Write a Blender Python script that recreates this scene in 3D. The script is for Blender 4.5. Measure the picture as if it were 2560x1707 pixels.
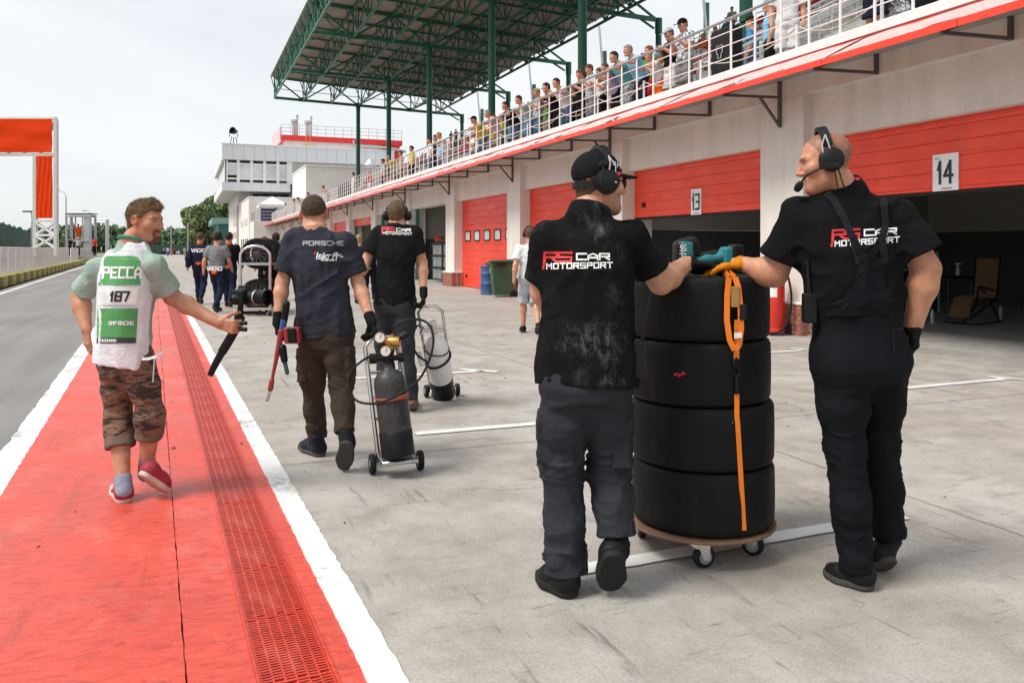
import bpy, bmesh, math, random
import numpy as np
from mathutils import Vector, Matrix
from mathutils.bvhtree import BVHTree
for o in list(bpy.data.objects): bpy.data.objects.remove(o)
scene = bpy.context.scene
col = scene.collection
rnd = random.Random(7)
R = math.radians

# ------------------------------------------------------------------ camera
FPX, CX, HY, CAMZ = 2028.0, 1280.0, 622.0, 1.40          # photo pixels (2560 wide)
TH = math.atan((CX - 465.0) / FPX); SN, CS = math.sin(TH), math.cos(TH)
cam = bpy.data.cameras.new('camera'); camo = bpy.data.objects.new('camera', cam); col.objects.link(camo)
cam.sensor_width = 36.0; cam.lens = FPX / 2560 * 36.0
cam.shift_y = -(853.5 - HY) / 2560.0
cam.clip_start = 0.1; cam.clip_end = 3000
camo.location = (0, 0, CAMZ); camo.rotation_euler = (R(90), 0, -TH)
scene.camera = camo
scene.render.resolution_x = 1024; scene.render.resolution_y = 682

# ------------------------------------------------------------------ world, sun, exposure
SUN_EL, SUN_AZ = 55.0, -96.0       # azimuth measured from +Y towards +X
world = bpy.data.worlds.new('World'); scene.world = world; world.use_nodes = True
wt = world.node_tree; wt.nodes.clear()
def WN(t, **k):
    n = wt.nodes.new(t)
    for a, b in k.items(): setattr(n, a, b)
    return n
wo = WN('ShaderNodeOutputWorld'); bg = WN('ShaderNodeBackground'); bg.inputs[1].default_value = 0.10
sky = WN('ShaderNodeTexSky', sky_type='NISHITA', sun_disc=False)
sky.sun_elevation = R(SUN_EL); sky.sun_rotation = R(SUN_AZ); sky.dust_density = 2.5; sky.air_density = 1.0
tc = WN('ShaderNodeTexCoord'); mp = WN('ShaderNodeMapping'); mp.inputs[3].default_value = (1.0, 1.0, 3.2)
nz = WN('ShaderNodeTexNoise'); nz.inputs['Scale'].default_value = 1.7; nz.inputs['Detail'].default_value = 7; nz.inputs['Roughness'].default_value = 0.55
nz.inputs['Distortion'].default_value = 0.6
cr = WN('ShaderNodeValToRGB'); cr.color_ramp.elements[0].position = 0.30; cr.color_ramp.elements[1].position = 0.66
cr.color_ramp.elements[0].color = (0.66,)*3 + (1,); cr.color_ramp.elements[1].color = (0.97,)*3 + (1,)
mx = WN('ShaderNodeMix', data_type='RGBA'); mx.inputs[7].default_value = (6.75, 6.95, 7.1, 1)
wt.links.new(tc.outputs['Generated'], mp.inputs[0]); wt.links.new(mp.outputs[0], nz.inputs[0]); wt.links.new(nz.outputs[0], cr.inputs[0])
wt.links.new(cr.outputs[0], mx.inputs[0]); wt.links.new(sky.outputs[0], mx.inputs[6]); wt.links.new(mx.outputs[2], bg.inputs[0]); wt.links.new(bg.outputs[0], wo.inputs[0])
sl = bpy.data.lights.new('sun', 'SUN'); sl.energy = 2.5; sl.angle = R(20); sl.color = (1, 0.955, 0.88)
so = bpy.data.objects.new('sun', sl); col.objects.link(so)
sd = Vector((math.sin(R(SUN_AZ)) * math.cos(R(SUN_EL)), math.cos(R(SUN_AZ)) * math.cos(R(SUN_EL)), math.sin(R(SUN_EL))))
so.rotation_euler = sd.to_track_quat('Z', 'Y').to_euler(); so.location = (0, 0, 60)
vs = scene.view_settings; vs.view_transform = 'Standard'; vs.look = 'None'; vs.gamma = 1.0; vs.exposure = 0.5; vs.use_curve_mapping = False
scene.render.engine = 'CYCLES'

# ------------------------------------------------------------------ pixel helpers (a pixel gives a direction; distance comes from ground / wall / depth)
def G(u, v, z=0.0):
    d = FPX * (CAMZ - z) / (v - HY); l = (u - CX) / FPX * d
    return np.array((d * SN + l * CS, d * CS - l * SN, z))
def PD(u, v, d):
    l = (u - CX) / FPX * d
    return np.array((d * SN + l * CS, d * CS - l * SN, CAMZ + (HY - v) / FPX * d))
def YX(u): t = (u - CX) / FPX; return (CS - t * SN) / (SN + t * CS)
def PX(u, v, X0):
    t = (u - CX) / FPX; d = X0 / (SN + t * CS); return np.array((X0, d * (CS - t * SN), CAMZ + (HY - v) / FPX * d))
def PY(u, v, Y0):
    t = (u - CX) / FPX; d = Y0 / (CS - t * SN); return np.array((d * (SN + t * CS), Y0, CAMZ + (HY - v) / FPX * d))
CAMR = np.array((CS, -SN, 0.0)); CAMF = np.array((SN, CS, 0.0)); UPV = np.array((0, 0, 1.0))
PHI = math.atan((CX - 383.0) / FPX) - TH
def S(x, y, z=0.0): return (x * math.cos(PHI) - y * math.sin(PHI), x * math.sin(PHI) + y * math.cos(PHI), z)

# ------------------------------------------------------------------ object helpers
def tag(o, label=None, cat=None, group=None, kind=None):
    if label: o['label'] = label
    if cat: o['category'] = cat
    if group: o['group'] = group
    if kind: o['kind'] = kind
    return o
def mesh_obj(name, me, parent=None):
    o = bpy.data.objects.new(name, me); col.objects.link(o)
    if parent is not None:
        o.parent = parent
        if parent.get('_abs') is not None: o.matrix_parent_inverse = Matrix.Translation(-Vector(parent['_abs']))
    return o
def empty(name, loc=(0, 0, 0), label=None, cat=None, group=None):
    o = bpy.data.objects.new(name, None); col.objects.link(o); o.location = Vector([float(a) for a in loc]); o.empty_display_size = 0.1
    o['_abs'] = [float(a) for a in loc]
    return tag(o, label, cat, group)
def clean_props():
    for o in bpy.data.objects:
        if '_abs' in o: del o['_abs']
def child_fix(o, parent):
    """parent o (built in world coordinates) to a thing whose own geometry is in world coordinates"""
    o.parent = parent
class MB:
    """collects shapes (world coordinates) and links them as ONE mesh object"""
    def __init__(s): s.v = []; s.f = []; s.m = []; s.mi = 0
    def add(s, vs, fs):
        b = len(s.v); s.v += [tuple(map(float, p)) for p in vs]; s.f += [tuple(i + b for i in f) for f in fs]; s.m += [s.mi] * len(fs); return s
    def box(s, x0, x1, y0, y1, z0, z1):
        return s.add([(x0,y0,z0),(x1,y0,z0),(x1,y1,z0),(x0,y1,z0),(x0,y0,z1),(x1,y0,z1),(x1,y1,z1),(x0,y1,z1)],
                     [(0,3,2,1),(4,5,6,7),(0,1,5,4),(1,2,6,5),(2,3,7,6),(3,0,4,7)])
    def obox(s, c, ax, ay, az):
        c, ax, ay, az = [np.array(a, float) for a in (c, ax, ay, az)]
        vs = [c + i * ax + j * ay + k * az for k in (-1, 1) for i, j in ((-1,-1),(1,-1),(1,1),(-1,1))]
        return s.add(vs, [(0,3,2,1),(4,5,6,7),(0,1,5,4),(1,2,6,5),(2,3,7,6),(3,0,4,7)])
    def bar(s, p, q, w, h=None, up=(0, 0, 1)):
        p, q = np.array(p, float), np.array(q, float); h = h or w; d = q - p; L = np.linalg.norm(d); d = d / L
        u = np.array(up, float)
        if abs(d @ u) > 0.95: u = np.array((1.0, 0, 0))
        r = np.cross(d, u); r /= np.linalg.norm(r); u = np.cross(r, d)
        return s.obox((p + q) / 2, r * w / 2, d * L / 2, u * h / 2)
    def tube(s, pts, r, n=8, cap=True, closed=False):
        P = [np.array(p, float) for p in pts]; k = len(P); rr = r if hasattr(r, '__len__') else [r] * k
        b = len(s.v); prev = None; vs = []; fs = []
        for i in range(k):
            if closed: t = P[(i + 1) % k] - P[i - 1]
            else: t = P[min(i + 1, k - 1)] - P[max(i - 1, 0)]
            t = t / (np.linalg.norm(t) + 1e-9)
            if prev is None:
                a = np.array((0, 0, 1.0)) if abs(t[2]) < 0.9 else np.array((1.0, 0, 0))
            else: a = prev
            x = np.cross(t, a); x /= np.linalg.norm(x) + 1e-9; y = np.cross(x, t); prev = y
            for j in range(n):
                an = 2 * math.pi * j / n; vs.append(P[i] + rr[i] * (x * math.cos(an) + y * math.sin(an)))
        for i in range(k if closed else k - 1):
            i2 = (i + 1) % k
            for j in range(n):
                fs.append((i * n + j, i * n + (j + 1) % n, i2 * n + (j + 1) % n, i2 * n + j))
        if cap and not closed:
            fs.append(tuple(range(n - 1, -1, -1))); fs.append(tuple((k - 1) * n + j for j in range(n)))
        return s.add(vs, fs)
    def lathe(s, prof, c, axis=(0, 0, 1), n=24, ang=2 * math.pi):
        """prof: (radius, height) pairs"""
        c = np.array(c, float); z = np.array(axis, float); z /= np.linalg.norm(z)
        a = np.array((1.0, 0, 0)) if abs(z[0]) < 0.9 else np.array((0, 1.0, 0))
        x = np.cross(z, a); x /= np.linalg.norm(x); y = np.cross(z, x); k = len(prof); vs = []; fs = []
        for r, h in prof:
            for j in range(n):
                an = ang * j / n; vs.append(c + z * h + max(r, 1e-5) * (x * math.cos(an) + y * math.sin(an)))
        for i in range(k - 1):
            for j in range(n): fs.append((i * n + j, i * n + (j + 1) % n, (i + 1) * n + (j + 1) % n, (i + 1) * n + j))
        return s.add(vs, fs)
    def quad(s, *p): return s.add(p, [tuple(range(len(p)))])
    def prism(s, poly, dirv):
        n = len(poly); d = np.array(dirv, float); P = [np.array(p, float) for p in poly]
        vs = P + [p + d for p in P]
        return s.add(vs, [tuple(range(n - 1, -1, -1)), tuple(range(n, 2 * n))] + [(i, (i + 1) % n, n + (i + 1) % n, n + i) for i in range(n)])
    def mesh(s, name, mat=None, smooth=None):
        me = bpy.data.meshes.new(name); me.from_pydata(s.v, [], s.f); me.validate()
        for m_ in (mat if isinstance(mat, (list, tuple)) else [mat]): me.materials.append(m_)
        if isinstance(mat, (list, tuple)) and len(me.polygons) == len(s.m): me.polygons.foreach_set('material_index', s.m)
        bm = bmesh.new(); bm.from_mesh(me); bmesh.ops.recalc_face_normals(bm, faces=bm.faces); bm.to_mesh(me); bm.free()
        if smooth is not None:
            me.polygons.foreach_set('use_smooth', [True] * len(me.polygons))
            if smooth > 0: me.set_sharp_from_angle(angle=R(smooth))
        me.update(); return me
    def build(s, name, mat=None, parent=None, smooth=None, bevel=0):
        o = mesh_obj(name, s.mesh(name, mat, smooth), parent)
        if bevel:
            m = o.modifiers.new('bevel', 'BEVEL'); m.width = bevel; m.segments = 2; m.limit_method = 'ANGLE'; m.angle_limit = R(40)
        return o
def copy_part(o, parent, dx=(0, 0, 0)):
    c = o.copy(); col.objects.link(c); c.parent = parent; c.location = o.location + Vector(dx); return c

# ------------------------------------------------------------------ materials
MATS = {}
def ramp(nt, fac, stops):
    r = nt.nodes.new('ShaderNodeValToRGB'); e = r.color_ramp.elements
    while len(e) < len(stops): e.new(0.5)
    for el, (p, c) in zip(e, stops): el.position = p; el.color = tuple(c)[:3] + (1,)
    nt.links.new(fac, r.inputs[0]); return r.outputs[0]
def noise(nt, scale, detail=4, rough=0.55, vec=None, dist=0.0, dim=None):
    n = nt.nodes.new('ShaderNodeTexNoise'); n.inputs['Scale'].default_value = scale; n.inputs['Detail'].default_value = detail
    n.inputs['Roughness'].default_value = rough; n.inputs['Distortion'].default_value = dist
    if vec is not None: nt.links.new(vec, n.inputs['Vector'])
    return n.outputs[0]
def objco(nt, scale=(1, 1, 1), rot=(0, 0, 0)):
    t = nt.nodes.new('ShaderNodeTexCoord'); m = nt.nodes.new('ShaderNodeMapping'); m.inputs[3].default_value = scale; m.inputs[2].default_value = rot
    nt.links.new(t.outputs['Object'], m.inputs[0]); return m.outputs[0]
def mixc(nt, fac, a, b, mode='MIX'):
    m = nt.nodes.new('ShaderNodeMix'); m.data_type = 'RGBA'; m.blend_type = mode
    for k, x in ((0, fac), (6, a), (7, b)):
        if hasattr(x, 'is_output'): nt.links.new(x, m.inputs[k])
        elif k == 0: m.inputs[k].default_value = x
        else: m.inputs[k].default_value = tuple(x)[:3] + (1,)
    return m.outputs[2]
def mth(nt, op, a, b=0.0):
    m = nt.nodes.new('ShaderNodeMath'); m.operation = op
    for k, x in ((0, a), (1, b)):
        if hasattr(x, 'is_output'): nt.links.new(x, m.inputs[k])
        else: m.inputs[k].default_value = x
    return m.outputs[0]
def bump(nt, bsdf, h, strength=0.3, dist=0.01):
    b = nt.nodes.new('ShaderNodeBump'); b.inputs['Strength'].default_value = strength; b.inputs['Distance'].default_value = dist
    nt.links.new(h, b.inputs['Height']); nt.links.new(b.outputs[0], bsdf.inputs['Normal'])
def newmat(name):
    m = bpy.data.materials.new(name); m.use_nodes = True; return m, m.node_tree, m.node_tree.nodes['Principled BSDF']
def mat(name, c, rough=0.6, metal=0.0, var=0.12, vs=6.0, bs=0.0, bscale=60.0, spec=0.5, coat=0.0, bdist=0.004):
    """plain painted / plastic / metal surface: base colour with large soft variation, dirt and fine relief"""
    if name in MATS: return MATS[name]
    m, nt, b = newmat(name); c = np.array(c, float)
    co = objco(nt); n1 = noise(nt, vs, 5, 0.6, co)
    cc = ramp(nt, n1, [(0.3, c * (1 - var)), (0.7, np.minimum(c * (1 + var), 0.95))])
    nt.links.new(cc, b.inputs['Base Color'])
    n2 = noise(nt, vs * 2.3, 4, 0.6, co)
    rr = nt.nodes.new('ShaderNodeMapRange'); rr.inputs[3].default_value = max(0.02, rough - 0.1); rr.inputs[4].default_value = min(1, rough + 0.1)
    nt.links.new(n2, rr.inputs[0]); nt.links.new(rr.outputs[0], b.inputs['Roughness'])
    b.inputs['Metallic'].default_value = metal; b.inputs['Specular IOR Level'].default_value = spec; b.inputs['Coat Weight'].default_value = coat
    if bs: bump(nt, b, noise(nt, bscale, 3, 0.6, co), bs, bdist)
    MATS[name] = m; return m
# ------------------------------------------------------------------ setting materials
def m_concrete(name, c0, c1, cracks=True, joints=True):
    m, nt, b = newmat(name); co = objco(nt)
    n1 = noise(nt, 0.55, 8, 0.62, co); n2 = noise(nt, 3.1, 8, 0.66, co); n3 = noise(nt, 90, 2, 0.6, co)
    base = ramp(nt, n1, [(0.32, c0), (0.66, c1)])
    base = mixc(nt, 0.9, base, ramp(nt, n2, [(0.36, (0.82, 0.81, 0.80)), (0.60, (1.06,)*3)]), 'MULTIPLY')
    base = mixc(nt, 0.7, base, ramp(nt, n3, [(0.35, (0.78,)*3), (0.6, (1.06,)*3)]), 'MULTIPLY')
    # brownish stains
    st = ramp(nt, noise(nt, 0.9, 6, 0.7, objco(nt, (1, 0.5, 1), (0, 0, 0.6))), [(0.44, (1, 1, 1)), (0.62, (0.86, 0.79, 0.72))])
    base = mixc(nt, 0.7, base, st, 'MULTIPLY')
    # rubber smears: long dark streaks in a few directions
    for i, (sc, rot, lo, hi, amt) in enumerate([((5.2, 0.30, 1), 0.9, 0.575, 0.64, 0.55), ((0.42, 6.5, 1), 0.28, 0.58, 0.66, 0.45), ((9.0, 0.7, 1), -0.5, 0.59, 0.65, 0.55), ((26, 2.6, 1), 0.75, 0.57, 0.64, 0.45), ((3.2, 30, 1), -0.35, 0.58, 0.63, 0.6)]):
        s1 = noise(nt, 1.0, 5, 0.72, objco(nt, sc, (0, 0, rot))); br = noise(nt, 1.3 + i * 0.4, 4, 0.6, objco(nt, (1, 1, 1), (0, 0, i)))
        k = ramp(nt, s1, [(lo, (0, 0, 0)), (hi, (1, 1, 1))]); k2 = ramp(nt, br, [(0.50, (0, 0, 0)), (0.60, (1, 1, 1))])
        base = mixc(nt, mth(nt, 'MULTIPLY', mth(nt, 'MULTIPLY', k, k2), amt), base, (0.085, 0.075, 0.068))
    h = n3
    if cracks:
        w = nt.nodes.new('ShaderNodeTexVoronoi'); w.feature = 'DISTANCE_TO_EDGE'; w.inputs['Scale'].default_value = 0.55
        v = nt.nodes.new('ShaderNodeVectorMath'); v.operation = 'ADD'
        nn = nt.nodes.new('ShaderNodeTexNoise'); nn.inputs['Scale'].default_value = 1.6; nn.inputs['Detail'].default_value = 6
        nt.links.new(co, nn.inputs['Vector']); nt.links.new(co, v.inputs[0]); nt.links.new(nn.outputs[1], v.inputs[1]); nt.links.new(v.outputs[0], w.inputs['Vector'])
        ck = ramp(nt, w.outputs[0], [(0.0, (1, 1, 1)), (0.006, (0, 0, 0))])
        ck = mth(nt, 'MULTIPLY', ck, ramp(nt, noise(nt, 0.7, 3, 0.5, co), [(0.5, (0, 0, 0)), (0.6, (1, 1, 1))]))
        base = mixc(nt, mth(nt, 'MULTIPLY', ck, 0.7), base, (0.10, 0.09, 0.08))
    if joints:
        sx = nt.nodes.new('ShaderNodeSeparateXYZ'); nt.links.new(co, sx.inputs[0])
        wob = mth(nt, 'MULTIPLY', mth(nt, 'SUBTRACT', noise(nt, 2.5, 4, 0.6, co), 0.5), 0.03)
        for ax, per, off in ((0, 4.7, 0.9), (1, 5.58, 0.15)):
            fr = mth(nt, 'FRACT', mth(nt, 'DIVIDE', mth(nt, 'ADD', mth(nt, 'ADD', sx.outputs[ax], off), wob), per))
            ln = ramp(nt, mth(nt, 'ABSOLUTE', mth(nt, 'SUBTRACT', fr, 0.5)), [(0.4985, (0, 0, 0)), (0.4992, (1, 1, 1))])
            base = mixc(nt, mth(nt, 'MULTIPLY', ln, 0.65), base, (0.09, 0.085, 0.08))
    nt.links.new(base, b.inputs['Base Color'])
    nt.links.new(ramp(nt, n2, [(0.3, (0.62,)*3), (0.7, (0.85,)*3)]), b.inputs['Roughness'])
    bump(nt, b, mth(nt, 'ADD', mth(nt, 'MULTIPLY', n3, 0.5), n2), 0.35, 0.006)
    return m
M_APRON = m_concrete('apron concrete', (0.345, 0.325, 0.298), (0.455, 0.435, 0.408))
M_FLOOR = m_concrete('garage floor', (0.30, 0.30, 0.29), (0.42, 0.41, 0.39), False, False)
def m_asphalt():
    m, nt, b = newmat('asphalt'); co = objco(nt)
    n1 = noise(nt, 0.25, 6, 0.6, co); n3 = noise(nt, 140, 2, 0.7, co); n2 = noise(nt, 1.0, 5, 0.6, objco(nt, (2.4, 0.12, 1)))
    base = ramp(nt, n1, [(0.3, (0.215, 0.208, 0.20)), (0.7, (0.285, 0.275, 0.265))])
    base = mixc(nt, 0.8, base, ramp(nt, n2, [(0.35, (0.78,)*3), (0.65, (1.12,)*3)]), 'MULTIPLY')
    base = mixc(nt, 0.8, base, ramp(nt, n3, [(0.35, (0.55,)*3), (0.65, (1.25,)*3)]), 'MULTIPLY')
    nt.links.new(base, b.inputs['Base Color']); b.inputs['Roughness'].default_value = 0.78; bump(nt, b, n3, 0.6, 0.006); return m
M_ASPH = m_asphalt()
def m_redpaint(name, c, rough=0.42, ridge=0.75):
    m, nt, b = newmat(name); co = objco(nt); c = np.array(c)
    n1 = noise(nt, 1.6, 6, 0.6, co); n2 = noise(nt, 1.0, 6, 0.68, objco(nt, (9, 26, 10)), 0.8); n3 = noise(nt, 120, 3, 0.6, co)
    base = ramp(nt, n1, [(0.3, c * 0.86), (0.7, c * 1.06)])
    base = mixc(nt, 0.6, base, ramp(nt, n2, [(0.36, (0.62, 0.52, 0.5)), (0.50, (1, 1, 1)), (0.66, (1.06, 1.15, 1.15))]), 'MULTIPLY')
    wear = mth(nt, 'MULTIPLY', ramp(nt, noise(nt, 1, 6, .7, objco(nt, (7, .7, 1), (0, 0, .05))), [(.56, (0,)*3), (.66, (1,)*3)]), .38); base = mixc(nt, wear, base, (.20, .045, .04))
    pale = mth(nt, 'MULTIPLY', ramp(nt, noise(nt, 1, 7, .7, objco(nt, (3.1, 1.7, 1), (0, 0, .4))), [(.52, (0,)*3), (.66, (1,)*3)]), .45); base = mixc(nt, pale, base, (.74, .20, .155))
    # scattered chips and small grit
    vo = nt.nodes.new('ShaderNodeTexVoronoi'); vo.inputs['Scale'].default_value = 7.0; nt.links.new(co, vo.inputs[0])
    chip = ramp(nt, vo.outputs[0], [(0.035, (1, 1, 1)), (0.05, (0, 0, 0))])
    chip = mth(nt, 'MULTIPLY', chip, ramp(nt, noise(nt, 2.2, 2, 0.5, co), [(0.56, (0, 0, 0)), (0.6, (1, 1, 1))]))
    base = mixc(nt, chip, base, (0.10, 0.05, 0.045))
    nt.links.new(base, b.inputs['Base Color']); nt.links.new(ramp(nt, n1, [(0.3, (rough - 0.1,)*3), (0.7, (rough + 0.12,)*3)]), b.inputs['Roughness'])
    bump(nt, b, mth(nt, 'ADD', n2, mth(nt, 'MULTIPLY', n3, 0.25)), ridge, 0.012); return m
M_RED = m_redpaint('red ground paint', (0.69, 0.080, 0.052), 0.38, 0.95)
M_GRATE = m_redpaint('red grate paint', (0.60, 0.055, 0.03), 0.4, 0.15)
def m_whiteline(name='white line paint'):
    m, nt, b = newmat(name); co = objco(nt)
    base = ramp(nt, noise(nt, 3, 5, 0.6, co), [(0.3, (0.62, 0.62, 0.61)), (0.7, (0.76, 0.76, 0.75))])
    w = noise(nt, 1.0, 7, 0.75, objco(nt, (26, 26, 5))); br = noise(nt, 1.15, 3, 0.6, co)
    k = mth(nt, 'MULTIPLY', ramp(nt, w, [(0.47, (0, 0, 0)), (0.56, (1, 1, 1))]), ramp(nt, br, [(0.57, (0, 0, 0)), (0.68, (1, 1, 1))]))
    sm = mth(nt, 'MULTIPLY', ramp(nt, noise(nt, 1.0, 5, 0.7, objco(nt, (3, 18, 3), (0, 0, 0.4))), [(0.64, (0, 0, 0)), (0.72, (1, 1, 1))]), 0.8)
    base = mixc(nt, mth(nt, 'MAXIMUM', k, sm), base, (0.16, 0.155, 0.15))
    nt.links.new(base, b.inputs['Base Color']); b.inputs['Roughness'].default_value = 0.6; bump(nt, b, noise(nt, 150, 2, 0.6, co), 0.4, 0.004); return m
M_WLINE = m_whiteline()
def m_plaster(name, c):
    m, nt, b = newmat(name); co = objco(nt); c = np.array(c)
    n1 = noise(nt, 0.9, 6, 0.65, co); n2 = noise(nt, 60, 3, 0.6, co); n3 = noise(nt, 1.0, 5, 0.6, objco(nt, (1, 3.0, 0.35)))
    base = ramp(nt, n1, [(0.3, c * 0.93), (0.7, c * 1.04)])
    base = mixc(nt, 0.5, base, ramp(nt, n3, [(0.32, (0.80, 0.77, 0.72)), (0.55, (1, 1, 1))]), 'MULTIPLY')
    base = mixc(nt, 0.55, base, ramp(nt, n2, [(0.32, (0.70,)*3), (0.55, (1.05,)*3)]), 'MULTIPLY')
    nt.links.new(base, b.inputs['Base Color']); b.inputs['Roughness'].default_value = 0.9; bump(nt, b, n2, 0.8, 0.012); return m
M_PLASTER = m_plaster('grey beige plaster', (0.76, 0.725, 0.67)); M_CREAM = m_plaster('white render', (0.80, 0.775, 0.74))
def m_brick():
    m, nt, b = newmat('brick'); co = objco(nt); g = nt.nodes.new('ShaderNodeObjectInfo')
    base = ramp(nt, noise(nt, 14, 4, 0.6, co), [(0.3, (0.26, 0.085, 0.06)), (0.7, (0.46, 0.17, 0.12))])
    base = mixc(nt, 0.6, base, ramp(nt, g.outputs['Random'], [(0, (0.72, 0.68, 0.66)), (1, (1.12, 1.1, 1.05))]), 'MULTIPLY')
    nt.links.new(base, b.inputs['Base Color']); b.inputs['Roughness'].default_value = 0.9; bump(nt, b, noise(nt, 70, 3, 0.6, co), 0.5, 0.006); return m
M_BRICK = m_brick()
M_MORTAR = mat('mortar', (0.62, 0.60, 0.56), 0.95, bs=0.5)
def m_door():
    m, nt, b = newmat('red door panel'); co = objco(nt); c = np.array((0.86, 0.050, 0.020))
    base = ramp(nt, noise(nt, 1.1, 5, .6, co), [(.3, c * .86), (.7, np.minimum(c * (1.05, 1.5, 1.8), .95))])
    base = mixc(nt, .55, base, ramp(nt, noise(nt, 1, 6, .7, objco(nt, (1, 2.2, 14))), [(.36, (.72, .66, .64)), (.5, (1, 1, 1))]), 'MULTIPLY')
    sm = mth(nt, 'MULTIPLY', ramp(nt, noise(nt, 1, 7, .75, objco(nt, (6, 6, 3)), .8), [(.56, (0,)*3), (.68, (1,)*3)]), .5); base = mixc(nt, sm, base, (.42, .12, .09))
    nt.links.new(base, b.inputs['Base Color']); nt.links.new(ramp(nt, noise(nt, 3, 4, .6, co), [(.3, (.30,)*3), (.7, (.5,)*3)]), b.inputs['Roughness']); b.inputs['Specular IOR Level'].default_value = .4
    bump(nt, b, mth(nt, 'ADD', noise(nt, 45, 3, .6, co), mth(nt, 'MULTIPLY', noise(nt, 1.4, 3, .5, co), 4.0)), .12, .008); return m
M_DOOR = m_door()
M_AWN = mat('red awning sheet', (0.80, 0.055, 0.04), 0.10, var=0.12, vs=1.3, coat=1.0)
M_LIP = mat('red awning lip', (0.82, 0.05, 0.02), 0.35, var=0.2, vs=9)
M_STEELD = mat('dark grey steel', (0.10, 0.105, 0.105), 0.5, 0.3, bs=0.1)
M_WHITE = mat('white paint', (0.80, 0.80, 0.79), 0.4, var=0.06, vs=3)
M_CHROME = mat('brushed steel', (0.62, 0.61, 0.60), 0.25, 1.0, var=0.08, vs=10)
M_GREEN = mat('green column paint', (0.010, 0.115, 0.070), 0.42, var=0.16, vs=1.5)
M_GREENL = mat('green truss paint', (0.022, 0.15, 0.095), 0.45, var=0.18, vs=1.5)
M_BLACK = mat('black plastic', (0.0085, 0.0085, 0.0092), 0.42, var=0.2, vs=12, bs=0.05, spec=0.25)
M_RUBBER = mat('black rubber', (0.011, 0.011, 0.0115), 0.55, var=0.25, vs=9, bs=0.2, bscale=120, spec=0.2)
M_BANNER = mat('orange banner cloth', (0.95, 0.115, 0.018), 0.6, var=0.04, vs=0.8, bs=0.25, bscale=1.2, bdist=0.10, spec=.2)
nt_ = M_BANNER.node_tree; tr_ = nt_.nodes.new('ShaderNodeBsdfTranslucent'); tr_.inputs[0].default_value = (.98, .16, .02, 1); ms_ = nt_.nodes.new('ShaderNodeMixShader'); ms_.inputs[0].default_value = .6
nt_.links.new(nt_.nodes['Principled BSDF'].outputs[0], ms_.inputs[1]); nt_.links.new(tr_.outputs[0], ms_.inputs[2]); nt_.links.new(ms_.outputs[0], nt_.nodes['Material Output'].inputs[0])
M_GALV = mat('galvanised steel', (0.50, 0.50, 0.51), 0.5, 0.6, var=0.14, vs=4)
M_FENCE = mat('dusty pink fence paint', (0.60, 0.54, 0.56), 0.6, var=0.15, vs=2)
M_ROOFU = mat('corrugated roof sheet', (0.43, 0.36, 0.33), 0.75, var=0.14, vs=0.5)
def m_glass(name, c, rough=0.05):
    m, nt, b = newmat(name); b.inputs['Base Color'].default_value = tuple(c) + (1,); b.inputs['Roughness'].default_value = rough; b.inputs['Specular IOR Level'].default_value = 0.8
    nt.links.new(ramp(nt, noise(nt, 0.4, 3, 0.5, objco(nt)), [(0.3, np.array(c) * 0.7), (0.7, np.array(c) * 1.3)]), b.inputs['Base Color']); return m
M_GLASSD = m_glass('dark window glass', (0.05, 0.06, 0.07)); M_BLIND = m_glass('window with blind', (0.62, 0.64, 0.63), 0.2)
M_PANEL = mat('light grey cladding', (0.60, 0.615, 0.64), 0.45, var=0.03, vs=0.6)
M_REDB = mat('red fascia', (0.70, 0.03, 0.025), 0.5, var=0.06, vs=1)
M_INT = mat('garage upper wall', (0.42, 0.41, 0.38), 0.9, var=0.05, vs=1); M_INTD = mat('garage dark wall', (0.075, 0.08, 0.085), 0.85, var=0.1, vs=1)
M_SIGN = mat('white sign board', (0.78, 0.79, 0.79), 0.45, var=0.03); M_INK = mat('black ink', (0.016, 0.017, 0.022), 0.5, var=0.1)
M_CONC = mat('stand concrete', (0.34, 0.33, 0.315), 0.9, var=0.15, vs=1.1, bs=0.4, bscale=40)
M_YEL = mat('kerb yellow', (0.62, 0.40, 0.05), 0.7, var=0.18, vs=3); M_KGR = mat('kerb green', (0.10, 0.21, 0.10), 0.7, var=0.18, vs=3)
M_TEAL = mat('teal sheet', (0.03, 0.14, 0.125), 0.6, var=0.15, vs=0.4); M_TEALR = mat('teal roof', (0.20, 0.33, 0.31), 0.6, var=0.1, vs=0.4)
M_WIREG = mat('green screen mesh', (0.012, 0.055, 0.04), 0.8, var=0.35, vs=0.35)
M_GRASS = mat('verge grass', (0.07, 0.11, 0.035), 0.9, var=0.3, vs=0.6, bs=0.6)

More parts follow.
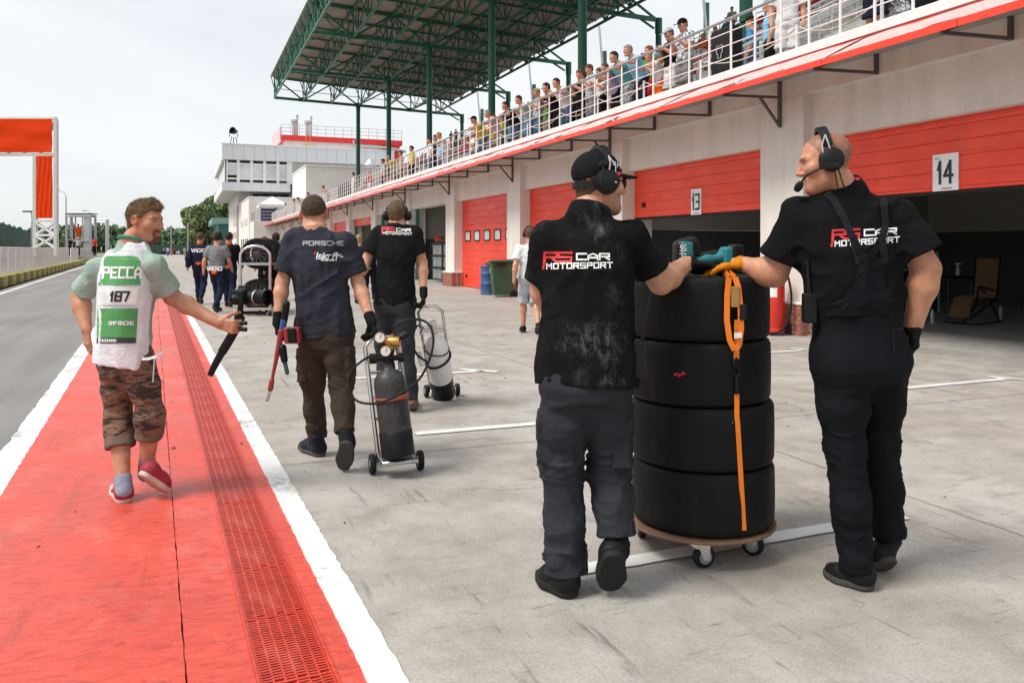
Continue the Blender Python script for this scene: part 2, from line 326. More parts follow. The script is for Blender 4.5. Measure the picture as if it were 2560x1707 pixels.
# ------------------------------------------------------------------ stroke lettering (square wide letters, grid 4 x 6)
GL = {'A':'00 04 26 44 40;02 42','a':'00 05 16 46 40;03 43','B':'00 06 36 45 44 33 03;33 42 41 30 00','C':'46 06 00 40','D':'00 06 36 45 41 30 00','E':'46 06 00 40;03 33','F':'00 06 46;03 33','G':'46 06 00 40 43 23',
 'H':'00 06;40 46;03 43','I':'20 26','J':'46 41 30 10 01','K':'00 06;46 03 40','L':'06 00 40','M':'00 06 23 46 40','N':'00 06 40 46','O':'00 06 46 40 00','P':'00 06 46 43 03','R':'00 06 46 43 03;23 40','S':'46 06 03 43 40 00',
 'T':'06 46;20 26','U':'06 00 40 46','V':'06 20 46','X':'00 46;06 40','Y':'06 23 46;23 20','Z':'06 46 00 40','0':'00 06 46 40 00','1':'04 26 20','2':'06 46 43 03 00 40','3':'06 46 40 00;13 43','4':'30 36 02 42','5':'46 06 03 43 40 00',
 '6':'46 06 00 40 43 03','7':'06 46 20','8':'00 06 46 40 00;03 43','9':'00 40 46 06 03 43','k':'00 06;44 02 40','i':'20 24;25 26','t':'26 20 30;04 44','s':'44 04 02 42 40 00','r':'00 04 34','e':'40 00 04 44 42 02','m':'00 04 44 40;20 24','o':'00 04 44 40 00','p':'00 04 44 41 01'}
def strokes(text, size, aspect=0.75, gap=0.28, slant=0.0):
    """list of polylines in a plane (x right, y up), height = size; also the width"""
    out = []; x = 0.0; W = size * aspect
    for ch in text:
        if ch == ' ': x += W * 0.6; continue
        g = GL.get(ch) or GL.get(ch.upper()); w = W * (0.45 if ch in 'Iil1' else 1.0)
        for st in g.split(';'):
            pts = [(int(p[0]) / 4, int(p[1]) / 6) for p in st.split()]
            if ch in 'Ii': pts = [(0.5, p[1]) for p in pts]
            out.append([(x + p[0] * w + slant * p[1] * size, p[1] * size) for p in pts])
        x += w + size * gap
    return out, x - size * gap
def ribbons(polys, w, step=0.02):
    """quads (4 points, in plane) for each stroke, cut into short pieces"""
    q = []
    for pl in polys:
        for i in range(len(pl) - 1):
            a, b = np.array(pl[i], float), np.array(pl[i + 1], float); d = b - a; L = np.linalg.norm(d)
            if L < 1e-6: continue
            d /= L; n = np.array((-d[1], d[0])) * w / 2
            a = a - d * w / 2; b = b + d * w / 2 if i == len(pl) - 2 else b - d * w / 2; L = np.linalg.norm(b - a)
            if L < 1e-5: continue
            k = max(1, int(math.ceil(L / step)))
            for j in range(k):
                p, r = a + (b - a) * j / k, a + (b - a) * (j + 1) / k; q.append((p - n, r - n, r + n, p + n))
    return q
def flat_text(name, text, origin, xdir, ydir, size, w, mat_, parent, aspect=0.75, gap=0.28, off=0.003, center=True, slant=0):
    pl, W = strokes(text, size, aspect, gap, slant); xdir, ydir = np.array(xdir, float), np.array(ydir, float); nrm = np.cross(xdir, ydir)
    mb = MB(); ox = -W / 2 if center else 0
    for i, q in enumerate(ribbons(pl, w, 1.0)):
        mb.add([np.array(origin) + xdir * (p[0] + ox) + ydir * p[1] + nrm * (off + 0.0004 * (i % 4)) for p in q], [(0, 1, 2, 3)])
    return mb.build(name, mat_, parent)

# ------------------------------------------------------------------ ground
YF = 260.0
def sheet(name, mat_, pts, thick=0.10, kind='structure', parent=None):
    o = MB().prism([(p[0], p[1], p[2] - thick) for p in pts], (0, 0, thick)).build(name, mat_, parent)
    if parent is None: tag(o, kind=kind)
    return o
g_ = MB(); g_.quad((-900, -60, -0.12), (900, -60, -0.12), (900, 1800, -0.12), (-900, 1800, -0.12)); tag(g_.build('ground', M_GRASS), kind='structure')
KA, KB = G(0, 718)[:2], G(226, 655)[:2]; KD = (KB - KA) / np.linalg.norm(KB - KA); KN = np.array((-KD[1], KD[0]))   # kerb line, KN points to the left
k0, k1 = KA - KD * 60, KA + KD * 150
e0, e1 = S(-0.96, -6), S(-0.96, YF)
sheet('pit_lane', M_ASPH, [(k0[0] + .35, k0[1], 0), e0, e1, (k1[0] + .3, k1[1] + 40, 0), (k1[0] + .35, k1[1], 0)][::-1][::-1])
def edge_strip(name, mat_, x0, x1, ja=0.0, jb=0.0, y0=-1.0, y1=110.0, z=0.0, thick=0.09, seed=1):
    """long painted strip in the strip direction with slightly ragged edges"""
    r = random.Random(seed); ys = []; y = y0
    while y < y1: ys.append(y); y += 0.05 if y < 9 else (0.25 if y < 30 else 3.0)
    ys.append(y1); mb = MB(); L = [S(x0 + r.uniform(-ja, ja), y, z) for y in ys]; Rr = [S(x1 + r.uniform(-jb, jb), y, z) for y in ys]; n = len(ys)
    D = [(p[0], p[1], z - thick) for p in L]; E = [(p[0], p[1], z - thick) for p in Rr]
    mb.add(L + Rr + D + E, [(i, n + i, n + i + 1, i + 1) for i in range(n - 1)] + [(i, i + 1, 2 * n + i + 1, 2 * n + i) for i in range(n - 1)] + [(n + i, 3 * n + i, 3 * n + i + 1, n + i + 1) for i in range(n - 1)])
    return tag(mb.build(name, mat_), kind='structure')
edge_strip('white_line', M_WLINE, -0.96, -0.79, 0.008, 0.0, z=0.001, seed=2)
edge_strip('red_walkway', M_RED, -0.79, 0.0955, 0.006, 0.0022, z=0.004, seed=3)
edge_strip('red_walkway', M_RED, 0.100, 0.305, 0.002, 0.0, z=0.0, seed=4)
edge_strip('red_walkway', M_RED, 0.555, 0.640, 0.0, 0.004, z=0.0, seed=5)
edge_strip('white_line', M_WLINE, 0.634, 0.757, 0.003, 0.004, z=0.004, seed=6)
ap = [S(0.755, -6), (60, -6, 0), (60, 62, 0), (60, YF, 0), S(0.755, YF)]
AP = sheet('apron', M_APRON, [(p[0], p[1], -0.002) for p in ap])
# far part of the strip (plain) beyond the built pieces
for n, m_, a, b in (('white_line', M_WLINE, -0.96, -0.79), ('red_walkway', M_RED, -0.79, 0.64), ('white_line', M_WLINE, 0.64, 0.757)):
    tag(MB().prism([(*S(a, 110.05)[:2], -0.05), (*S(b, 110.05)[:2], -0.05), (*S(b, YF)[:2], -0.05), (*S(a, YF)[:2], -0.05)], (0, 0, 0.05)).build(n, m_), kind='structure')
# drain channel with grate panels (slots are real)
dc = MB(); n_ = 112.0
for x0, x1, z0, z1 in ((0.305, 0.555, -0.11, -0.09), (0.3055, 0.316, -0.09, 0.006), (0.544, 0.5545, -0.09, 0.006)):
    dc.prism([S(x0, -1, z0), S(x1, -1, z0), S(x1, n_, z0), S(x0, n_, z0)], (0, 0, z1 - z0))
DC = tag(dc.build('drain_channel', M_GRATE), kind='structure')
gp = MB(); PL = 0.5; x0, x1 = 0.3175, 0.5425
gp.box(x0, x1, 0.001, 0.007, -0.03, 0.002); gp.box(x0, x1, PL - 0.007, PL - 0.001, -0.03, 0.002)
for k in range(7): xx = x0 + (x1 - x0 - 0.007) * k / 6; gp.box(xx, xx + 0.007, 0.007, PL - 0.007, -0.03, 0.0)
nb = 26
for k in range(nb):
    yy = 0.012 + (PL - 0.03) * (k + 0.5) / nb
    for c in range(6):
        a = x0 + 0.007 + (x1 - x0 - 0.007) * c / 6; b = a + (x1 - x0 - 0.007) / 6 - 0.007; o_ = 0.0045 if c % 2 else -0.0025
        gp.box(a, b, yy - 0.0045 + o_, yy + 0.0045 + o_, -0.022, 0.003)
gme = gp.mesh('grate_panel', M_GRATE)
for k in range(90):
    y = 1.2 + k * PL
    o = mesh_obj('grate_panel', gme, DC); p = S(0, y); o.location = (p[0], p[1], rnd.uniform(-0.001, 0.001)); o.rotation_euler = (0, 0, PHI)
dcf = MB(); dcf.prism([S(0.32, 46.3, -0.02), S(0.54, 46.3, -0.02), S(0.54, 111, -0.02), S(0.32, 111, -0.02)], (0, 0, 0.02)); tag(dcf.build('grate_run', M_GRATE, DC), kind='stuff')
# parking bay marks on the apron
def mark(a, b, w=0.055, z=0.006, name='bay_line'):
    a, b = np.array(a[:2]), np.array(b[:2]); d = (b - a) / np.linalg.norm(b - a); n = np.array((-d[1], d[0])) * w
    k = 24; r = random.Random(int(a[0] * 100)); mb = MB(); vs = []
    for i in range(k + 1):
        p = a + (b - a) * i / k
        for s_ in (-1, 1): q = p + n * s_ * (1 + r.uniform(-.06, .06)); vs.append((q[0], q[1], z))
    mb.add(vs, [(2 * i, 2 * i + 1, 2 * i + 3, 2 * i + 2) for i in range(k)]); return tag(mb.build(name, M_WLINE), kind='structure')
mark(G(1360, 1440), G(2255, 1290)); mark(G(1039, 1085), G(1500, 1046)); mark(G(1600, 1037), G(1900, 1012)) if False else None
mark(G(2225, 974), G(2510, 948)); mark(G(2470, 942), G(2640, 957)); mark(G(811, 951), G(1208, 928)); mark(G(1150, 923.5), G(1245, 930))
mark(G(1890, 884), G(2008, 876)); mark(G(1975, 871), G(2060, 877))

# ------------------------------------------------------------------ left side: kerb, fence, gantry, marshal booth, lamps
kr = empty('kerb', (KA[0], KA[1], 0), 'low concrete kerb of alternating yellow and green blocks along the pit lane', 'kerb')
def KP(s, off=0.0, z=0.0): p = KA + KD * s + KN * off; return (p[0], p[1], z)
bl = MB(); bl.box(0.004, 0.45, 0.004, 1.196, -0.05, 0.36)
bme = [bl.mesh('kerb_block', M_YEL), bl.mesh('kerb_block', M_KGR)]; kang = math.atan2(-KD[0], KD[1])
for k in range(72):
    o = mesh_obj('kerb_block', bme[k % 2], kr); o.matrix_parent_inverse = Matrix.Identity(4)
    o.location = Vector(KP(-4 + k * 1.2, 0.45)) - kr.location; o.rotation_euler = (0, 0, kang)
vg = MB().prism([KP(-60, .5, -0.1), KP(-60, 3.5, -0.1), KP(170, 3.5, -0.1), KP(170, .5, -0.1)][::-1], (0, 0, 0.30)); tag(vg.build('verge', M_CONC), kind='structure')
wl = MB().prism([KP(-60, -0.75, -.02), KP(-60, -0.60, -.02), KP(120, -0.60, -.02), KP(120, -0.75, -.02)][::-1], (0, 0, 0.023)); tag(wl.build('white_line', M_WLINE), kind='structure')
FL = 2.35
def fence_panel(L=FL):
    f = MB(); f.tube([(0, 0.05, 0), (0, 0.05, 1.12), (0, 0.12, 1.24), (0, L - 0.12, 1.24), (0, L - 0.05, 1.12), (0, L - 0.05, 0)], 0.035, 8); f.bar((0, .05, .12), (0, L - .05, .12), .04)
    return f.mesh('frame', M_WHITE, 40)
fme = fence_panel(); fb = MB(); fb.bar((0, 0, .12), (0, 0, 1.22), .05, .014); fbm = fb.mesh('bar', M_FENCE)
for k in range(30):
    p = KP(-6 + k * FL, 0.75, 0.2)
    if k == 21: continue
    r_ = empty('barrier_panel', p, 'tubular barrier panel of dusty pink bars standing behind the yellow and green kerb', 'barrier', 'barrier panels along the pit wall'); r_.rotation_euler = (0, 0, kang)
    o = mesh_obj('frame', fme, r_); o.matrix_parent_inverse = Matrix.Identity(4)
    for j in range(12):
        o = mesh_obj('bar', fbm, r_); o.matrix_parent_inverse = Matrix.Identity(4); o.location = (0, 0.22 + j * (FL - .44) / 11, 0)
# gantry
GD = 46.0
gy0 = PD(110, 620, GD); gt = empty('start_gantry', (gy0[0], gy0[1], 0), 'white steel gantry over the track hung with plain orange banners', 'gantry')
def GP(u, v, back=0.0): return PD(u, v, GD) + np.array((-SN * -1, CS, 0)) * 0 + CAMF * back
lg = MB()
for u in (86, 138):
    for bk in (0.0, .18): lg.bar(GP(u, 640, bk), GP(u, 300 if u > 100 else 385, bk), 0.16)
for va, vb in ((555, 588), (588, 620)):
    for bk in (0.0, .18): lg.bar(GP(86, va, bk), GP(138, vb, bk), .1); lg.bar(GP(86, vb, bk), GP(138, va, bk), .1)
for v in (553, 588, 390):
    for bk in (0, .18): lg.bar(GP(86, v, bk), GP(138, v, bk), .12)
for v in (300, 345, 390, 430, 470, 510, 553, 588):
    lg.bar(GP(138, v, 0), GP(138, v, .18), .1)
lg.build('leg', M_WHITE, gt)
bm_ = MB()
for v in (296, 386):
    for bk in (0, .18): bm_.bar(GP(138, v, bk), GP(-500, v, bk), .14)
for k in range(16):
    for bk in (0, .18): bm_.bar(GP(138 - 40 * k, 296, bk), GP(98 - 40 * k, 386, bk), .07)
bm_.build('beam', M_WHITE, gt)
def banner(us, vs_, name, off=-0.12, seed=0):
    """slightly sagging cloth with real thickness"""
    r = random.Random(seed); mb = MB(); nx, ny = 40, 14; P = []
    for j in range(ny + 1):
        for i in range(nx + 1):
            u = us[0] + (us[1] - us[0]) * i / nx; v = vs_[0] + (vs_[1] - vs_[0]) * j / ny
            w = 0.02 * math.sin(i * 0.55 + j * 0.5) + 0.016 * math.sin(i * 0.21 - j * 0.8 + seed)
            P.append(PD(u, v, GD) + CAMF * (off + w))
    n = len(P); Q = [p + CAMF * 0.02 for p in P]; fs = []
    for j in range(ny):
        for i in range(nx):
            a = j * (nx + 1) + i; fs.append((a, a + 1, a + nx + 2, a + nx + 1)); fs.append((n + a + nx + 1, n + a + nx + 2, n + a + 1, n + a))
    mb.add(P + Q, fs); return mb.build(name, M_BANNER, gt, 60)
banner((-420, 133), (298, 382), 'banner', seed=1); banner((94, 134), (391, 546), 'banner', seed=4)
# marshal booth
bd = 84.0
bo = empty('marshal_booth', G(197, 657), 'tall grey steel marshal booth beside the pit wall', 'booth')
def BP(u, v, b=0.0): return PD(u, v, bd) + CAMF * b
b_ = MB()
for u in (166, 226):
    for b in (0, 1.0): b_.bar(BP(u, 664, b), BP(u, 538, b), .22)
for v in (540, 602): 
    for b in (0, 1.0): b_.bar(BP(166, v, b), BP(226, v, b), .2)
for b in (0, 1.0): b_.bar(BP(206, 538, b), BP(206, 602, b), .12); b_.bar(BP(176, 538, b), BP(176, 602, b), .12)
b_.build('frame', M_GALV, bo)
MB().prism([BP(163, 536), BP(229, 536), BP(229, 536, 1.2), BP(163, 536, 1.2)], (0, 0, .12)).build('roof', M_STEELD, bo)
MB().prism([BP(209, 652, -.02), BP(225, 652, -.02), BP(225, 652, .06), BP(209, 652, .06)], (0, 0, 4.6)).build('side_panel', M_GALV, bo)
MB().prism([BP(166, 603), BP(226, 603), BP(226, 603, 1.0), BP(166, 603, 1.0)], (0, 0, .1)).build('platform', M_GALV, bo)
# street lamps
def lamp(u, vb, vt, d, arm, label, dr=-1):
    a = PD(u, vt, d); base = np.array((a[0], a[1], -0.1)); r_ = empty('street_lamp', base, label, 'lamp')
    MB().tube([base, a - (0, 0, .8), a - (0, 0, .2)], [.12, .1, .08], 8).build('pole', M_GALV, r_, 40)
    tip = a + CAMR * dr * arm + UPV * .7; MB().tube([a - (0, 0, .2), a + CAMR * dr * arm * .3 + UPV * .4, tip], .05, 6).build('arm', M_GALV, r_, 40)
    MB().obox(tip + CAMR * dr * .3, CAMR * .4, CAMF * .15, UPV * .07).build('lamp_head', M_STEELD, r_)
lamp(165, 540, 488, 120, 1.1, 'curved grey street lamp rising above the orange gantry leg')
lamp(228, 600, 535, 170, 1.1, 'thin grey street lamp standing behind the marshal booth')
lamp(80, 600, 548, 75, .1, 'short lamp on a post above the green screen fence')
pf = empty('light_portal', PD(268, 610, 120) * (1, 1, 0), 'thin grey goalpost frame beyond the marshal booth', 'frame')
p_ = MB(); p_.tube([PD(268, 632, 120), PD(268, 549, 120)], .25, 8); p_.tube([PD(228, 549, 120), PD(268, 549, 120)], .1, 6); p_.tube([PD(228, 556, 120), PD(268, 556, 120)], .1, 6); p_.build('frame', M_GALV, pf)
# green screen fence far left
def wall_strip(name, pts, z0, z1, mat_, label, cat, post=None, th=0.08):
    r_ = empty(name, (pts[0][0], pts[0][1], 0), label, cat)
    for i in range(len(pts) - 1):
        a, b = np.array(pts[i]), np.array(pts[i + 1]); d = (b - a) / np.linalg.norm(b - a); n = np.array((-d[1], d[0])) * th
        MB().prism([(*(a - n), z0), (*(b - n), z0), (*(b + n), z0), (*(a + n), z0)], (0, 0, z1 - z0)).build('screen', mat_, r_)
        MB().bar((*(a), z0 - .3), (*(a), z1 + .15), .14).build('post', M_GREEN, r_)
    return r_
fpts = []
for k in range(15):
    d = 52 + k * 5.5; fpts.append(PD(-60 + 152 * (1 - math.exp(-k / 5.0)), 600, d)[:2])
wall_strip('screen_fence', fpts, -0.1, 3.5, M_WIREG, 'tall dark green screen fence across the track behind the gantry', 'fence')

# loose grit and rubber crumbs on the ground
rgd = np.random.default_rng(5); gr = MB()
for k in range(110):
    x, y = (rgd.uniform(-.7, 8.5), rgd.uniform(2.2, 13)); z = .004; s_ = rgd.uniform(.002, .006) * (1 if y < 6 else 1.8); a = rgd.uniform(0, 6.28); e = rgd.uniform(1, 3)
    p = [(x + s_ * (e * math.cos(t) * math.cos(a) - math.sin(t) * math.sin(a)), y + s_ * (e * math.cos(t) * math.sin(a) + math.sin(t) * math.cos(a)), z) for t in (0, 1.6, 3.1, 4.6)]; gr.add(p + [(x, y, z + s_ * .8)], [(0, 1, 4), (1, 2, 4), (2, 3, 4), (3, 0, 4)])
tag(gr.build('grit', M_RUBBER), 'dark rubber crumbs scattered over the apron', 'grit', kind='stuff')
# ------------------------------------------------------------------ garage building
XP, XB, XDR = 9.25, 9.42, 9.58          # pillar face, beam face, door face
NEAR = [4.25] + [float(PX(u, 0, XP)[1]) for u in (2008, 1555, 1299.5, 1135, 1021, 938, 873)]
while NEAR[-1] < 92: NEAR.append(NEAR[-1] + 7.2)
PW = 1.06; ZL, ZB, ZT, ZTOP = 3.90, 3.17, 4.30, 4.42
YEND = NEAR[-1] + PW
gb = empty('garage_building', (XP, 40, 0), 'long two storey pit garage building with plastered pillars and red roller doors', 'building')
uw = MB(); uw.box(XP, XP + 0.5, -6, YEND, ZL, ZTOP); uw.build('upper_wall', M_PLASTER, gb)
ROOMW = 0.0
for i, y in enumerate(NEAR):
    p = MB(); p.box(XP, XP + 0.8, y, y + PW, 0.0, ZL); p.build('pillar', M_PLASTER, gb, None, 0.012)
    if i + 1 < len(NEAR):
        MB().box(XB, XP + 0.6, y + PW, NEAR[i + 1], ZB, ZL).build('lintel', M_PLASTER, gb)
# brick plinths at the pillar feet
br_me = {}
def brick(L, D, H):
    k = (round(L, 3), round(D, 3), round(H, 3))
    if k not in br_me: b = MB(); b.box(-L / 2, L / 2, -D / 2, D / 2, -H / 2, H / 2); br_me[k] = b.mesh('brick', M_BRICK)
    return br_me[k]
for i, y in enumerate(NEAR[:6]):
    pl = MB().box(XP - 0.085, XP + 0.30, y - 0.055, y + PW + 0.055, 0, 0.50).build('plinth', M_MORTAR, gb)
    MB().box(XP - 0.125, XP + 0.3, y - 0.095, y + PW + 0.095, 0.503, 0.54).build('coping', M_WHITE, gb)
    rows = 6; bh = 0.5 / rows
    for r_ in range(rows):
        z = bh * (r_ + .5); n = 5; full = (PW + 0.13) / n; sh = full / 2 * (r_ % 2)
        yy = y - 0.065 - sh
        for k in range(n + 1):
            a, b = max(yy + k * full, y - 0.065), min(yy + (k + 1) * full, y + PW + 0.065)
            if b - a < 0.05: continue
            o = mesh_obj('brick', brick(0.03, b - a - 0.014, bh - 0.014), pl); o.matrix_parent_inverse = Matrix.Translation(-Vector(gb.location)) if False else Matrix.Identity(4)
            o.location = (XP - 0.085 - rnd.uniform(0.002, 0.008), (a + b) / 2, z)
        if i < 5:
            for k in range(2):
                o = mesh_obj('brick', brick(0.17 - 0.05 * ((r_ + k) % 2), 0.03, bh - 0.014), pl); o.matrix_parent_inverse = Matrix.Identity(4)
                o.location = (XP + 0.005 + 0.19 * k - .01, y - 0.055 - rnd.uniform(0.001, 0.006), z)
# doors, rooms
def door(i, zbot, label, windows=False, num=None):
    y0, y1 = NEAR[i] + PW, NEAR[i + 1]; root = empty('roller_door', (XDR, (y0 + y1) / 2, zbot), label, 'door', 'red garage doors')
    H = 0.205 if not windows else 0.235; z = ZB + 0.5; k = 0
    zs = []
    while z > zbot + 0.03: zs.append((max(z - H, zbot), z)); z -= H
    for a, b in zs:
        if a > ZB + .05: continue
        m = MB(); m.box(XDR, XDR + 0.04, y0 - .05, y1 + .05, a + 0.006, b); m.box(XDR + 0.012, XDR + 0.035, y0 - .05, y1 + .05, a, a + 0.006)
        m.build('panel', M_DOOR, root, None, 0.006)
    MB().box(XDR - 0.004, XDR + 0.05, y0 - .05, y1 + .05, zbot - 0.05, zbot - 0.001).build('bottom_seal', M_RUBBER, root)
    if windows:
        n = 5
        for k in range(n):
            yc = y0 + (y1 - y0) * (k + 0.62) / (n + 0.25); zc = 1.86; w, h = 0.30, 0.20
            def rr(w, h, r, x):
                P = []
                for cx, cz, a0 in ((w - r, h - r, 0), (-w + r, h - r, 90), (-w + r, -h + r, 180), (w - r, -h + r, 270)):
                    for q in range(4): an = R(a0 + q * 30); P.append((x, yc + cx + r * math.cos(an), zc + cz + r * math.sin(an)))
                return P
            o1, o2 = rr(w, h, .09, XDR - .02), rr(w - .05, h - .05, .06, XDR - .02); f = MB(); nn = len(o1)
            f.add(o1 + o2 + [(p[0] + .03, p[1], p[2]) for p in o1], [(j, (j + 1) % nn, nn + (j + 1) % nn, nn + j) for j in range(nn)] + [(2 * nn + j, 2 * nn + (j + 1) % nn, (j + 1) % nn, j) for j in range(nn)])
            wf = f.build('window', M_BLACK, root); MB().add([(p[0] + .012, p[1], p[2]) for p in o2], [tuple(range(nn))]).build('pane', M_BLIND, wf).matrix_parent_inverse = Matrix.Identity(4)
    if num:
        t, yc, zc, w, h = num
        s_ = MB().box(XDR - 0.022, XDR - 0.004, yc - w / 2, yc + w / 2, zc - h / 2, zc + h / 2).build('number_plate', M_SIGN, root)
        for args in ((t, zc - h * .28, h * .56, h * .088, .42, .16, M_INK, 0), ('BOX', zc + h * .36, h * .05, h * .009, .8, .25, mat('grey ink', (.35, .35, .36)), w * .3), ('IIIIIIIIIIIIIIIIIII', zc - h * .455, h * .032, h * .009, .8, .2, mat('red ink', (.45, .06, .05)), -w * .05)):
            o = flat_text('number', args[0], (XDR - 0.022, yc + args[7], args[1]), (0, -1, 0), (0, 0, 1), args[2], args[3], args[6], s_, args[4], args[5]); o.matrix_parent_inverse = Matrix.Identity(4)
    return root
def room(i, label, depth=10.0, last=None):
    y0, y1 = NEAR[i] + PW * .5, NEAR[last or i + 1] + PW * .5; x1 = XP + depth
    r_ = tag(MB().box(XP + .02, x1, y0, y1, 0.0, 0.012).build('garage_floor', M_FLOOR), kind='structure')
    def wall(n, *b): tag(MB().box(*b).build(n, M_INT), kind='structure')
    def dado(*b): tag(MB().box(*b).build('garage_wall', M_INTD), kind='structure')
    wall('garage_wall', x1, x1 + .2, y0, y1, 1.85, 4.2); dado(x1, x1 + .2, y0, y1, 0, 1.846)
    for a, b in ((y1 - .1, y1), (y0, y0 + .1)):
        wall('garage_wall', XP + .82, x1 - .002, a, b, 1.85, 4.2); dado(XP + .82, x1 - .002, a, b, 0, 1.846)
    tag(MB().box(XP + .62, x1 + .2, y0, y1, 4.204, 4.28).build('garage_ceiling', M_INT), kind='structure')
zd14 = float(PX(2400, 480, XDR)[2]); zd13 = float(PX(1750, 538, XDR)[2])
c14, c13 = PX(2366, 431, XDR), PX(1742, 505, XDR)
door(0, zd14 + .03, 'half raised red roller door with the white plate numbered 14', num=('14', c14[1], c14[2], 0.40, 0.50))
door(1, zd13 + .03, 'half raised red roller door with the white plate numbered 13', num=('13', c13[1], c13[2], 0.34, 0.52))
door(2, 0.01, 'closed red roller door with windows between the number 13 garage and the bin', True)
door(3, 0.01, 'closed red roller door with five windows behind the green bin', True)
door(6, 2.75, 'red roller door raised almost to the top, beyond the open grey garage'); door(7, 0.01, 'distant closed red roller door past the open garages')
room(0, '', last=2)
for i in (4, 5, 6): room(i, '')
for u, v in ((1610, 513), (1167, 690)):
    p = PX(u, v, XDR); dd = [o for o in bpy.data.objects if o.name.startswith('roller_door') and abs(o.location[1] - p[1]) < 3.2][0]; MB().box(XDR - .03, XDR - .004, p[1] - .06, p[1] + .06, p[2] - .05, p[2] + .05).build('handle', M_BLACK, dd)
for i in range(8, len(NEAR) - 1):
    y0, y1 = NEAR[i] + PW, NEAR[i + 1]; MB().box(XDR, XDR + .2, y0, y1, 0, ZB).build('infill_wall', M_PLASTER, gb)
    MB().box(XDR - .03, XDR + .05, y0 + 2.4, y0 + 3.5, 0.02, 2.3).build('door', M_INTD, gb)
    MB().box(XDR - .03, XDR + .05, y0 + 4.4, y0 + 5.6, 1.1, 2.3).build('window', M_GLASSD, gb)
# guide frames inside the open garage (dark green)
for i in (4, 5, 6): MB().box(XDR, XDR + .1, NEAR[i + 1] - .18, NEAR[i + 1] - .002, 0, ZB).build('guide_rail', M_TEAL, gb)

# ------------------------------------------------------------------ terrace, fascia, awning, brackets, railing
tag(MB().box(8.98, 60, -6, 104, ZT - .1, ZT).build('terrace', M_CONC), kind='structure')
tag(MB().box(8.98, XP + .5, -6, 104, ZTOP + .003, ZT + .13).build('terrace_edge', M_CONC), kind='structure')
fa = empty('terrace_fascia', (8.9, 40, 4.4), 'white metal edge strip along the terrace above the red awning', 'fascia')
y = -6.0
while y < 103:
    L = rnd.choice((2.0, 2.5, 2.5)); MB().box(8.90, 8.978, y + .003, min(y + L, 104) - .003, 4.415, 4.555 + rnd.uniform(-.004, .004)).build('strip', M_WHITE, fa, None, .006); y += L
aw = empty('awning', (8.5, 40, 4.1), 'long sloping glossy red awning over the garage doors', 'awning')
AX0, AZ0, AX1, AZ1 = 8.93, 4.41, 8.06, 3.985
r2 = random.Random(5); y = -6.0; NB = 0
while y < 103:
    L = 2.1; n = 5; mb = MB(); P = []
    for j in range(n + 1):
        for i in range(9):
            t = i / 8; P.append((AX0 + (AX1 - AX0) * t, y - .012 + (L + .024) * j / n, AZ0 + (AZ1 - AZ0) * t + (.004 if NB % 2 else 0) + 0.010 * math.sin(t * 3.1) * math.sin(j * 2.2 + y * 1.7) + r2.uniform(-.0015, .0015)))
    N = len(P); Q = [(p[0], p[1], p[2] - .008) for p in P]; fs = []
    for j in range(n):
        for i in range(8): a = j * 9 + i; fs += [(a, a + 1, a + 10, a + 9), (N + a + 9, N + a + 10, N + a + 1, N + a)]
    mb.add(P + Q, fs); mb.build('sheet', M_AWN, aw, 60)
    MB().box(AX1 - .014, AX1, y + .006, y + L - .006, AZ1 - .085, AZ1 + .004).build('lip', M_LIP, aw)
    y += L; NB += 1
YAW = y
bk_m = MB(); bk_m.bar((0, 0, -.02), (0, 0, .52), .05); bk_m.bar((-.02, 0, 0), (-1.14, 0, -.04), .04); bk_m.bar((-.03, 0, .40), (-1.12, 0, -.03), .03); BK1 = bk_m.mesh('bracket', M_STEELD)
bk_m = MB(); bk_m.bar((0, 0, -.50), (0, 0, .52), .05); bk_m.bar((-.02, 0, 0), (-1.14, 0, -.04), .04); bk_m.bar((-.03, 0, .40), (-1.12, 0, -.03), .03); bk_m.bar((-.02, 0, -.46), (-.42, 0, -.01), .038); BK2 = bk_m.mesh('bracket', M_STEELD)
ys = []
for i in range(len(NEAR) - 1):
    c0, c1 = NEAR[i] + PW / 2, NEAR[i + 1] + PW / 2; ys += [(c0, 1), (c0 + (c1 - c0) / 3, 0), (c0 + (c1 - c0) * 2 / 3, 0)]
for yy, big in ys:
    o = mesh_obj('bracket', BK2 if big else BK1, aw); o.matrix_parent_inverse = Matrix.Translation(-aw.location); o.location = (XP - .028, yy, 3.93)
rl = empty('terrace_railing', (8.95, 40, 4.3), 'white tubular railing along the spectator terrace above the garages', 'railing')
pm = MB(); pm.tube([(0, 0, 0), (0, 0, .90)], .021, 8); pm.tube([(0, 0, .90), (0, 0, .96)], .012, 6); PMe = pm.mesh('post', M_WHITE, 40)
RY0 = float(PX(1952, 0, 8.95)[1]); RP = 0.645
posts = [RY0 + RP * k for k in range(-12, 138)]
for yy in posts:
    o = mesh_obj('post', PMe, rl); o.matrix_parent_inverse = Matrix.Translation(-rl.location); o.location = (8.95, yy, 4.50); o.rotation_euler = (R(rnd.uniform(-.5, .5)), R(rnd.uniform(-.4, .4)), 0)
for z, r in ((5.475, .028), (5.25, .011), (5.02, .011), (4.79, .011)):
    MB().tube([(8.95, posts[0], z), (8.95, posts[-1], z)], r, 8).build('rail', M_WHITE if r < .02 else M_CHROME, rl, 40)
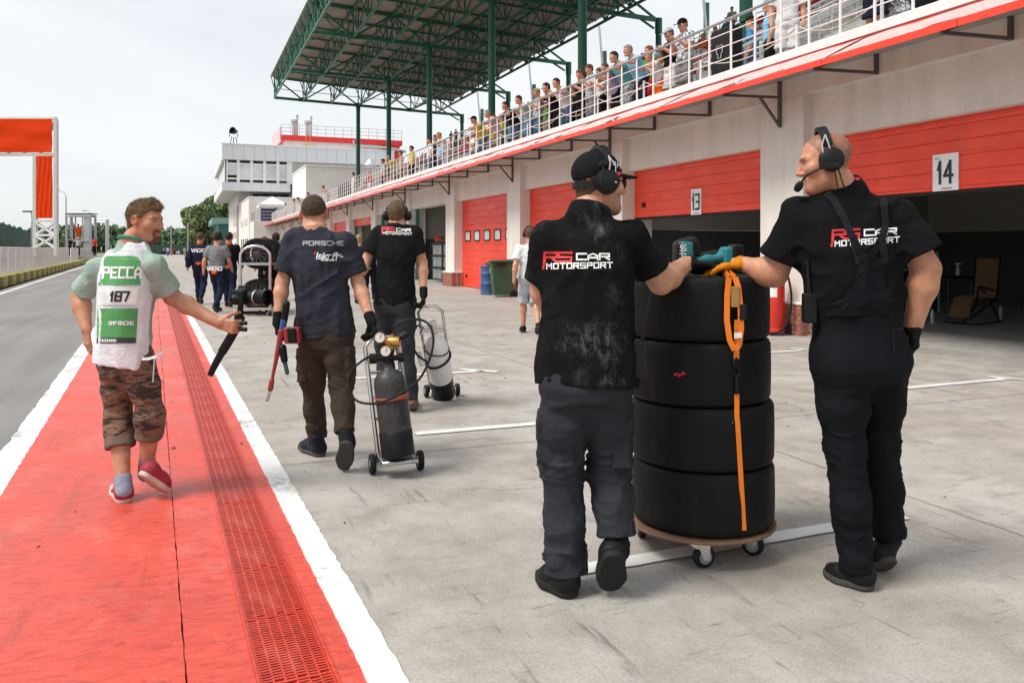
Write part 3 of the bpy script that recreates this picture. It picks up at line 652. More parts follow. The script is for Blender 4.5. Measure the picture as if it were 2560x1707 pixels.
# short rope stanchions just inside the railing
for k, u in enumerate((2205, 1992, 1752, 1610, 1495, 1400, 1319, 1251, 1190)):
    a = PX(u, 0, 9.12); st = empty('rope_stanchion', (9.12, a[1], 4.3), 'short white stanchion holding a sagging rope inside the terrace railing', 'stanchion', 'rope stanchions on the terrace')
    MB().tube([(9.12, a[1], 4.3), (9.12, a[1], 5.0)], .025, 8).build('post', M_WHITE, st, 40)
    q = PX((2205, 1992, 1752, 1610, 1495, 1400, 1319, 1251, 1190)[min(k + 1, 8)], 0, 9.12)
    if k < 8:
        pts = [(9.12 + .02, a[1] + (q[1] - a[1]) * t, 4.97 - .9 * t * (1 - t)) for t in np.linspace(0, 1, 12)]; MB().tube(pts, .012, 6).build('rope', mat('rope', (.62, .58, .5), .9), st, 60)

# ------------------------------------------------------------------ grandstand
XC = 17.2; CY = [float(XC * YX(u)) for u in (1865, 1456, 1229.5, 1073.5, 972, 895.5)]
gs = empty('grandstand', (15, 50, 4.3), 'raked concrete spectator stand behind the terrace with red and white seats', 'grandstand')
ROW0X, ROW0Z, RWD, RWH, NR = 15.4, 6.95, 1.02, 0.51, 13
def rowz(k): return ROW0Z + RWH * k
SY0, SY1 = 19.2, 92.0
for k in range(NR):
    MB().box(ROW0X + RWD * k, ROW0X + RWD * (k + 1) - .002, SY0, SY1, 4.302 if k == 0 else rowz(k) - 1.0, rowz(k)).build('step', M_CONC, gs)
MB().box(ROW0X + RWD * NR, ROW0X + RWD * NR + .3, SY0, SY1, 4.302, rowz(NR - 1) + .3).build('back_wall', M_CONC, gs)
MB().box(ROW0X, ROW0X + RWD * NR, SY0 - .35, SY0 - .003, 4.302, 6.9).build('end_wall', M_CONC, gs)
# seats
def seat_mesh(m):
    b = MB(); prof = [(-.20, .40), (.10, .38), (.18, .42), (.23, .60), (.25, .74)]
    for (x0, z0), (x1, z1) in zip(prof, prof[1:]): b.prism([(x0, -.20, z0), (x1, -.20, z1), (x1, .20, z1), (x0, .20, z0)], (0.012, 0, -.03))
    b.box(-.03, .05, -.1, .1, 0.005, .37); return b.mesh('seat', m)
SM = [seat_mesh(mat('red seat', (.62, .03, .03), .45)), seat_mesh(mat('white seat', (.72, .72, .71), .45))]
seatpos = []
for k in range(1, NR):
    yy = SY0 + .5
    while yy < SY1 - .5:
        seatpos.append((ROW0X + RWD * k + .55, yy, rowz(k), int((math.sin(yy * .9) + math.sin(k * 1.7 + yy * .31)) > 0.25))); yy += .5
def aisle(y): return any(abs(y - a) < .75 for a in (27.5, 40, 53, 66, 80))
seatpos = [s_ for s_ in seatpos if not aisle(s_[1])]
seatpos.sort(key=lambda s_: s_[0] ** 2 + s_[1] ** 2)
for s_ in seatpos[:300]:
    o = mesh_obj('seat', SM[s_[3]], gs); o.matrix_parent_inverse = Matrix.Translation(-gs.location); o.location = s_[:3]
for c in (0, 1):
    vs = np.array([v.co[:] for v in SM[c].vertices]); fs = [tuple(p.vertices) for p in SM[c].polygons]; b = MB()
    for s_ in seatpos[300:]:
        if s_[3] == c: b.add(vs + np.array(s_[:3]), fs)
    tag(b.build('seat_rows', SM[c].materials[0], gs), kind='stuff')
# back rail of the stand
bxx = ROW0X + RWD * NR + .1
b = MB(); zz = rowz(NR - 1) + .3
for z in (.45, .8, 1.1): b.tube([(bxx, SY0, zz + z), (bxx, SY1, zz + z)], .025, 6)
yy = SY0
while yy < SY1: b.tube([(bxx, yy, zz), (bxx, yy, zz + 1.1)], .025, 6); yy += 2.0
b.build('back_rail', M_GALV, gs)
# stair block with pale brick flank, from the terrace to the first rows
stx = empty('stairs', (12, 16, 4.3), 'concrete stairs with pale brick flank wall and steel handrails up to the stand', 'stairs')
X0, Y0s, Y1s, NS = 9.9, 12.9, 14.7, 24
for k in range(NS):
    MB().box(X0 + .30 * k, X0 + .30 * (k + 1) - .002, Y0s, Y1s, 4.303 + (.15 * (k - 2) if k > 2 else 0), 4.3 + .15 * (k + 1)).build('step', M_CONC if k % 2 else mat('pale step', (.40, .39, .37), .9), stx)
MB().prism([(X0 + 1.2, Y1s + .003, 4.303), (X0 + 7.2, Y1s + .003, 4.303), (X0 + 7.2, Y1s + .003, 8.6), (X0 + 1.2, Y1s + .003, 5.6)], (0, .24, 0)).build('flank_wall', M_MORTAR, stx)
fw = [c for c in stx.children if c.name.startswith('flank_wall')][0]
bw = brick(.36, .03, .155); bwm = bw.copy(); bwm.materials[0] = mat('pale brick', (.50, .46, .42), .9, var=.12, vs=5)
for r_ in range(25):
    for k in range(16):
        x = X0 + 1.2 + .19 + .38 * k + (.19 if r_ % 2 else 0)
        if x > X0 + 7.0 or 4.39 + .168 * r_ > 5.5 + .5 * (x - X0 - 1.4): continue
        o = mesh_obj('brick', bwm, fw); o.matrix_parent_inverse = Matrix.Identity(4); o.location = (x, Y1s + .0, 4.39 + .168 * r_)
for yy in (Y0s + .1, Y1s - .15):
    b = MB()
    for z in (.95, .55): b.tube([(X0, yy, 4.3 + z), (X0 + 7.2, yy, 4.3 + 3.6 + z)], .03, 8)
    for k in range(7): x = X0 + .2 + 1.1 * k; b.tube([(x, yy, 4.3 + .5 * (x - X0)), (x, yy, 4.3 + .5 * (x - X0) + .95)], .028, 8)
    b.build('handrail', M_GALV, stx)
# ------------------------------------------------------------------ canopy
cn = empty('canopy', (XC, 50, 7), 'large green steel truss canopy with corrugated roof over the stand', 'canopy')
FX = [8.5 + 2.9 * k for k in range(8)]
def zbt(x): return 17.05 - .028 * (x - 8.5)
def ztp(x): return 19.15 - .055 * (x - 8.5)
frames = [CY[0] - 12.0] + CY
for yy in frames:
    t = MB()
    t.bar((FX[0], yy, zbt(FX[0])), (28.7, yy, zbt(28.7)), .24, .26); t.bar((FX[0], yy, ztp(FX[0])), (28.0, yy, ztp(28.0)), .22, .22)
    for k, x in enumerate(FX):
        if x < 28.2: t.bar((x, yy, zbt(x)), (x, yy, ztp(x)), .10)
    for k in range(7):
        a, b_ = FX[k], FX[k + 1]; t.bar((a, yy, ztp(a) if k % 2 == 0 else zbt(a)), (b_, yy, zbt(b_) if k % 2 == 0 else ztp(b_)), .13)
    t.bar((25.5, yy, zbt(25.5) + .9), (28.6, yy, zbt(28.6) - .6), .12); t.bar((FX[0], yy, 18.0), (25.9, yy, 17.4), .05)
    for x in (FX[1], FX[3], FX[5]): t.obox((x, yy, zbt(x) + .06), (.42, 0, 0), (0, .03, 0), (0, 0, .22))
    t.build('cross_truss', M_GREENL, cn)
for k, x in enumerate(FX[:-1]):
    t = MB(); t.bar((x, frames[0], zbt(x)), (x, frames[-1], zbt(x)), .15); t.bar((x, frames[0], ztp(x)), (x, frames[-1], ztp(x)), .15)
    for a, b_ in zip(frames, frames[1:]):
        n = 4; st_ = (b_ - a) / n
        for j in range(n):
            ya, ym, yb = a + st_ * j, a + st_ * (j + .5), a + st_ * (j + 1)
            for dx in (-.38, .38):
                t.bar((x + dx, ya + .35, ztp(x)), (x, ym, zbt(x)), .07); t.bar((x + dx, yb - .35, ztp(x)), (x, ym, zbt(x)), .07)
            t.bar((x, ym, zbt(x)), (x, ym, ztp(x)), .055) if k == 0 else None
    t.build('long_truss', M_GREENL, cn)
t = MB()
for a, b_ in zip(frames, frames[1:]):
    for f_ in (.25, .5, .75):
        yy = a + (b_ - a) * f_; t.bar((8.4, yy, ztp(8.4) + .02), (27.9, yy, ztp(27.9) + .02), .12, .14)
        if f_ == .5:
            for k in range(0, 6, 2): t.bar((FX[k], a, ztp(FX[k]) - .05), (FX[k + 1], yy, ztp(FX[k + 1]) - .05), .06); t.bar((FX[k + 1], yy, ztp(FX[k + 1]) - .05), (FX[k], b_, ztp(FX[k]) - .05), .06)
t.build('purlins', M_GREENL, cn)
# corrugated roof sheet
rp = MB(); P = []; yy = frames[0] - 1.5; i = 0
while yy < CY[-1] + 1.1:
    h = (.0, .0, .06, .06)[i % 4]; P += [(8.15, yy, ztp(8.15) + .16 + h), (28.15, yy, ztp(28.15) + .16 + h)]; yy += (.05, .16, .05, .16)[i % 4]; i += 1
n = len(P) // 2; Q = [(p[0], p[1], p[2] + .02) for p in P]
rp.add(P + Q, [(2 * j, 2 * j + 1, 2 * j + 3, 2 * j + 2) for j in range(n - 1)] + [(2 * n + 2 * j + 2, 2 * n + 2 * j + 3, 2 * n + 2 * j + 1, 2 * n + 2 * j) for j in range(n - 1)] + [(2 * j, 2 * j + 2, 2 * n + 2 * j + 2, 2 * n + 2 * j) for j in range(n - 1)])
rp.build('roof', M_ROOFU, cn)
for yy in CY:
    k = int((XC - ROW0X) / RWD)
    MB().lathe([(0, 6.6), (.215, 6.6), (.215, zbt(XC) - .5), (.235, zbt(XC) - .5), (.235, zbt(XC) - .13), (0, zbt(XC) - .13)], (XC, yy, 0), n=24).build('column', M_GREEN, cn, 40)
    MB().box(XC - .55, XC + .55, yy - .55, yy + .55, 6.0, 7.85).build('plinth', M_CONC, cn)
    MB().lathe([(0, 4.31), (.2, 4.31), (.2, 15.6), (.24, 15.6), (.24, zbt(28.6) + .1), (0, zbt(28.6) + .1)], (28.65 + .3, yy, 0), n=14).build('column', M_GREEN, cn, 40)
for u in (1205, 1335, 1511, 1766):
    yy = 31.9 * YX(u); MB().tube([(31.9, yy, 4.31), (31.9, yy, 17.6)], .20, 10).build('column', M_GREEN, cn, 40)
    MB().tube([(31.9, yy - 1.0, 9), (31.2, yy - .4, 19.5)], .09, 6).build('tie', M_GALV, cn, 40)

# loudspeaker on the terrace
a, b = PX(1778, 0, 9.55), PX(1828, 0, 9.55)
sp = empty('loudspeaker', (9.8, (a[1] + b[1]) / 2, 4.3), 'large black loudspeaker cabinet standing behind the terrace railing', 'speaker')
y1, y0 = a[1], b[1]; ztop = float(PX(1800, 73, 9.55)[2])
MB().box(9.55, y0 / YX(1857), y0, y1, 4.302, ztop).build('cabinet', M_BLACK, sp, None, .015)
yc = (y0 + y1) / 2 + .02; MB().tube([(9.53, yc + s_[0], ztop - .45 + s_[1]) for s_ in ((-.09, .12), (.09, .12), (.09, -.03), (.05, -.03), (.05, -.12), (-.05, -.12), (-.05, -.03), (-.09, -.03))], .012, 6, closed=True).build('handle', M_GALV, sp)
# ------------------------------------------------------------------ far buildings at the end of the garages
YT = 112.0
tw = empty('control_tower', (8, YT, 0), 'white race control tower with an overhanging glazed upper floor', 'building')
XL = float(PY(555, 0, YT)[0]); XR = float(PY(986, 0, YT)[0]); zt0 = float(PY(555, 359, YT)[2]); zt1 = float(PY(555, 398, YT)[2]); zt2 = float(PY(563, 455, YT)[2]); zt3 = float(PY(555, 476, YT)[2])
XW = float(PY(726, 0, YT)[0]); YT2 = YT + 32
# cladding panels on the front, parapet and sill band
def clad(x0, x1, z0, z1, n, y, back=.25):
    for k in range(n):
        a, b = x0 + (x1 - x0) * k / n, x0 + (x1 - x0) * (k + 1) / n; MB().box(a + .012, b - .012, y, y + back, z0, z1).build('panel', M_PANEL, tw)
clad(XL, XR, zt1, zt0, 17, YT); clad(XL, XW, zt3, zt2, 7, YT)
MB().box(XL + .02, XR - .02, YT + .252, YT2, zt1 + .02, zt0 - .05).build('parapet_core', M_PANEL, tw)
MB().box(XL, XL + .2, YT + .253, YT2, zt1, zt0).build('side_parapet', M_WHITE, tw); MB().box(XL, XL + .2, YT + .253, YT2, zt3, zt2).build('side_band', M_WHITE, tw)
MB().box(XL + .45, XL + .5, YT + .9, YT2 - .4, zt2 + .02, zt1 - .02).build('side_glazing', M_BLIND, tw)
MB().box(XL - .05, XR + .05, YT - .06, YT + .4, zt0 + .003, zt0 + .09).build('cap', M_WHITE, tw)
MB().box(XL + .205, XW, YT + .26, YT2, zt3 + .01, zt3 + .2).build('soffit', mat('soffit grey', (.42, .42, .43)), tw)
MB().box(XL + .6, XW - .1, YT + .75, YT + .8, zt2, zt1).build('inner_wall', M_GLASSD, tw)
us = [563, 594, 627, 660, 693, 725]
for k in range(5):
    x0, x1 = float(PY(us[k], 0, YT + .5)[0]), float(PY(us[k + 1], 0, YT + .5)[0]); H = zt1 - zt2
    f = MB()
    for a, b in ((x0, x0 + .28), (x1 - .1, x1)): f.box(a, b, YT + .45, YT + .6, zt2, zt1)
    for z in (zt2 + H * .17, zt2 + H * .84): f.box(x0 + .28, x1 - .1, YT + .45, YT + .6, z - .09, z + .09)
    w = f.build('window', M_WHITE, tw)
    bl = zt2 + H * (.17 + (.16 if k == 0 else .02)); MB().box(x0 + .285, x1 - .1, YT + .56, YT + .58, bl, zt2 + H * .82).build('blind', M_BLIND, w).matrix_parent_inverse = Matrix.Identity(4)
MB().box(XL + .3, XL + .55, YT + .45, YT + .7, zt2, zt1).build('corner_post', M_WHITE, tw); MB().box(XW - .4, XW + .3, YT + .44, YT + .7, zt2, zt1).build('corner_post', M_WHITE, tw)
MB().box(XW + .3, XR - .4, YT + .6, YT2, 2, zt1).build('core_wall', mat('beige panel', (.50, .46, .42)), tw)
XS = float(PY(594, 0, YT + 6)[0]); zs1 = float(PY(607, 478, YT + 6)[2]); zs0 = float(PY(607, 492, YT + 6)[2])
MB().box(XS, XW + 6, YT + 6, YT2 - 1, 0, zs0).build('stem_wall', M_CREAM, tw); MB().box(XS, XS + 2.0, YT + 6.003, YT2 - 1, zs0 + .002, zt3).build('stem_wall', M_CREAM, tw)
for k in range(5):
    a = float(PY(607 + 23 * k, 0, YT + 6)[0]); b = float(PY(628 + 23 * k, 0, YT + 6)[0]); MB().box(a, b, YT + 6.1, YT + 6.3, zs0 + .002, zt3 - .1).build('window', M_GLASSD, tw)
    MB().box(a - .12, a - .003, YT + 6, YT + 6.3, zs0 + .002, zt3 - .05).build('mullion', mat('beige panel', (.5, .46, .42)), tw)
for k, (ya, z0, z1) in enumerate(((YT + 8, 4.6, 8.2), (YT + 13, 4.6, 8.2), (YT + 8, 2.9, 3.8), (YT + 12, 2.9, 3.8), (YT + 16, 2.9, 3.8), (YT + 10, .2, 2.2), (YT + 18, .2, 2.2))):
    MB().box(XS - .04, XS + .1, ya, ya + 2.6, z0, z1).build('window', M_GLASSD if z1 < 3 else M_BLIND, tw)
# red topped plant room on the roof
ra = PY(704, 337, YT + 10); rb = PY(1006, 350, YT + 10); zr = PY(704, 350, YT + 10)[2]
rh = empty('rooftop_plant_room', (ra[0], YT + 10, zt0), 'rooftop plant room with a bright red fascia and pipes on the white tower', 'building')
MB().box(ra[0] + .5, rb[0] - 1.2, YT + 10.5, YT + 22, zt0 + .1, zr).build('wall', M_CREAM, rh); MB().box(ra[0], rb[0], YT + 10, YT + 24, zr + .002, ra[2]).build('fascia', M_REDB, rh)
MB().box(rb[0] - 1.6, rb[0] - .4, YT + 10.1, YT + 22, zt0 - 1.5, zr).build('leg', M_REDB, rh); MB().box(rb[0] - 3.0, rb[0] - 2.4, YT + 10.1, YT + 12, zt0 - .8, zr).build('leg', M_REDB, rh)
MB().box(ra[0] - .25, ra[0] - .05, YT + 10.2, YT + 22, zr - .2, ra[2] + 1.2).build('sign_panel', mat('pale pink panel', (.75, .5, .52)), rh)
b = MB(); zq = ra[2]
for z in (.55, 1.1, 1.6): b.tube([(ra[0], YT + 10.4, zq + z), (rb[0], YT + 10.4, zq + z)], .04, 6)
for k in range(15): x = ra[0] + (rb[0] - ra[0]) * k / 14; b.tube([(x, YT + 10.4, zq), (x, YT + 10.4, zq + 1.6)], .04, 6)
b.build('roof_rail', M_GALV, rh)
for u, v0, r in ((735, 300, .3), (743, 288, .13), (769, 303, .3), (778, 291, .12)):
    p = PY(u, v0, YT + 13); MB().lathe([(r, zq), (r, p[2] - .4), (r * 1.5, p[2] - .4), (r * 1.5, p[2]), (0, p[2])], (p[0], p[1], 0), n=12).build('flue', M_GALV, rh, 40)
b = MB(); x = PY(765, 0, YT + 9.8)[0]
for dx in (0, .6): b.bar((x + dx, YT + 9.85, zt0), (x + dx, YT + 9.85, zq + .1), .07)
for k in range(5): b.bar((x, YT + 9.85, zt0 + .4 + .4 * k), (x + .6, YT + 9.85, zt0 + .4 + .4 * k), .06)
b.build('ladder', mat('yellow steel', (.75, .42, .03)), rh)
b = MB(); b.tube([(x + 7, YT + 9.8, zr + .4), (x + 7, YT + 9.8, zr - .4), (x + 12, YT + 9.8, zr - .5), (x + 15, YT + 9.8, zr - .9)], .22, 8); b.build('duct', M_GALV, rh)
# spotlight on the tower roof
sp_ = PY(584, 340, YT + 3); rs = empty('rooftop_spotlight', (sp_[0], YT + 3, zt0), 'dark searchlight on a small tripod on the tower roof', 'spotlight')
b = MB()
for dx, dy in ((-.5, -.3), (.5, -.3), (0, .5)): b.tube([(sp_[0] + dx, YT + 3 + dy, zt0 + .09), (sp_[0] + dx * .5, YT + 3 + dy * .5, zt0 + 1.3)], .06, 6)
b.build('tripod', M_STEELD, rs); b = MB(); b.lathe([(0, -.3), (.35, -.3), (.5, .3), (.42, .32), (.3, -.1), (0, -.1)], (sp_[0], YT + 3, zt0 + 2.1), (-.6, -.7, .2), 14); b.tube([(sp_[0] - .5, YT + 3, zt0 + 1.3), (sp_[0] - .55, YT + 3, zt0 + 2.1), (sp_[0] + .55, YT + 3, zt0 + 2.1), (sp_[0] + .5, YT + 3, zt0 + 1.3)], .06, 6); b.build('lamp_head', M_BLACK, rs)
# lower white block with terrace, next to the garages
lb = empty('white_annex', (7.2, 100, 0), 'low white two storey annex with a roof terrace beside the tower', 'building')
YA1 = 98.5
xa = float(PY(622, 0, YA1)[0]); za = float(PY(622, 494, YA1)[2])
MB().box(xa, 30, YA1, YT + 5.9, 0, za).build('wall', M_CREAM, lb); MB().box(xa - .06, 30.05, YA1 - .06, YT + 5.8, za + .003, za + .12).build('parapet', M_WHITE, lb)
xb = float(PY(633, 0, 94)[0]); MB().box(xb, 30, 93.2, YA1 - .003, 0, 4.45).build('terrace_block', M_CREAM, lb)
for yy in (100, 103, 107, 110.5): MB().box(xa - .05, xa + .1, yy, yy + 1.3, 4.2, 5.0).build('window', M_BLIND, lb); MB().box(xa - .05, xa + .1, yy, yy + 1.1, 1.0, 2.6).build('window', M_GLASSD, lb)
for yy in (94, 96): MB().box(xb - .05, xb + .1, yy, yy + 1.2, .2, 2.5).build('door', mat('pale pink door', (.55, .38, .35)), lb)
MB().tube([(XS - .1, YT + 5.8, 0), (XS - .1, YT + 5.8, za)], .09, 6).build('downpipe', mat('pink pipe', (.5, .4, .4)), lb)
b = MB()
for z in (4.8, 5.15, 5.5): b.tube([(xb + .1, 93.3, z), (xb + .1, YA1 - .1, z)], .03, 6); b.tube([(xb + .1, 93.3, z), (8.9, 93.3, z)], .03, 6)
for k in range(8): b.tube([(xb + .1, 93.3 + .72 * k, 4.45), (xb + .1, 93.3 + .72 * k, 5.5)], .03, 6)
b.build('railing', M_GALV, lb)
# tall plain white block
hb = empty('white_block', (14, 97, 4), 'tall plain white rendered block rising behind the terrace railing', 'building')
xh = float(PY(765, 0, 97)[0]); zh = float(PY(765, 415, 97)[2]); xh2 = float(PY(905, 0, 97)[0]) + 8
MB().box(xh, xh2, 97, 110, 4.32, zh).build('wall', M_CREAM, hb); MB().box(xh - .08, xh2, 96.92, 110.1, zh + .003, zh + .15).build('parapet', M_WHITE, hb)
for yy in (99, 103): MB().box(xh - .05, xh + .1, yy, yy + 2, 4.6, 7.4).build('window', M_BLIND, hb)
v_ = PY(930, 425, 100); MB().lathe([(.4, zh), (.4, zh + .8), (.8, zh + .8), (.3, zh + 1.5), (0, zh + 1.5)], (v_[0], 101, 0), n=12).build('vent', M_GALV, hb)
# tent on the annex terrace
tp = PY(683, 492, 97); tn = empty('party_tent', (tp[0], 96.5, 4.45), 'small white pavilion tent on the roof terrace of the annex', 'tent')
zc = tp[2]; x0, x1 = float(PY(645, 0, 96.5)[0]), float(PY(715, 0, 96.5)[0]); ze = zc - 1.0
b = MB(); c_ = ((x0 + x1) / 2, 96.3, zc); q = [(x0, 94.5, ze), (x1, 94.5, ze), (x1, 98.2, ze), (x0, 98.2, ze)]
b.add(q + [c_] + [(p[0], p[1], ze - .35) for p in q], [(0, 1, 4), (1, 2, 4), (2, 3, 4), (3, 0, 4), (0, 5, 6, 1), (1, 6, 7, 2), (2, 7, 8, 3), (3, 8, 5, 0)]); b.build('canopy', M_WHITE, tn)
for p in q: MB().tube([(p[0], p[1], 4.45), (p[0], p[1], ze)], .04, 6).build('leg', M_WHITE, tn)
MB().box(x0 + .2, x0 + 1.8, 94.8, 95.6, 4.46, 5.9).build('blue_side', mat('navy cloth', (.03, .05, .12)), tn)
# teal shed
t0, t1 = PD(500, 578, 190), PD(547, 546, 150); sh_ = empty('teal_shed', (t1[0], t1[1], 0), 'long low teal sheet metal shed beyond the tower', 'shed')
xs = float(PD(547, 0, 150)[0]); ysd = float(PD(547, 0, 150)[1]); zs = float(PD(547, 560, 150)[2]); zs2 = float(PD(547, 545, 150)[2])
MB().box(xs, xs + 9, ysd, ysd + 130, -.1, zs).build('wall', M_TEAL, sh_); MB().box(xs - 1.2, xs + 9, ysd - .5, ysd + 131, zs + .004, zs2).build('roof', M_TEALR, sh_)
for k in range(26): MB().box(xs - .35, xs - .15, ysd + 5 * k, ysd + 5 * k + .4, -.1, zs).build('post', M_TEALR, sh_)
# far barrier fence across the end
wall_strip('screen_fence', [PD(u, 612, 200)[:2] for u in range(290, 580, 24)], -.1, 2.3, M_WIREG, 'low green mesh fence crossing the far end of the pit lane', 'fence')
for u, d in ((428, 180), (470, 160)):
    p = PD(u, 600, d); r_ = empty('fence_mast', (p[0], p[1], -.1), 'thin grey mast standing at the far fence', 'mast', 'masts at the far fence'); MB().tube([(p[0], p[1], -.1), (p[0], p[1], 6.5)], .12, 6).build('pole', M_GALV, r_)

# ------------------------------------------------------------------ trees: tapered trunk, limbs, crown of leaf clumps
def m_leaf(name, c):
    m, nt, b = newmat(name); co = objco(nt); c = np.array(c)
    base = ramp(nt, noise(nt, 0.35, 4, .6, co), [(.3, c * .65), (.7, c * 1.35)]); gi = nt.nodes.new('ShaderNodeNewGeometry')
    base = mixc(nt, .6, base, ramp(nt, gi.outputs['Random Per Island'], [(0, (.55, .6, .5)), (1, (1.35, 1.3, 1.2))]), 'MULTIPLY')
    nt.links.new(base, b.inputs['Base Color']); b.inputs['Roughness'].default_value = .7; b.inputs['Subsurface Weight'].default_value = 0; return m
M_LEAF = m_leaf('broad leaves', (.19, .24, .10)); M_PINE = m_leaf('conifer needles', (.14, .22, .12)); M_BARK = mat('bark', (.10, .075, .055), .9, bs=.6, bscale=20)
def leaf_cloud(mb, pts, size, rg):
    n = len(pts); a = rg.normal(size=(n, 3)); a /= np.linalg.norm(a, axis=1)[:, None]; b = np.cross(a, rg.normal(size=(n, 3))); b /= np.linalg.norm(b, axis=1)[:, None]; s_ = size * rg.uniform(.6, 1.4, (n, 1)); p = np.asarray(pts)
    v = np.stack([p - a * s_ - b * s_ * .4, p + a * s_ * .1 - b * s_ * .7, p + a * s_ + b * s_ * .1, p + b * s_ * .7], 1).reshape(-1, 3); b0 = len(mb.v)
    mb.v += v.tolist(); mb.f += [(k, k + 1, k + 2, k + 3) for k in range(b0, b0 + 4 * n, 4)]; mb.m += [mb.mi] * n
def broad_tree(base, H, Rr, label, seed, n=5200, cat='tree', size=.34):
    rg = np.random.default_rng(seed); base = np.array(base, float); r_ = empty('tree', base, label, cat)
    t = MB(); t.tube([base, base + (0, 0, H * .25), base + (rg.uniform(-.4, .4), 0, H * .6)], [H * .028, H * .022, H * .01], 8); lobes = []
    for k in range(15):
        an = rg.uniform(0, 6.28); hh = rg.uniform(.30, .97) * H; rad = Rr * (1 - abs(hh / H - .55) * 1.3) * rg.uniform(.35, .8)
        c = base + (math.cos(an) * rad, math.sin(an) * rad, hh); lobes.append((c, Rr * rg.uniform(.28, .45))); t.tube([base + (0, 0, H * .22 + .2 * hh), (base + c) / 2 + (0, 0, hh * .12), c], [H * .010, H * .007, H * .003], 5)
    t.build('trunk', M_BARK, r_); mb = MB(); P = []
    for c, r in lobes:
        v = rg.normal(size=(n // 15, 3)); v /= np.linalg.norm(v, axis=1)[:, None]; P.append(c + v * r * (rg.uniform(.3, 1.0, (n // 15, 1)) ** .4) * (1, 1, .8))
    leaf_cloud(mb, np.concatenate(P), size, rg); mb.build('crown', M_LEAF, r_)
for k, (u, v, d) in enumerate(((520, 500, 175), (550, 486, 178), (500, 520, 186), (572, 492, 186))):
    p = PD(u, v, d); broad_tree((p[0], p[1], -.1), p[2] + .1, 5.2, ('broad leafy tree showing above the teal shed', 'tallest leafy tree standing against the white tower', 'lower leafy tree at the outer end of the shed row', 'leafy tree half hidden behind the tower stem')[k], 20 + k, size=.42)
# far pine wood: one mass of separate crowns
rg = np.random.default_rng(3); fo = MB(); cr_ = MB()
for k in range(420):
    u = rg.uniform(-120, 640); d = rg.uniform(330, 420); vt = rg.normal(574, 5) + 6 * math.sin(u * .02); p = PD(u, vt, d); H = p[2]
    b0 = np.array((p[0], p[1], 0.0)); cr_.tube([b0, b0 + (0, 0, H * .8)], [.25, .1], 5)
    m = 60; zf = rg.uniform(.25, 1.0, m); an = rg.uniform(0, 6.28, m); rad = (1.02 - zf) * H * .26 * rg.uniform(.5, 1.1, m) + .3
    leaf_cloud(fo, np.stack([b0[0] + np.cos(an) * rad, b0[1] + np.sin(an) * rad, zf * H], 1), 1.0, rg)
fw_ = empty('pine_forest', (0, 350, 0)); fw_['kind'] = 'stuff'; fw_['label'] = 'dark green pine forest along the horizon'; fw_['category'] = 'forest'
o = fo.build('crown', M_PINE, fw_); o['kind'] = 'stuff'; o = cr_.build('trunk', M_BARK, fw_); o['kind'] = 'stuff'
# ------------------------------------------------------------------ implicit-surface modelling: smooth unions of tapered limbs -> one continuous mesh
_rng = np.random.default_rng(11); _LAT = _rng.uniform(-1, 1, (32, 32, 32)).astype(np.float32)
def vnoise(P):
    i = np.floor(P).astype(np.int32); f = (P - i).astype(np.float32); f = f * f * (3 - 2 * f); i &= 31; j = (i + 1) & 31
    x0, y0, z0 = i.T; x1, y1, z1 = j.T; fx, fy, fz = f.T; L = _LAT
    a = L[x0, y0, z0] * (1 - fx) + L[x1, y0, z0] * fx; b = L[x0, y1, z0] * (1 - fx) + L[x1, y1, z0] * fx
    c = L[x0, y0, z1] * (1 - fx) + L[x1, y0, z1] * fx; d = L[x0, y1, z1] * (1 - fx) + L[x1, y1, z1] * fx
    return (a * (1 - fy) + b * fy) * (1 - fz) + (c * (1 - fy) + d * fy) * fz
V = lambda *a: np.array(a, float)
def nrm(a): a = np.array(a, float); return a / (np.linalg.norm(a) + 1e-12)
def smin(a, b, k):
    if k <= 0: return np.minimum(a, b)
    h = np.maximum(k - np.abs(a - b), 0) / k; return np.minimum(a, b) - h * h * k * .25
def smax(a, b, k): return -smin(-a, -b, k)
def cone(P, a, b, r1, r2):
    ba = np.asarray(b, np.float32) - np.asarray(a, np.float32); l2 = float(ba @ ba)
    if l2 < 1e-10: return np.linalg.norm(P - a, axis=1) - r1
    pa = P - np.asarray(a, np.float32); t = pa @ ba; pp = np.einsum('ij,ij->i', pa, pa); y = np.clip(t / l2, 0, 1)
    return np.sqrt(np.maximum(pp - y * (2 * t - y * l2), 0)) - (r1 + (r2 - r1) * y)
def chain(P, pts, rs, k=0.02):
    d = None
    for a, b, r1, r2 in zip(pts, pts[1:], rs, rs[1:]):
        c = cone(P, a, b, r1, r2); d = c if d is None else smin(d, c, k)
    return d
def ell(P, c, r, ax=None):
    q = P - np.asarray(c, np.float32)
    if ax is not None: q = q @ np.asarray(ax, np.float32).T
    r = np.asarray(r, np.float32); a = np.sqrt(((q / r) ** 2).sum(1)); b = np.sqrt(((q / (r * r)) ** 2).sum(1)) + 1e-9
    return a * (a - 1) / b
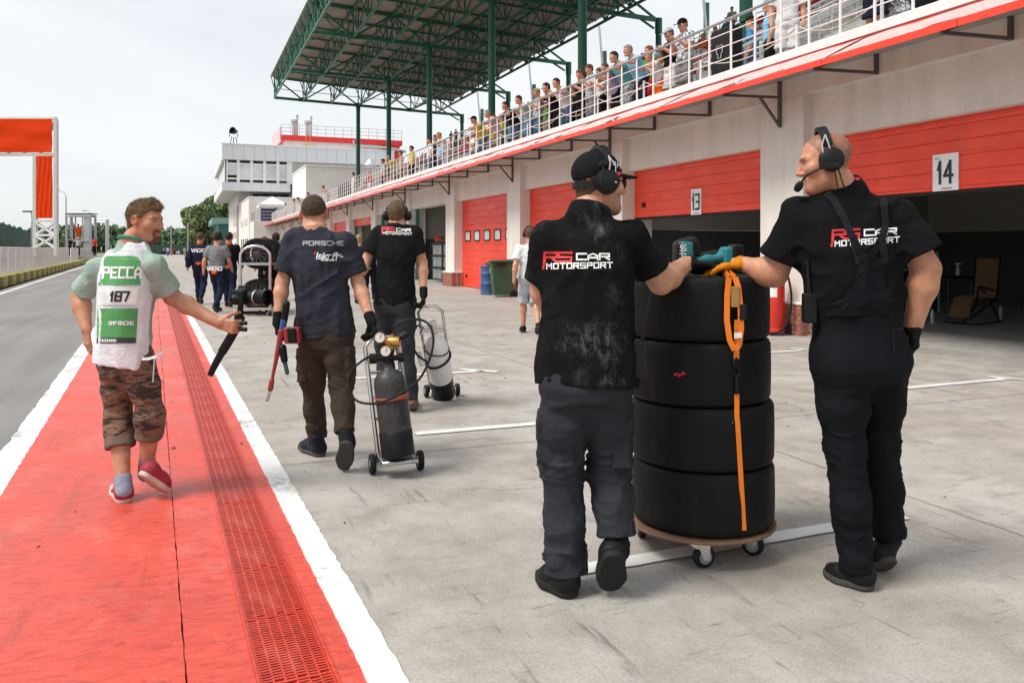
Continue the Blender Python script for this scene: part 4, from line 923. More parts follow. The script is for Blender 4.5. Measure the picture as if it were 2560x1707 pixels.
class Loft:
    """stack of elliptical sections along a bent axis; secs: (point, half width, half depth); R = right, N = normal (depth)"""
    def __init__(s, secs, Rv, Nv, pw=2.3):
        s.p = np.array([a[0] for a in secs], np.float32); s.a = np.array([a[1] for a in secs], np.float32); s.b = np.array([a[2] for a in secs], np.float32)
        s.R, s.N = nrm(Rv), nrm(Nv); s.A = nrm(s.p[-1] - s.p[0]); s.t = (s.p - s.p[0]) @ s.A; s.pw = pw
    def loc(s, P):
        z = (P - s.p[0]) @ s.A.astype(np.float32)
        c = np.stack([np.interp(z, s.t, s.p[:, i]) for i in range(3)], 1); q = P - c
        return q @ s.R, q @ s.N, z
    def __call__(s, P):
        x, y, z = s.loc(P); a = np.interp(z, s.t, s.a); b = np.interp(z, s.t, s.b); pw = s.pw
        k = (np.abs(x / a) ** pw + np.abs(y / b) ** pw) ** (1 / pw); d = (k - 1) * np.minimum(a, b)
        e = np.maximum(s.t[0] - z, z - s.t[-1]); return np.where(e > 0, np.maximum(d, e), np.maximum(d, e * .6)).astype(np.float32)
def axis_grid(lo, hi, h, fine):
    """rectilinear axis: spacing h, finer inside the given intervals (a, b, h2)"""
    out = [lo]; x = lo
    while x < hi:
        st = h
        for a, b, h2 in fine:
            if a <= x <= b: st = min(st, h2)
            elif x < a < x + st: st = min(st, max(h2, a - x))
        x += st; out.append(x)
    return np.array(out, np.float32)
def mesh_sdf(fn, lo, hi, h, fine=()):
    """fine: list of boxes (lo, hi, h2)"""
    X = [axis_grid(lo[i], hi[i], h, [(f[0][i], f[1][i], f[2]) for f in fine]) for i in range(3)]; n = [len(a) for a in X]
    D = np.empty(n, np.float32); B = 5; nb = [(k + B - 1) // B for k in n]
    lo_i = [np.minimum(np.arange(m) * B, k - 1) for m, k in zip(nb, n)]; hi_i = [np.minimum(np.arange(m) * B + B - 1, k - 1) for m, k in zip(nb, n)]
    cen = [(x[a] + x[b]) / 2 for x, a, b in zip(X, lo_i, hi_i)]; hf = [(x[b] - x[a]) / 2 for x, a, b in zip(X, lo_i, hi_i)]
    cg = np.stack(np.meshgrid(*cen, indexing='ij'), -1).reshape(-1, 3); hg = np.stack(np.meshgrid(*hf, indexing='ij'), -1).reshape(-1, 3)
    dc = fn(cg.astype(np.float32)); act = (np.abs(dc) < np.linalg.norm(hg, axis=1) * 1.45 + h * 2.2 + .012).reshape(nb); dc = dc.reshape(nb)
    exp = lambda a: np.repeat(np.repeat(np.repeat(a, B, 0), B, 1), B, 2)[:n[0], :n[1], :n[2]]
    D[:] = exp(np.where(dc > 0, 1.0, -1.0).astype(np.float32)); idx = np.argwhere(exp(act))
    if len(idx) == 0: return np.zeros((0, 3)), []
    vals = np.empty(len(idx), np.float32)
    for c in range(0, len(idx), 400000):
        q = idx[c:c + 400000]; vals[c:c + 400000] = fn(np.stack([X[i][q[:, i]] for i in range(3)], 1))
    D[tuple(idx.T)] = vals
    s = D < 0; cs = np.zeros([k - 1 for k in n], np.int8); offs = [(i, j, k) for i in (0, 1) for j in (0, 1) for k in (0, 1)]
    for i, j, k in offs: cs += s[i:n[0] - 1 + i, j:n[1] - 1 + j, k:n[2] - 1 + k]
    cells = np.argwhere((cs > 0) & (cs < 8)); pos = np.zeros((len(cells), 3)); cnt = np.zeros(len(cells))
    for o1 in offs:
        for ax in range(3):
            if o1[ax]: continue
            o2 = list(o1); o2[ax] = 1; a = cells + o1; b = cells + o2; da = D[tuple(a.T)]; db = D[tuple(b.T)]; m = (da < 0) != (db < 0)
            t = np.where(m, da / np.where(m, da - db, 1), 0); pa = np.stack([X[i][a[:, i]] for i in range(3)], 1); pb = np.stack([X[i][b[:, i]] for i in range(3)], 1)
            pos += np.where(m[:, None], pa + (pb - pa) * t[:, None], 0); cnt += m
    pos /= cnt[:, None]; cid = -np.ones(cs.shape, np.int64); cid[tuple(cells.T)] = np.arange(len(cells)); F = []
    for ax in range(3):
        sl0 = [slice(None)] * 3; sl1 = [slice(None)] * 3; sl0[ax] = slice(0, -1); sl1[ax] = slice(1, None); a = s[tuple(sl0)]; b = s[tuple(sl1)]
        e = np.argwhere(a != b); u, w = [(1, 2), (2, 0), (0, 1)][ax]
        ok = (e[:, u] > 0) & (e[:, w] > 0) & (e[:, u] < n[u] - 1) & (e[:, w] < n[w] - 1); e = e[ok]; fl = a[tuple(e.T)]
        def cc(du, dw): q = e.copy(); q[:, u] -= du; q[:, w] -= dw; return cid[tuple(q.T)]
        q = np.stack([cc(1, 1), cc(0, 1), cc(0, 0), cc(1, 0)], 1); q[~fl] = q[~fl][:, ::-1]; F.append(q)
    F = np.concatenate(F); F = F[(F >= 0).all(1)]; return pos, F
def smooth_mesh(pos, F, it=1, lam=.5):
    for _ in range(it):
        acc = np.zeros_like(pos); c = np.zeros(len(pos))
        for k in range(4):
            a, b = F[:, k], F[:, (k + 1) % 4]; np.add.at(acc, a, pos[b]); np.add.at(acc, b, pos[a]); np.add.at(c, a, 1); np.add.at(c, b, 1)
        pos = pos + lam * (acc / np.maximum(c, 1)[:, None] - pos)
    return pos
def np_mesh(name, pos, F, mat_, cols=None):
    me = bpy.data.meshes.new(name); F = np.asarray(F, np.int32); me.vertices.add(len(pos)); me.vertices.foreach_set('co', np.asarray(pos, np.float32).ravel())
    me.loops.add(F.size); me.loops.foreach_set('vertex_index', F.ravel()); me.polygons.add(len(F)); me.polygons.foreach_set('loop_start', np.arange(0, F.size, 4, dtype=np.int32)); me.polygons.foreach_set('loop_total', np.full(len(F), 4, np.int32))
    me.polygons.foreach_set('use_smooth', np.ones(len(F), bool)); me.update(calc_edges=True); me.validate()
    for m in (mat_ if isinstance(mat_, (list, tuple)) else [mat_]): me.materials.append(m)
    if cols is not None:
        ca = me.color_attributes.new('tone', 'FLOAT_COLOR', 'POINT'); c4 = np.ones((len(pos), 4), np.float32); c4[:, :3] = cols; ca.data.foreach_set('color', c4.ravel())
    return me
def sdf_obj(name, fn, lo, hi, h, mat_, parent=None, fine=(), it=1, cols=None, lam=.4):
    pos, F = mesh_sdf(fn, np.asarray(lo, float), np.asarray(hi, float), h, fine)
    if it: pos = smooth_mesh(pos, F, it, lam)
    o = mesh_obj(name, np_mesh(name, pos, F, mat_, cols(pos) if cols else None), None)
    if parent is not None: o.parent = parent
    return o, pos, F
def bounds(pts, m):
    P = np.array(pts); return P.min(0) - m, P.max(0) + m

# ---- materials for people
def m_skin(name, c):
    m, nt, b = newmat(name); a = nt.nodes.new('ShaderNodeVertexColor'); a.layer_name = 'tone'; co = objco(nt); c = np.array(c)
    base = ramp(nt, noise(nt, 22, 5, .6, co), [(.3, c * (.80, .70, .66)), (.7, np.minimum(c * (1.08, 1.08, 1.08), .9))])
    base = mixc(nt, .35, base, ramp(nt, noise(nt, 190, 2, .6, co), [(.35, (.82, .76, .72)), (.6, (1.04,)*3)]), 'MULTIPLY')
    base = mixc(nt, 1.0, base, a.outputs[0], 'MULTIPLY'); nt.links.new(base, b.inputs['Base Color']); b.inputs['Roughness'].default_value = .5
    b.inputs['Subsurface Weight'].default_value = .12; b.inputs['Subsurface Radius'].default_value = (.012, .005, .003); b.inputs['Specular IOR Level'].default_value = .4
    bump(nt, b, noise(nt, 170, 4, .65, co), .25, .002); return m
M_SKIN = m_skin('skin', (.58, .315, .205)); M_SKIN2 = m_skin('tanned skin', (.53, .265, .165))
def m_cloth(name, c, dust=None, rough=.92, weave=900, var=.15, sheen=.0, melange=0.0, crease=1.0):
    if name in MATS: return MATS[name]
    m, nt, b = newmat(name); co = objco(nt); c = np.array(c, float)
    base = ramp(nt, noise(nt, 7, 5, .6, co), [(.3, c * (1 - var)), (.7, np.minimum(c * (1 + var), .92))])
    if melange: base = mixc(nt, melange, base, ramp(nt, noise(nt, 1, 3, .7, objco(nt, (90, 90, 600))), [(.3, (.35,)*3), (.7, (1.5,)*3)]), 'MULTIPLY')
    if dust:
        k = mth(nt, 'MULTIPLY', ramp(nt, noise(nt, 1.0, 9, .85, objco(nt, (22, 22, 10)), 1.2), [(.48, (0, 0, 0)), (.75, (1, 1, 1))]), ramp(nt, noise(nt, 5.5, 3, .55, co), [(.50, (0, 0, 0)), (.70, (1, 1, 1))]))
        base = mixc(nt, mth(nt, 'MULTIPLY', k, dust), base, (.30, .33, .36))
    nt.links.new(base, b.inputs['Base Color']); b.inputs['Roughness'].default_value = rough; b.inputs['Sheen Weight'].default_value = sheen; b.inputs['Sheen Roughness'].default_value = .5; b.inputs['Specular IOR Level'].default_value = .07
    cn1 = mth(nt, 'ABSOLUTE', mth(nt, 'SUBTRACT', noise(nt, 1, 3, .55, objco(nt, (13, 13, 24), (.35, .3, 0)), 1.2), .5)); cn2 = mth(nt, 'ABSOLUTE', mth(nt, 'SUBTRACT', noise(nt, 1, 3, .55, objco(nt, (26, 26, 14), (-.4, .25, 0)), 1.0), .5))
    bump(nt, b, mth(nt, 'ADD', mth(nt, 'MULTIPLY', noise(nt, weave, 2, .6, co), .08), mth(nt, 'MULTIPLY', mth(nt, 'ADD', cn1, mth(nt, 'MULTIPLY', cn2, .6)), -crease)), .55, .02); MATS[name] = m; return m
def m_hair(name, c):
    if name in MATS: return MATS[name]
    m, nt, b = newmat(name); c = np.array(c, float); n = noise(nt, 1, 3, .7, objco(nt, (230, 230, 70)))
    nt.links.new(ramp(nt, n, [(.32, c * .30), (.68, c * 1.5)]), b.inputs['Base Color']); b.inputs['Roughness'].default_value = .6; b.inputs['Specular IOR Level'].default_value = .15; bump(nt, b, n, 1.0, .008); MATS[name] = m; return m
M_PRINTW = mat('white print', (.78, .78, .77), .6, var=.08, vs=30); M_PRINTR = mat('red print', (.60, .03, .035), .6, var=.1, vs=30)

# ---- human parts
class Frame:
    def __init__(s, c, F, U):
        s.c = np.array(c, float); s.F = nrm(F); s.R = nrm(np.cross(s.F, U)); s.U = np.cross(s.R, s.F); s.M = np.stack([s.R, s.F, s.U]).astype(np.float32)
    def to(s, P): return (P - s.c.astype(np.float32)) @ s.M.T
    def pt(s, x, y, z): return s.c + s.R * x + s.F * y + s.U * z
def head_sdf(q, detail=True):
    d = ell(q, (0, -.012, .032), (.077, .100, .086)); d = smin(d, ell(q, (0, .026, -.045), (.062, .070, .088)), .05)
    d = smin(d, cone(q, V(-.047, .0, -.072), V(-.014, .072, -.104), .026, .022), .03); d = smin(d, cone(q, V(.047, .0, -.072), V(.014, .072, -.104), .026, .022), .03)
    d = smin(d, ell(q, (0, .080, -.104), (.024, .018, .018)), .025)
    if detail:
        for s_ in (-1, 1):
            d = smin(d, ell(q, (s_ * .044, .066, -.022), (.024, .022, .02)), .03); d = smin(d, cone(q, V(s_ * .012, .090, .024), V(s_ * .045, .074, .022), .012, .010), .016)
            d = smax(d, -(np.linalg.norm(q - np.array((s_ * .032, .103, .004), np.float32), axis=1) - .016), .014)
        d = smin(d, cone(q, V(0, .092, .014), V(0, .116, -.030), .008, .0125), .012)
        for s_ in (-1, 1): d = smin(d, ell(q, (s_ * .0125, .104, -.036), (.0095, .012, .009)), .008)
        for s_ in (-1, 1): d = smin(d, np.linalg.norm(q - np.array((s_ * .031, .076, .003), np.float32), axis=1) - .0145, .003)
        d = smin(d, cone(q, V(-.020, .087, -.066), V(.020, .087, -.066), .0065, .0065), .01); d = smin(d, cone(q, V(-.016, .086, -.078), V(.016, .086, -.078), .007, .007), .01)
        d = smax(d, -cone(q, V(-.021, .099, -.072), V(.021, .099, -.072), .003, .003), .004)
    for s_ in (-1, 1):
        e = ell(q, (s_ * .083, -.010, -.004), (.010, .021, .033), np.array([[.94, s_ * .34, 0], [-s_ * .34, .94, .0], [0, 0, 1]])); e = smax(e, -ell(q, (s_ * .093, -.008, .0), (.008, .012, .021)), .006); d = smin(d, e, .008)
    return d
def hand_prims(W, D, N, T, curl=.5, s=1.0, thumb=.6, spread=.0):
    """W wrist, D towards knuckles, N palm normal (palm faces N), T thumb side; returns list of (a, b, r1, r2)"""
    D = nrm(D); N = nrm(N - D * (N @ D)); T = nrm(T - D * (T @ D) - N * (T @ N)); out = []
    for i, (o, L) in enumerate(zip((.031, .010, -.011, -.030), (.95, 1.05, .98, .80))):
        k = W + D * (.090 - .004 * abs(i - 1)) * s + T * o * s; out.append((W + T * o * .55 * s + D * .012 * s, k, .015 * s, .0125 * s)); a = 0.0; p = k
        for seg, (l, r1, r2) in enumerate(((.045, .0105, .0095), (.028, .0095, .0088), (.023, .0088, .0070))):
            a += curl * (1.15, 1.3, .8)[seg]; dv = nrm(D * math.cos(a) + N * math.sin(a) + T * spread * (1.5 - i) * .2); q = p + dv * l * L * s; out.append((p, q, r1 * s, r2 * s)); p = q
    p = W + T * .024 * s + D * .018 * s; dv = nrm(D * .62 + T * .72 + N * .35 * thumb)
    for l, r1, r2, b in ((.045, .0155, .0125, 0), (.033, .0120, .0105, .5), (.026, .0105, .0085, .5)):
        dv = nrm(dv + (D * .55 + N * .6 - T * .45) * b * thumb); q = p + dv * l * s; out.append((p, q, r1 * s, r2 * s)); p = q
    return out
def prims_sdf(P, pr, k=.010, grow=0.0):
    d = None
    for a, b, r1, r2 in pr:
        c = cone(P, a, b, r1 + grow, r2 + grow); d = c if d is None else smin(d, c, k)
    return d
def wr(P, fx, fz, amp, seed=0, shear=.45):
    """cloth folds: thin ridges along the level lines of a warped, stretched noise plus soft undulation"""
    w = vnoise(P * np.float32(4.5) + np.float32(seed * 3.7)); Q = P * np.array((fx, fx, fz), np.float32) + np.float32(seed * 7.3)
    Q[:, 2] += (P[:, 0] + P[:, 1]) * np.float32(fz * shear * (1 if seed % 2 else -1)) + w * np.float32(.9)
    n = vnoise(Q); ridge = np.maximum(0, 1 - np.abs(n) * 2.4) ** 1.3; n2 = vnoise(Q * np.float32(1.9) + np.float32(5.1)); ridge2 = np.maximum(0, 1 - np.abs(n2) * 2.4) ** 1.3
    return amp * (.75 * ridge + .38 * ridge2 + .35 * n - .35)
def shoe(parent, heel, toe, ankle, mats, up=None, w=.047, L=1.0, soleh=.028, name='shoe', h=.006):
    heel, toe, ankle = [np.array(a, float) for a in (heel, toe, ankle)]; F = nrm(toe - heel); up = np.array((0, 0, 1.0)) if up is None else np.array(up, float); U = nrm(up - F * (up @ F)); Rv = np.cross(F, U); LL = np.linalg.norm(toe - heel)
    c0 = heel + F * w * .95; c1 = heel + F * LL * .62; c2 = toe - F * w * .85
    def foot2(P):
        q = P - ((P - heel) @ U)[:, None] * U; return smin(cone(q, c0, c1, w * .82, w * 1.02), cone(q, c1, c2, w * 1.02, w * .80), .02)
    def upper(P):
        z = (P - heel) @ U; d = chain(P, [c0 + U * .052, c1 + U * .040, c2 + U * .026], [w * .94, w * 1.02, w * .80], .03); d = smin(d, cone(P, c0 + U * .055, ankle, w * .98, w * .98), .03)
        return smax(d, soleh * .6 - z, .004) - .0
    def cut(P): d = upper(P); return smax(d, (P - ankle) @ nrm(ankle - c0), .006)
    def sole(P):
        z = (P - heel) @ U; s_ = (P - heel) @ F / LL; d = foot2(P) - .005; return smax(smax(d, z - soleh - .006 * np.cos(s_ * 3.1) ** 2, .006), -z + .012 * np.clip(s_ - .72, 0, 1) * 2.0, .005)
    lo, hi = bounds([heel, toe, ankle], .09)
    o, _, _ = sdf_obj(name, cut, lo, hi, h, mats[0], parent); s_, _, _ = sdf_obj('sole', sole, lo, hi, h, mats[1], o); return o
def project(parent, name, quads, origin, X, Y, tree, dirv, mat_, off=.0025, fallback=None):
    """lays flat print (quads in a plane) on a surface along dirv"""
    mb = MB(); last = None; dv = Vector(dirv)
    for i, q in enumerate(quads):
        vs = []
        for p in q:
            s_ = np.array(origin) + np.array(X) * p[0] + np.array(Y) * p[1]; loc, nn, _, dist = tree.ray_cast(Vector(s_ - np.array(dirv) * .5), dv, 1.2)
            if loc is None: vs = None; break
            vs.append(np.array(loc) - np.array(dirv) * (off + .0003 * (i % 4)))
        if vs: mb.add(vs, [tuple(range(len(vs)))])
    o = mb.build(name, mat_, None); o.parent = parent; return o
def project_text(parent, text, origin, X, Y, size, w, tree, dirv, mat_, aspect=.75, gap=.28, slant=0., center=True, off=.003, step=.02):
    pl, W = strokes(text, size, aspect, gap, slant); sh = W / 2 if center else 0
    pl = [[(p[0] - sh, p[1]) for p in s_] for s_ in pl]; return project(parent, 'print', ribbons(pl, w, step), origin, X, Y, tree, dirv, mat_, off)
def surf_d(tree, u, v, dflt=4.0):
    dv = nrm(a_cam + r_cam * (u - CX) / FPX + UPV * (HY - v) / FPX); hit = tree.ray_cast(Vector((0, 0, CAMZ)), Vector(dv), 200.0)[0]
    return dflt if hit is None else float(np.array(hit)[:2] @ CAMF[:2])
r_cam, a_cam = CAMR, CAMF
def cam_cast(tree, u, v, off):
    dv = nrm(a_cam + r_cam * (u - CX) / FPX + UPV * (HY - v) / FPX); hit = tree.ray_cast(Vector((0, 0, CAMZ)), Vector(dv), 200.0)[0]
    return None if hit is None else np.array(hit) - dv * off
def bvh(pos, F): return BVHTree.FromPolygons([tuple(p) for p in pos], [tuple(int(i) for i in f) for f in F])
# ------------------------------------------------------------------ people
def lerp(a, b, t): return a + (b - a) * t
def human(label, J,  hF, tF, skin=M_SKIN, hair=None, hs=1.0, shirt=None, pants=None, shoes=None, bare=(), glove=(), beard=0, stub=0, scalp=0, arm=1.0, leg=1.0, tsec=None, fat=1.0, hh=.0034, bh=.011, hU=(0, 0, 1), sock=None, bares=False, cat='person', group=None, detail=True, ch=.0075):
    """J: joints in world space. Returns dict with the body object (top level) and useful surfaces"""
    hf = Frame(J['head'], hF, hU); Rt = nrm(np.cross(nrm(tF), UPV)); Nt = nrm(tF); pel, nek = J['pelvis'], J['neck']; H = {}
    def tsection(secs, grow=0.0): return Loft([(lerp(pel, nek, t) + Nt * o, a * fat + grow, b * fat + grow) for t, a, b, o in secs], Rt, Nt)
    tl = tsection([(-.16, .12, .085, 0), (0, .155, .105, 0), (.3, .14, .095, 0), (.65, .158, .105, 0), (.84, .150, .085, 0), (1.0, .06, .06, .0)])
    arms = {}; lk = 1.0 if bares else .72
    for s_ in 'LR':
        sh, el, wr_ = J['sh' + s_], J['el' + s_], J['wr' + s_]; arms[s_] = ([sh, lerp(sh, el, .5), el, lerp(el, wr_, .3), wr_], [.052 * arm, .049 * arm, .0405 * arm, .0445 * arm, .0285 * arm])
    legs = {s_: ([J['hip' + s_], J['kn' + s_], lerp(J['kn' + s_], J['an' + s_], .3), J['an' + s_]], [.078 * leg * lk, .052 * leg * lk, .056 * leg * lk, .037 * leg]) for s_ in 'LR'}
    hands = {s_: hand_prims(J['wr' + s_], *J['hand' + s_][:3], **J['hand' + s_][3]) for s_ in 'LR' if 'hand' + s_ in J}
    nk = hf.pt(0, -.022, -.05)
    def body(P):
        d = chain(P, [nk, lerp(nk, nek, .6), nek], [.053 * hs, .055 * hs, .064 * hs], .03); d = smin(d, tl(P), .04)
        m = np.linalg.norm(P - hf.c.astype(np.float32), axis=1) < .24 * hs; d2 = np.full(len(P), .3, np.float32)
        if m.any(): d2[m] = head_sdf(hf.to(P[m]) / hs, detail) * hs
        d = smin(d, d2, .018)
        for s_ in 'LR':
            d = smin(d, chain(P, *arms[s_], .03), .03); d = smin(d, chain(P, *legs[s_], .03), .03)
            if s_ in bare and s_ in hands:
                mh = np.linalg.norm(P - J['wr' + s_].astype(np.float32), axis=1) < .30; dh = np.full(len(P), .1, np.float32)
                if mh.any(): dh[mh] = prims_sdf(P[mh], hands[s_], .009)
                d = smin(d, dh, .012)
            else:
                w = J['wr' + s_]; d = smin(d, cone(P, w, w + nrm(w - J['el' + s_]) * .05, .027, .02), .02)
        return d
    def tone(pos):
        q = hf.to(pos.astype(np.float32)) / hs; x, y, z = np.abs(q[:, 0]), q[:, 1], q[:, 2]; c = np.ones((len(pos), 3)); inh = (np.linalg.norm(q, axis=1) < .17)
        red = inh & (((x > .07) & (abs(y) < .04)) | ((x < .02) & (y > .1))); c[red] *= (1.05, .85, .82)
        c[inh & (x < .021) & (y > .078) & (z < -.060) & (z > -.085)] *= (.90, .62, .62)
        e = np.linalg.norm(q - np.stack([np.sign(q[:, 0]) * .031, np.full(len(q), .076), np.full(len(q), .003)], 1), axis=1); ey = inh & (e < .0158) & (y > .086); c[ey] *= (1.25, 1.9, 2.5); c[ey & (abs(x - .031) < .006) & (abs(z - .003) < .007)] = (.10, .12, .14); c[inh & (e > .0148) & (e < .021) & (y > .08) & (z > .0)] *= (.5, .45, .45)
        c[inh & (z > .017 + .004 * (x / .03)) & (z < .031) & (x > .010) & (x < .05) & (y > .062)] *= (.55, .50, .48)
        n = .5 + .5 * vnoise((q * 160).astype(np.float32)); jaw = inh & (z < -.040) & (y > -.015 - .0 * z) & (z > -.135)
        if stub: c[jaw & ~((x < .02) & (z > -.085) & (z < -.06) & (y > .08))] *= (1 - stub * (.4 + .6 * n[jaw & ~((x < .02) & (z > -.085) & (z < -.06) & (y > .08))]))[:, None]
        if beard: g = inh & (y > .055) & (((x < .034) & (z < -.082)) | ((x > .020) & (x < .033) & (z < -.05)) | ((x < .03) & (z > -.061) & (z < -.049))) & (z > -.14); c[g] *= (.20, .13, .10) if False else (.34, .24, .20)
        if scalp: g = inh & (z > np.interp(y, [-.12, -.06, -.03, 0, .03, .05, .08], [-.06, -.05, -.02, .01, .03, .075, .12])); c[g] *= (1 - scalp * (.55 + .45 * n[g]))[:, None] * np.array((1.0, .97, .95))
        jw = inh & (z > .1); c[jw] *= 1.0
        return c
    pts = [J[k] for k in J if isinstance(J[k], np.ndarray)]; lo, hi = bounds(pts + [hf.pt(0, .1, .15), hf.pt(0, -.1, .15)], .12)
    fine = [(hf.c - .135 * hs, hf.c + .135 * hs, hh * hs)] if detail else []
    for s_ in bare:
        if s_ in hands: a = np.array([p[0] for p in hands[s_]] + [p[1] for p in hands[s_]]); fine.append((a.min(0) - .02, a.max(0) + .02, .0045))
    o, pos, F = sdf_obj('person', body, lo, hi, bh, skin, None, fine, 1, tone, .35); tag(o, label, cat, group); H.update(body=o, hf=hf, pos=pos, F=F, Rt=Rt, Nt=Nt)
    if hair:
        line = hair.get('line', ([-.12, -.06, -.03, .0, .03, .06, .10], [-.075, -.060, -.030, .012, .018, .062, .072])); th = hair.get('th', .010); top = hair.get('top', .012); wn = hair.get('wave', .005)
        def hd(P):
            q = hf.to(P) / hs; n = vnoise(q * np.array((95, 95, 40), np.float32)) * wn + vnoise(q * np.float32(240)) * wn * .4
            d = ell(q, (0, -.012, .032), (.078 + th * .7, .101 + th, .087 + top)); d = smin(d, ell(q, (0, -.03, -.045), (.062 + th * .4, .066 + th * .5, .07)), .03)
            if 'quiff' in hair: d = smin(d, cone(q, V(0, .03, .11), V(.005, .10, .088), .03, .016), .03)
            return smax(d - n, np.interp(q[:, 1], *line).astype(np.float32) + vnoise(q * np.float32(60)) * .006 - q[:, 2], .008) * hs
        H['hair'], hp_, hF_ = sdf_obj('hair', hd, hf.c - .16 * hs, hf.c + .16 * hs, .0042 * hs, hair['mat'], o)
        if hair.get('strands'):
            rs_ = np.random.default_rng(4); fi = rs_.integers(0, len(hF_), hair['strands']); a_0, b_0, c_0 = hp_[hF_[fi, 0]], hp_[hF_[fi, 1]], hp_[hF_[fi, 2]]; nn_ = np.cross(b_0 - a_0, c_0 - a_0); nn_ /= np.linalg.norm(nn_, axis=1)[:, None] + 1e-9; p0 = (a_0 + c_0) / 2
            fl = -hf.U * .8 + hf.F * .25; q0 = hf.to(p0.astype(np.float32)); fl = np.where((q0[:, 2] > .07)[:, None], hf.F * .9 + hf.U * .05, -hf.U * .9 - hf.F * .1) + rs_.normal(0, .35, (len(p0), 3)); dv_ = fl - nn_ * (fl * nn_).sum(1)[:, None]; dv_ /= np.linalg.norm(dv_, axis=1)[:, None] + 1e-9
            L_ = hair.get('len', .014) * rs_.uniform(.5, 1.3, (len(p0), 1)); sd2 = np.cross(dv_, nn_) * .0006; mb_ = MB(); mb_.v = np.stack([p0 - nn_ * .001 - sd2, p0 - nn_ * .001 + sd2, p0 + dv_ * L_ + nn_ * L_ * hair.get('lift', .35)], 1).reshape(-1, 3).tolist(); mb_.f = [(k, k + 1, k + 2) for k in range(0, 3 * len(p0), 3)]; mb_.m = [0] * len(p0)
            st_ = mb_.build('strands', hair['mat'], None); st_.parent = H['hair']; st_['kind'] = 'stuff'
    if shirt:
        ss = shirt['secs']; sl = tsection(ss); f_ = shirt.get('fold', .006); sr = shirt.get('sr', (.070, .074)); sf = shirt.get('sleeve', .62); sd_ = shirt.get('seed', 1)
        ends = {}
        for s_ in 'LR':
            sh, el, wr_ = J['sh' + s_], J['el' + s_], J['wr' + s_]; e = lerp(sh, el, sf) if sf <= 1 else lerp(el, wr_, sf - 1); ends[s_] = e
        def shf(P):
            prs = [(sl(P), sl.t[0] + .002 - sl.loc(P)[2])]
            for s_ in 'LR':
                sh, el = J['sh' + s_], J['el' + s_]; inn = lerp(sh, lerp(pel, nek, .86), .35)
                if sf <= 1: a = chain(P, [inn, sh, lerp(ends[s_], el, .08)], [sr[0] * .95, sr[0], sr[1]], .04); c = (P - ends[s_].astype(np.float32)) @ nrm(el - sh).astype(np.float32)
                else: a = chain(P, [inn, sh, el, ends[s_]], [sr[0] * .95, sr[0], sr[1] * .9, sr[1] * .72], .04); c = (P - ends[s_].astype(np.float32)) @ nrm(J['wr' + s_] - el).astype(np.float32)
                prs.append((a, c))
            m = np.minimum(np.minimum(np.abs(prs[0][0]), np.abs(prs[1][0])), np.abs(prs[2][0])) < .05; w = np.zeros(len(P), np.float32)
            if m.any(): w[m] = wr(P[m], 9, 3.0, f_, sd_, .9) + wr(P[m], 4, 11, f_ * .7, sd_ + 5, .7)
            d = None
            for a, c in prs: a = smax(a - w, c, .004); d = a if d is None else smin(d, a, .045)
            if shirt.get('collar'): cdir = nrm(nk - nek); c = cone(P, nek - cdir * .03, nek + cdir * .06, .094, .078); c = smax(c, (P - (nek + cdir * .026)) @ cdir, .006); d = smin(d, c, .012)
            return d
        so_, sp, sF = sdf_obj('shirt', shf, lo - .03, hi + .03, shirt.get('h', ch), shirt['mat'], o, (), 1); H.update(shirt=so_, tree=bvh(sp, sF), spos=sp, sF=sF)
    if pants:
        pr = pants['r']; hem = pants.get('hem', (1.02, 1.02)); f_ = pants.get('fold', .009); sd_ = pants.get('seed', 3); wz = pants.get('waist', .12); pa, pb = pants.get('pel', (.165, .115))
        pl_ = Loft([(lerp(pel, nek, t) , a, b) for t, a, b in (((-.19, pa * .70, pb * .95), (-.09, pa * .97, pb * 1.08), (.05, pa, pb), (wz / np.linalg.norm(nek - pel), pa * .93, pb * .95)) if 'gather' in pants else ((-.19, pa * .70, pb * .95), (-.12, pa * .95, pb * 1.02), (-.02, pa * .90, pb * .92), (.10, pa * .82, pb * .80)))], Rt, Nt)
        lg = {}
        for i, s_ in enumerate('LR'):
            hp, kn, an = J['hip' + s_], J['kn' + s_], J['an' + s_]; e = lerp(kn, an, hem[i]); lg[s_] = ([hp, lerp(hp, kn, .5), kn, lerp(kn, e, .5), e], [r * (1 if not isinstance(r, tuple) else 1) for r in pr[i]], e, nrm(an - kn))
        def pf(P):
            d = pl_(P); cl = []
            for s_ in 'LR':
                a = chain(P, lg[s_][0], lg[s_][1], .05); kk_ = np.interp(P[:, 2], [pel[2] - .30, pel[2] - .12], [.012, .08]).astype(np.float32); hh_ = np.maximum(kk_ - np.abs(d - a), 0) / kk_; d = np.minimum(d, a) - hh_ * hh_ * kk_ * .25; cl.append((a, (P - lg[s_][2].astype(np.float32)) @ lg[s_][3].astype(np.float32)))
            m = np.abs(d) < .05; w = np.zeros(len(P), np.float32)
            if m.any():
                Q = P[m]; zz = Q[:, 2]; kz = .5 * (J['knL'][2] + J['knR'][2]); az = min(J['anL'][2], J['anR'][2]); am = np.clip((pel[2] - .02 - zz) / .15, .12, 1) * (.55 + .75 * np.exp(-((zz - kz) / .10) ** 2) + pants.get('stack', .9) * np.exp(-((zz - az - .07) / .09) ** 2))
                w[m] = (wr(Q, 3.0, 19, f_ * .55, sd_, .75) + wr(Q, 3.0, 13, f_ * .55, sd_ + 5, .9) + wr(Q, 7, 3, f_ * .3, sd_ + 2, .5)) * am
                for zs_ in pants.get('seams', ()): w[m] += .007 * np.exp(-((zz - zs_) / .007) ** 2)
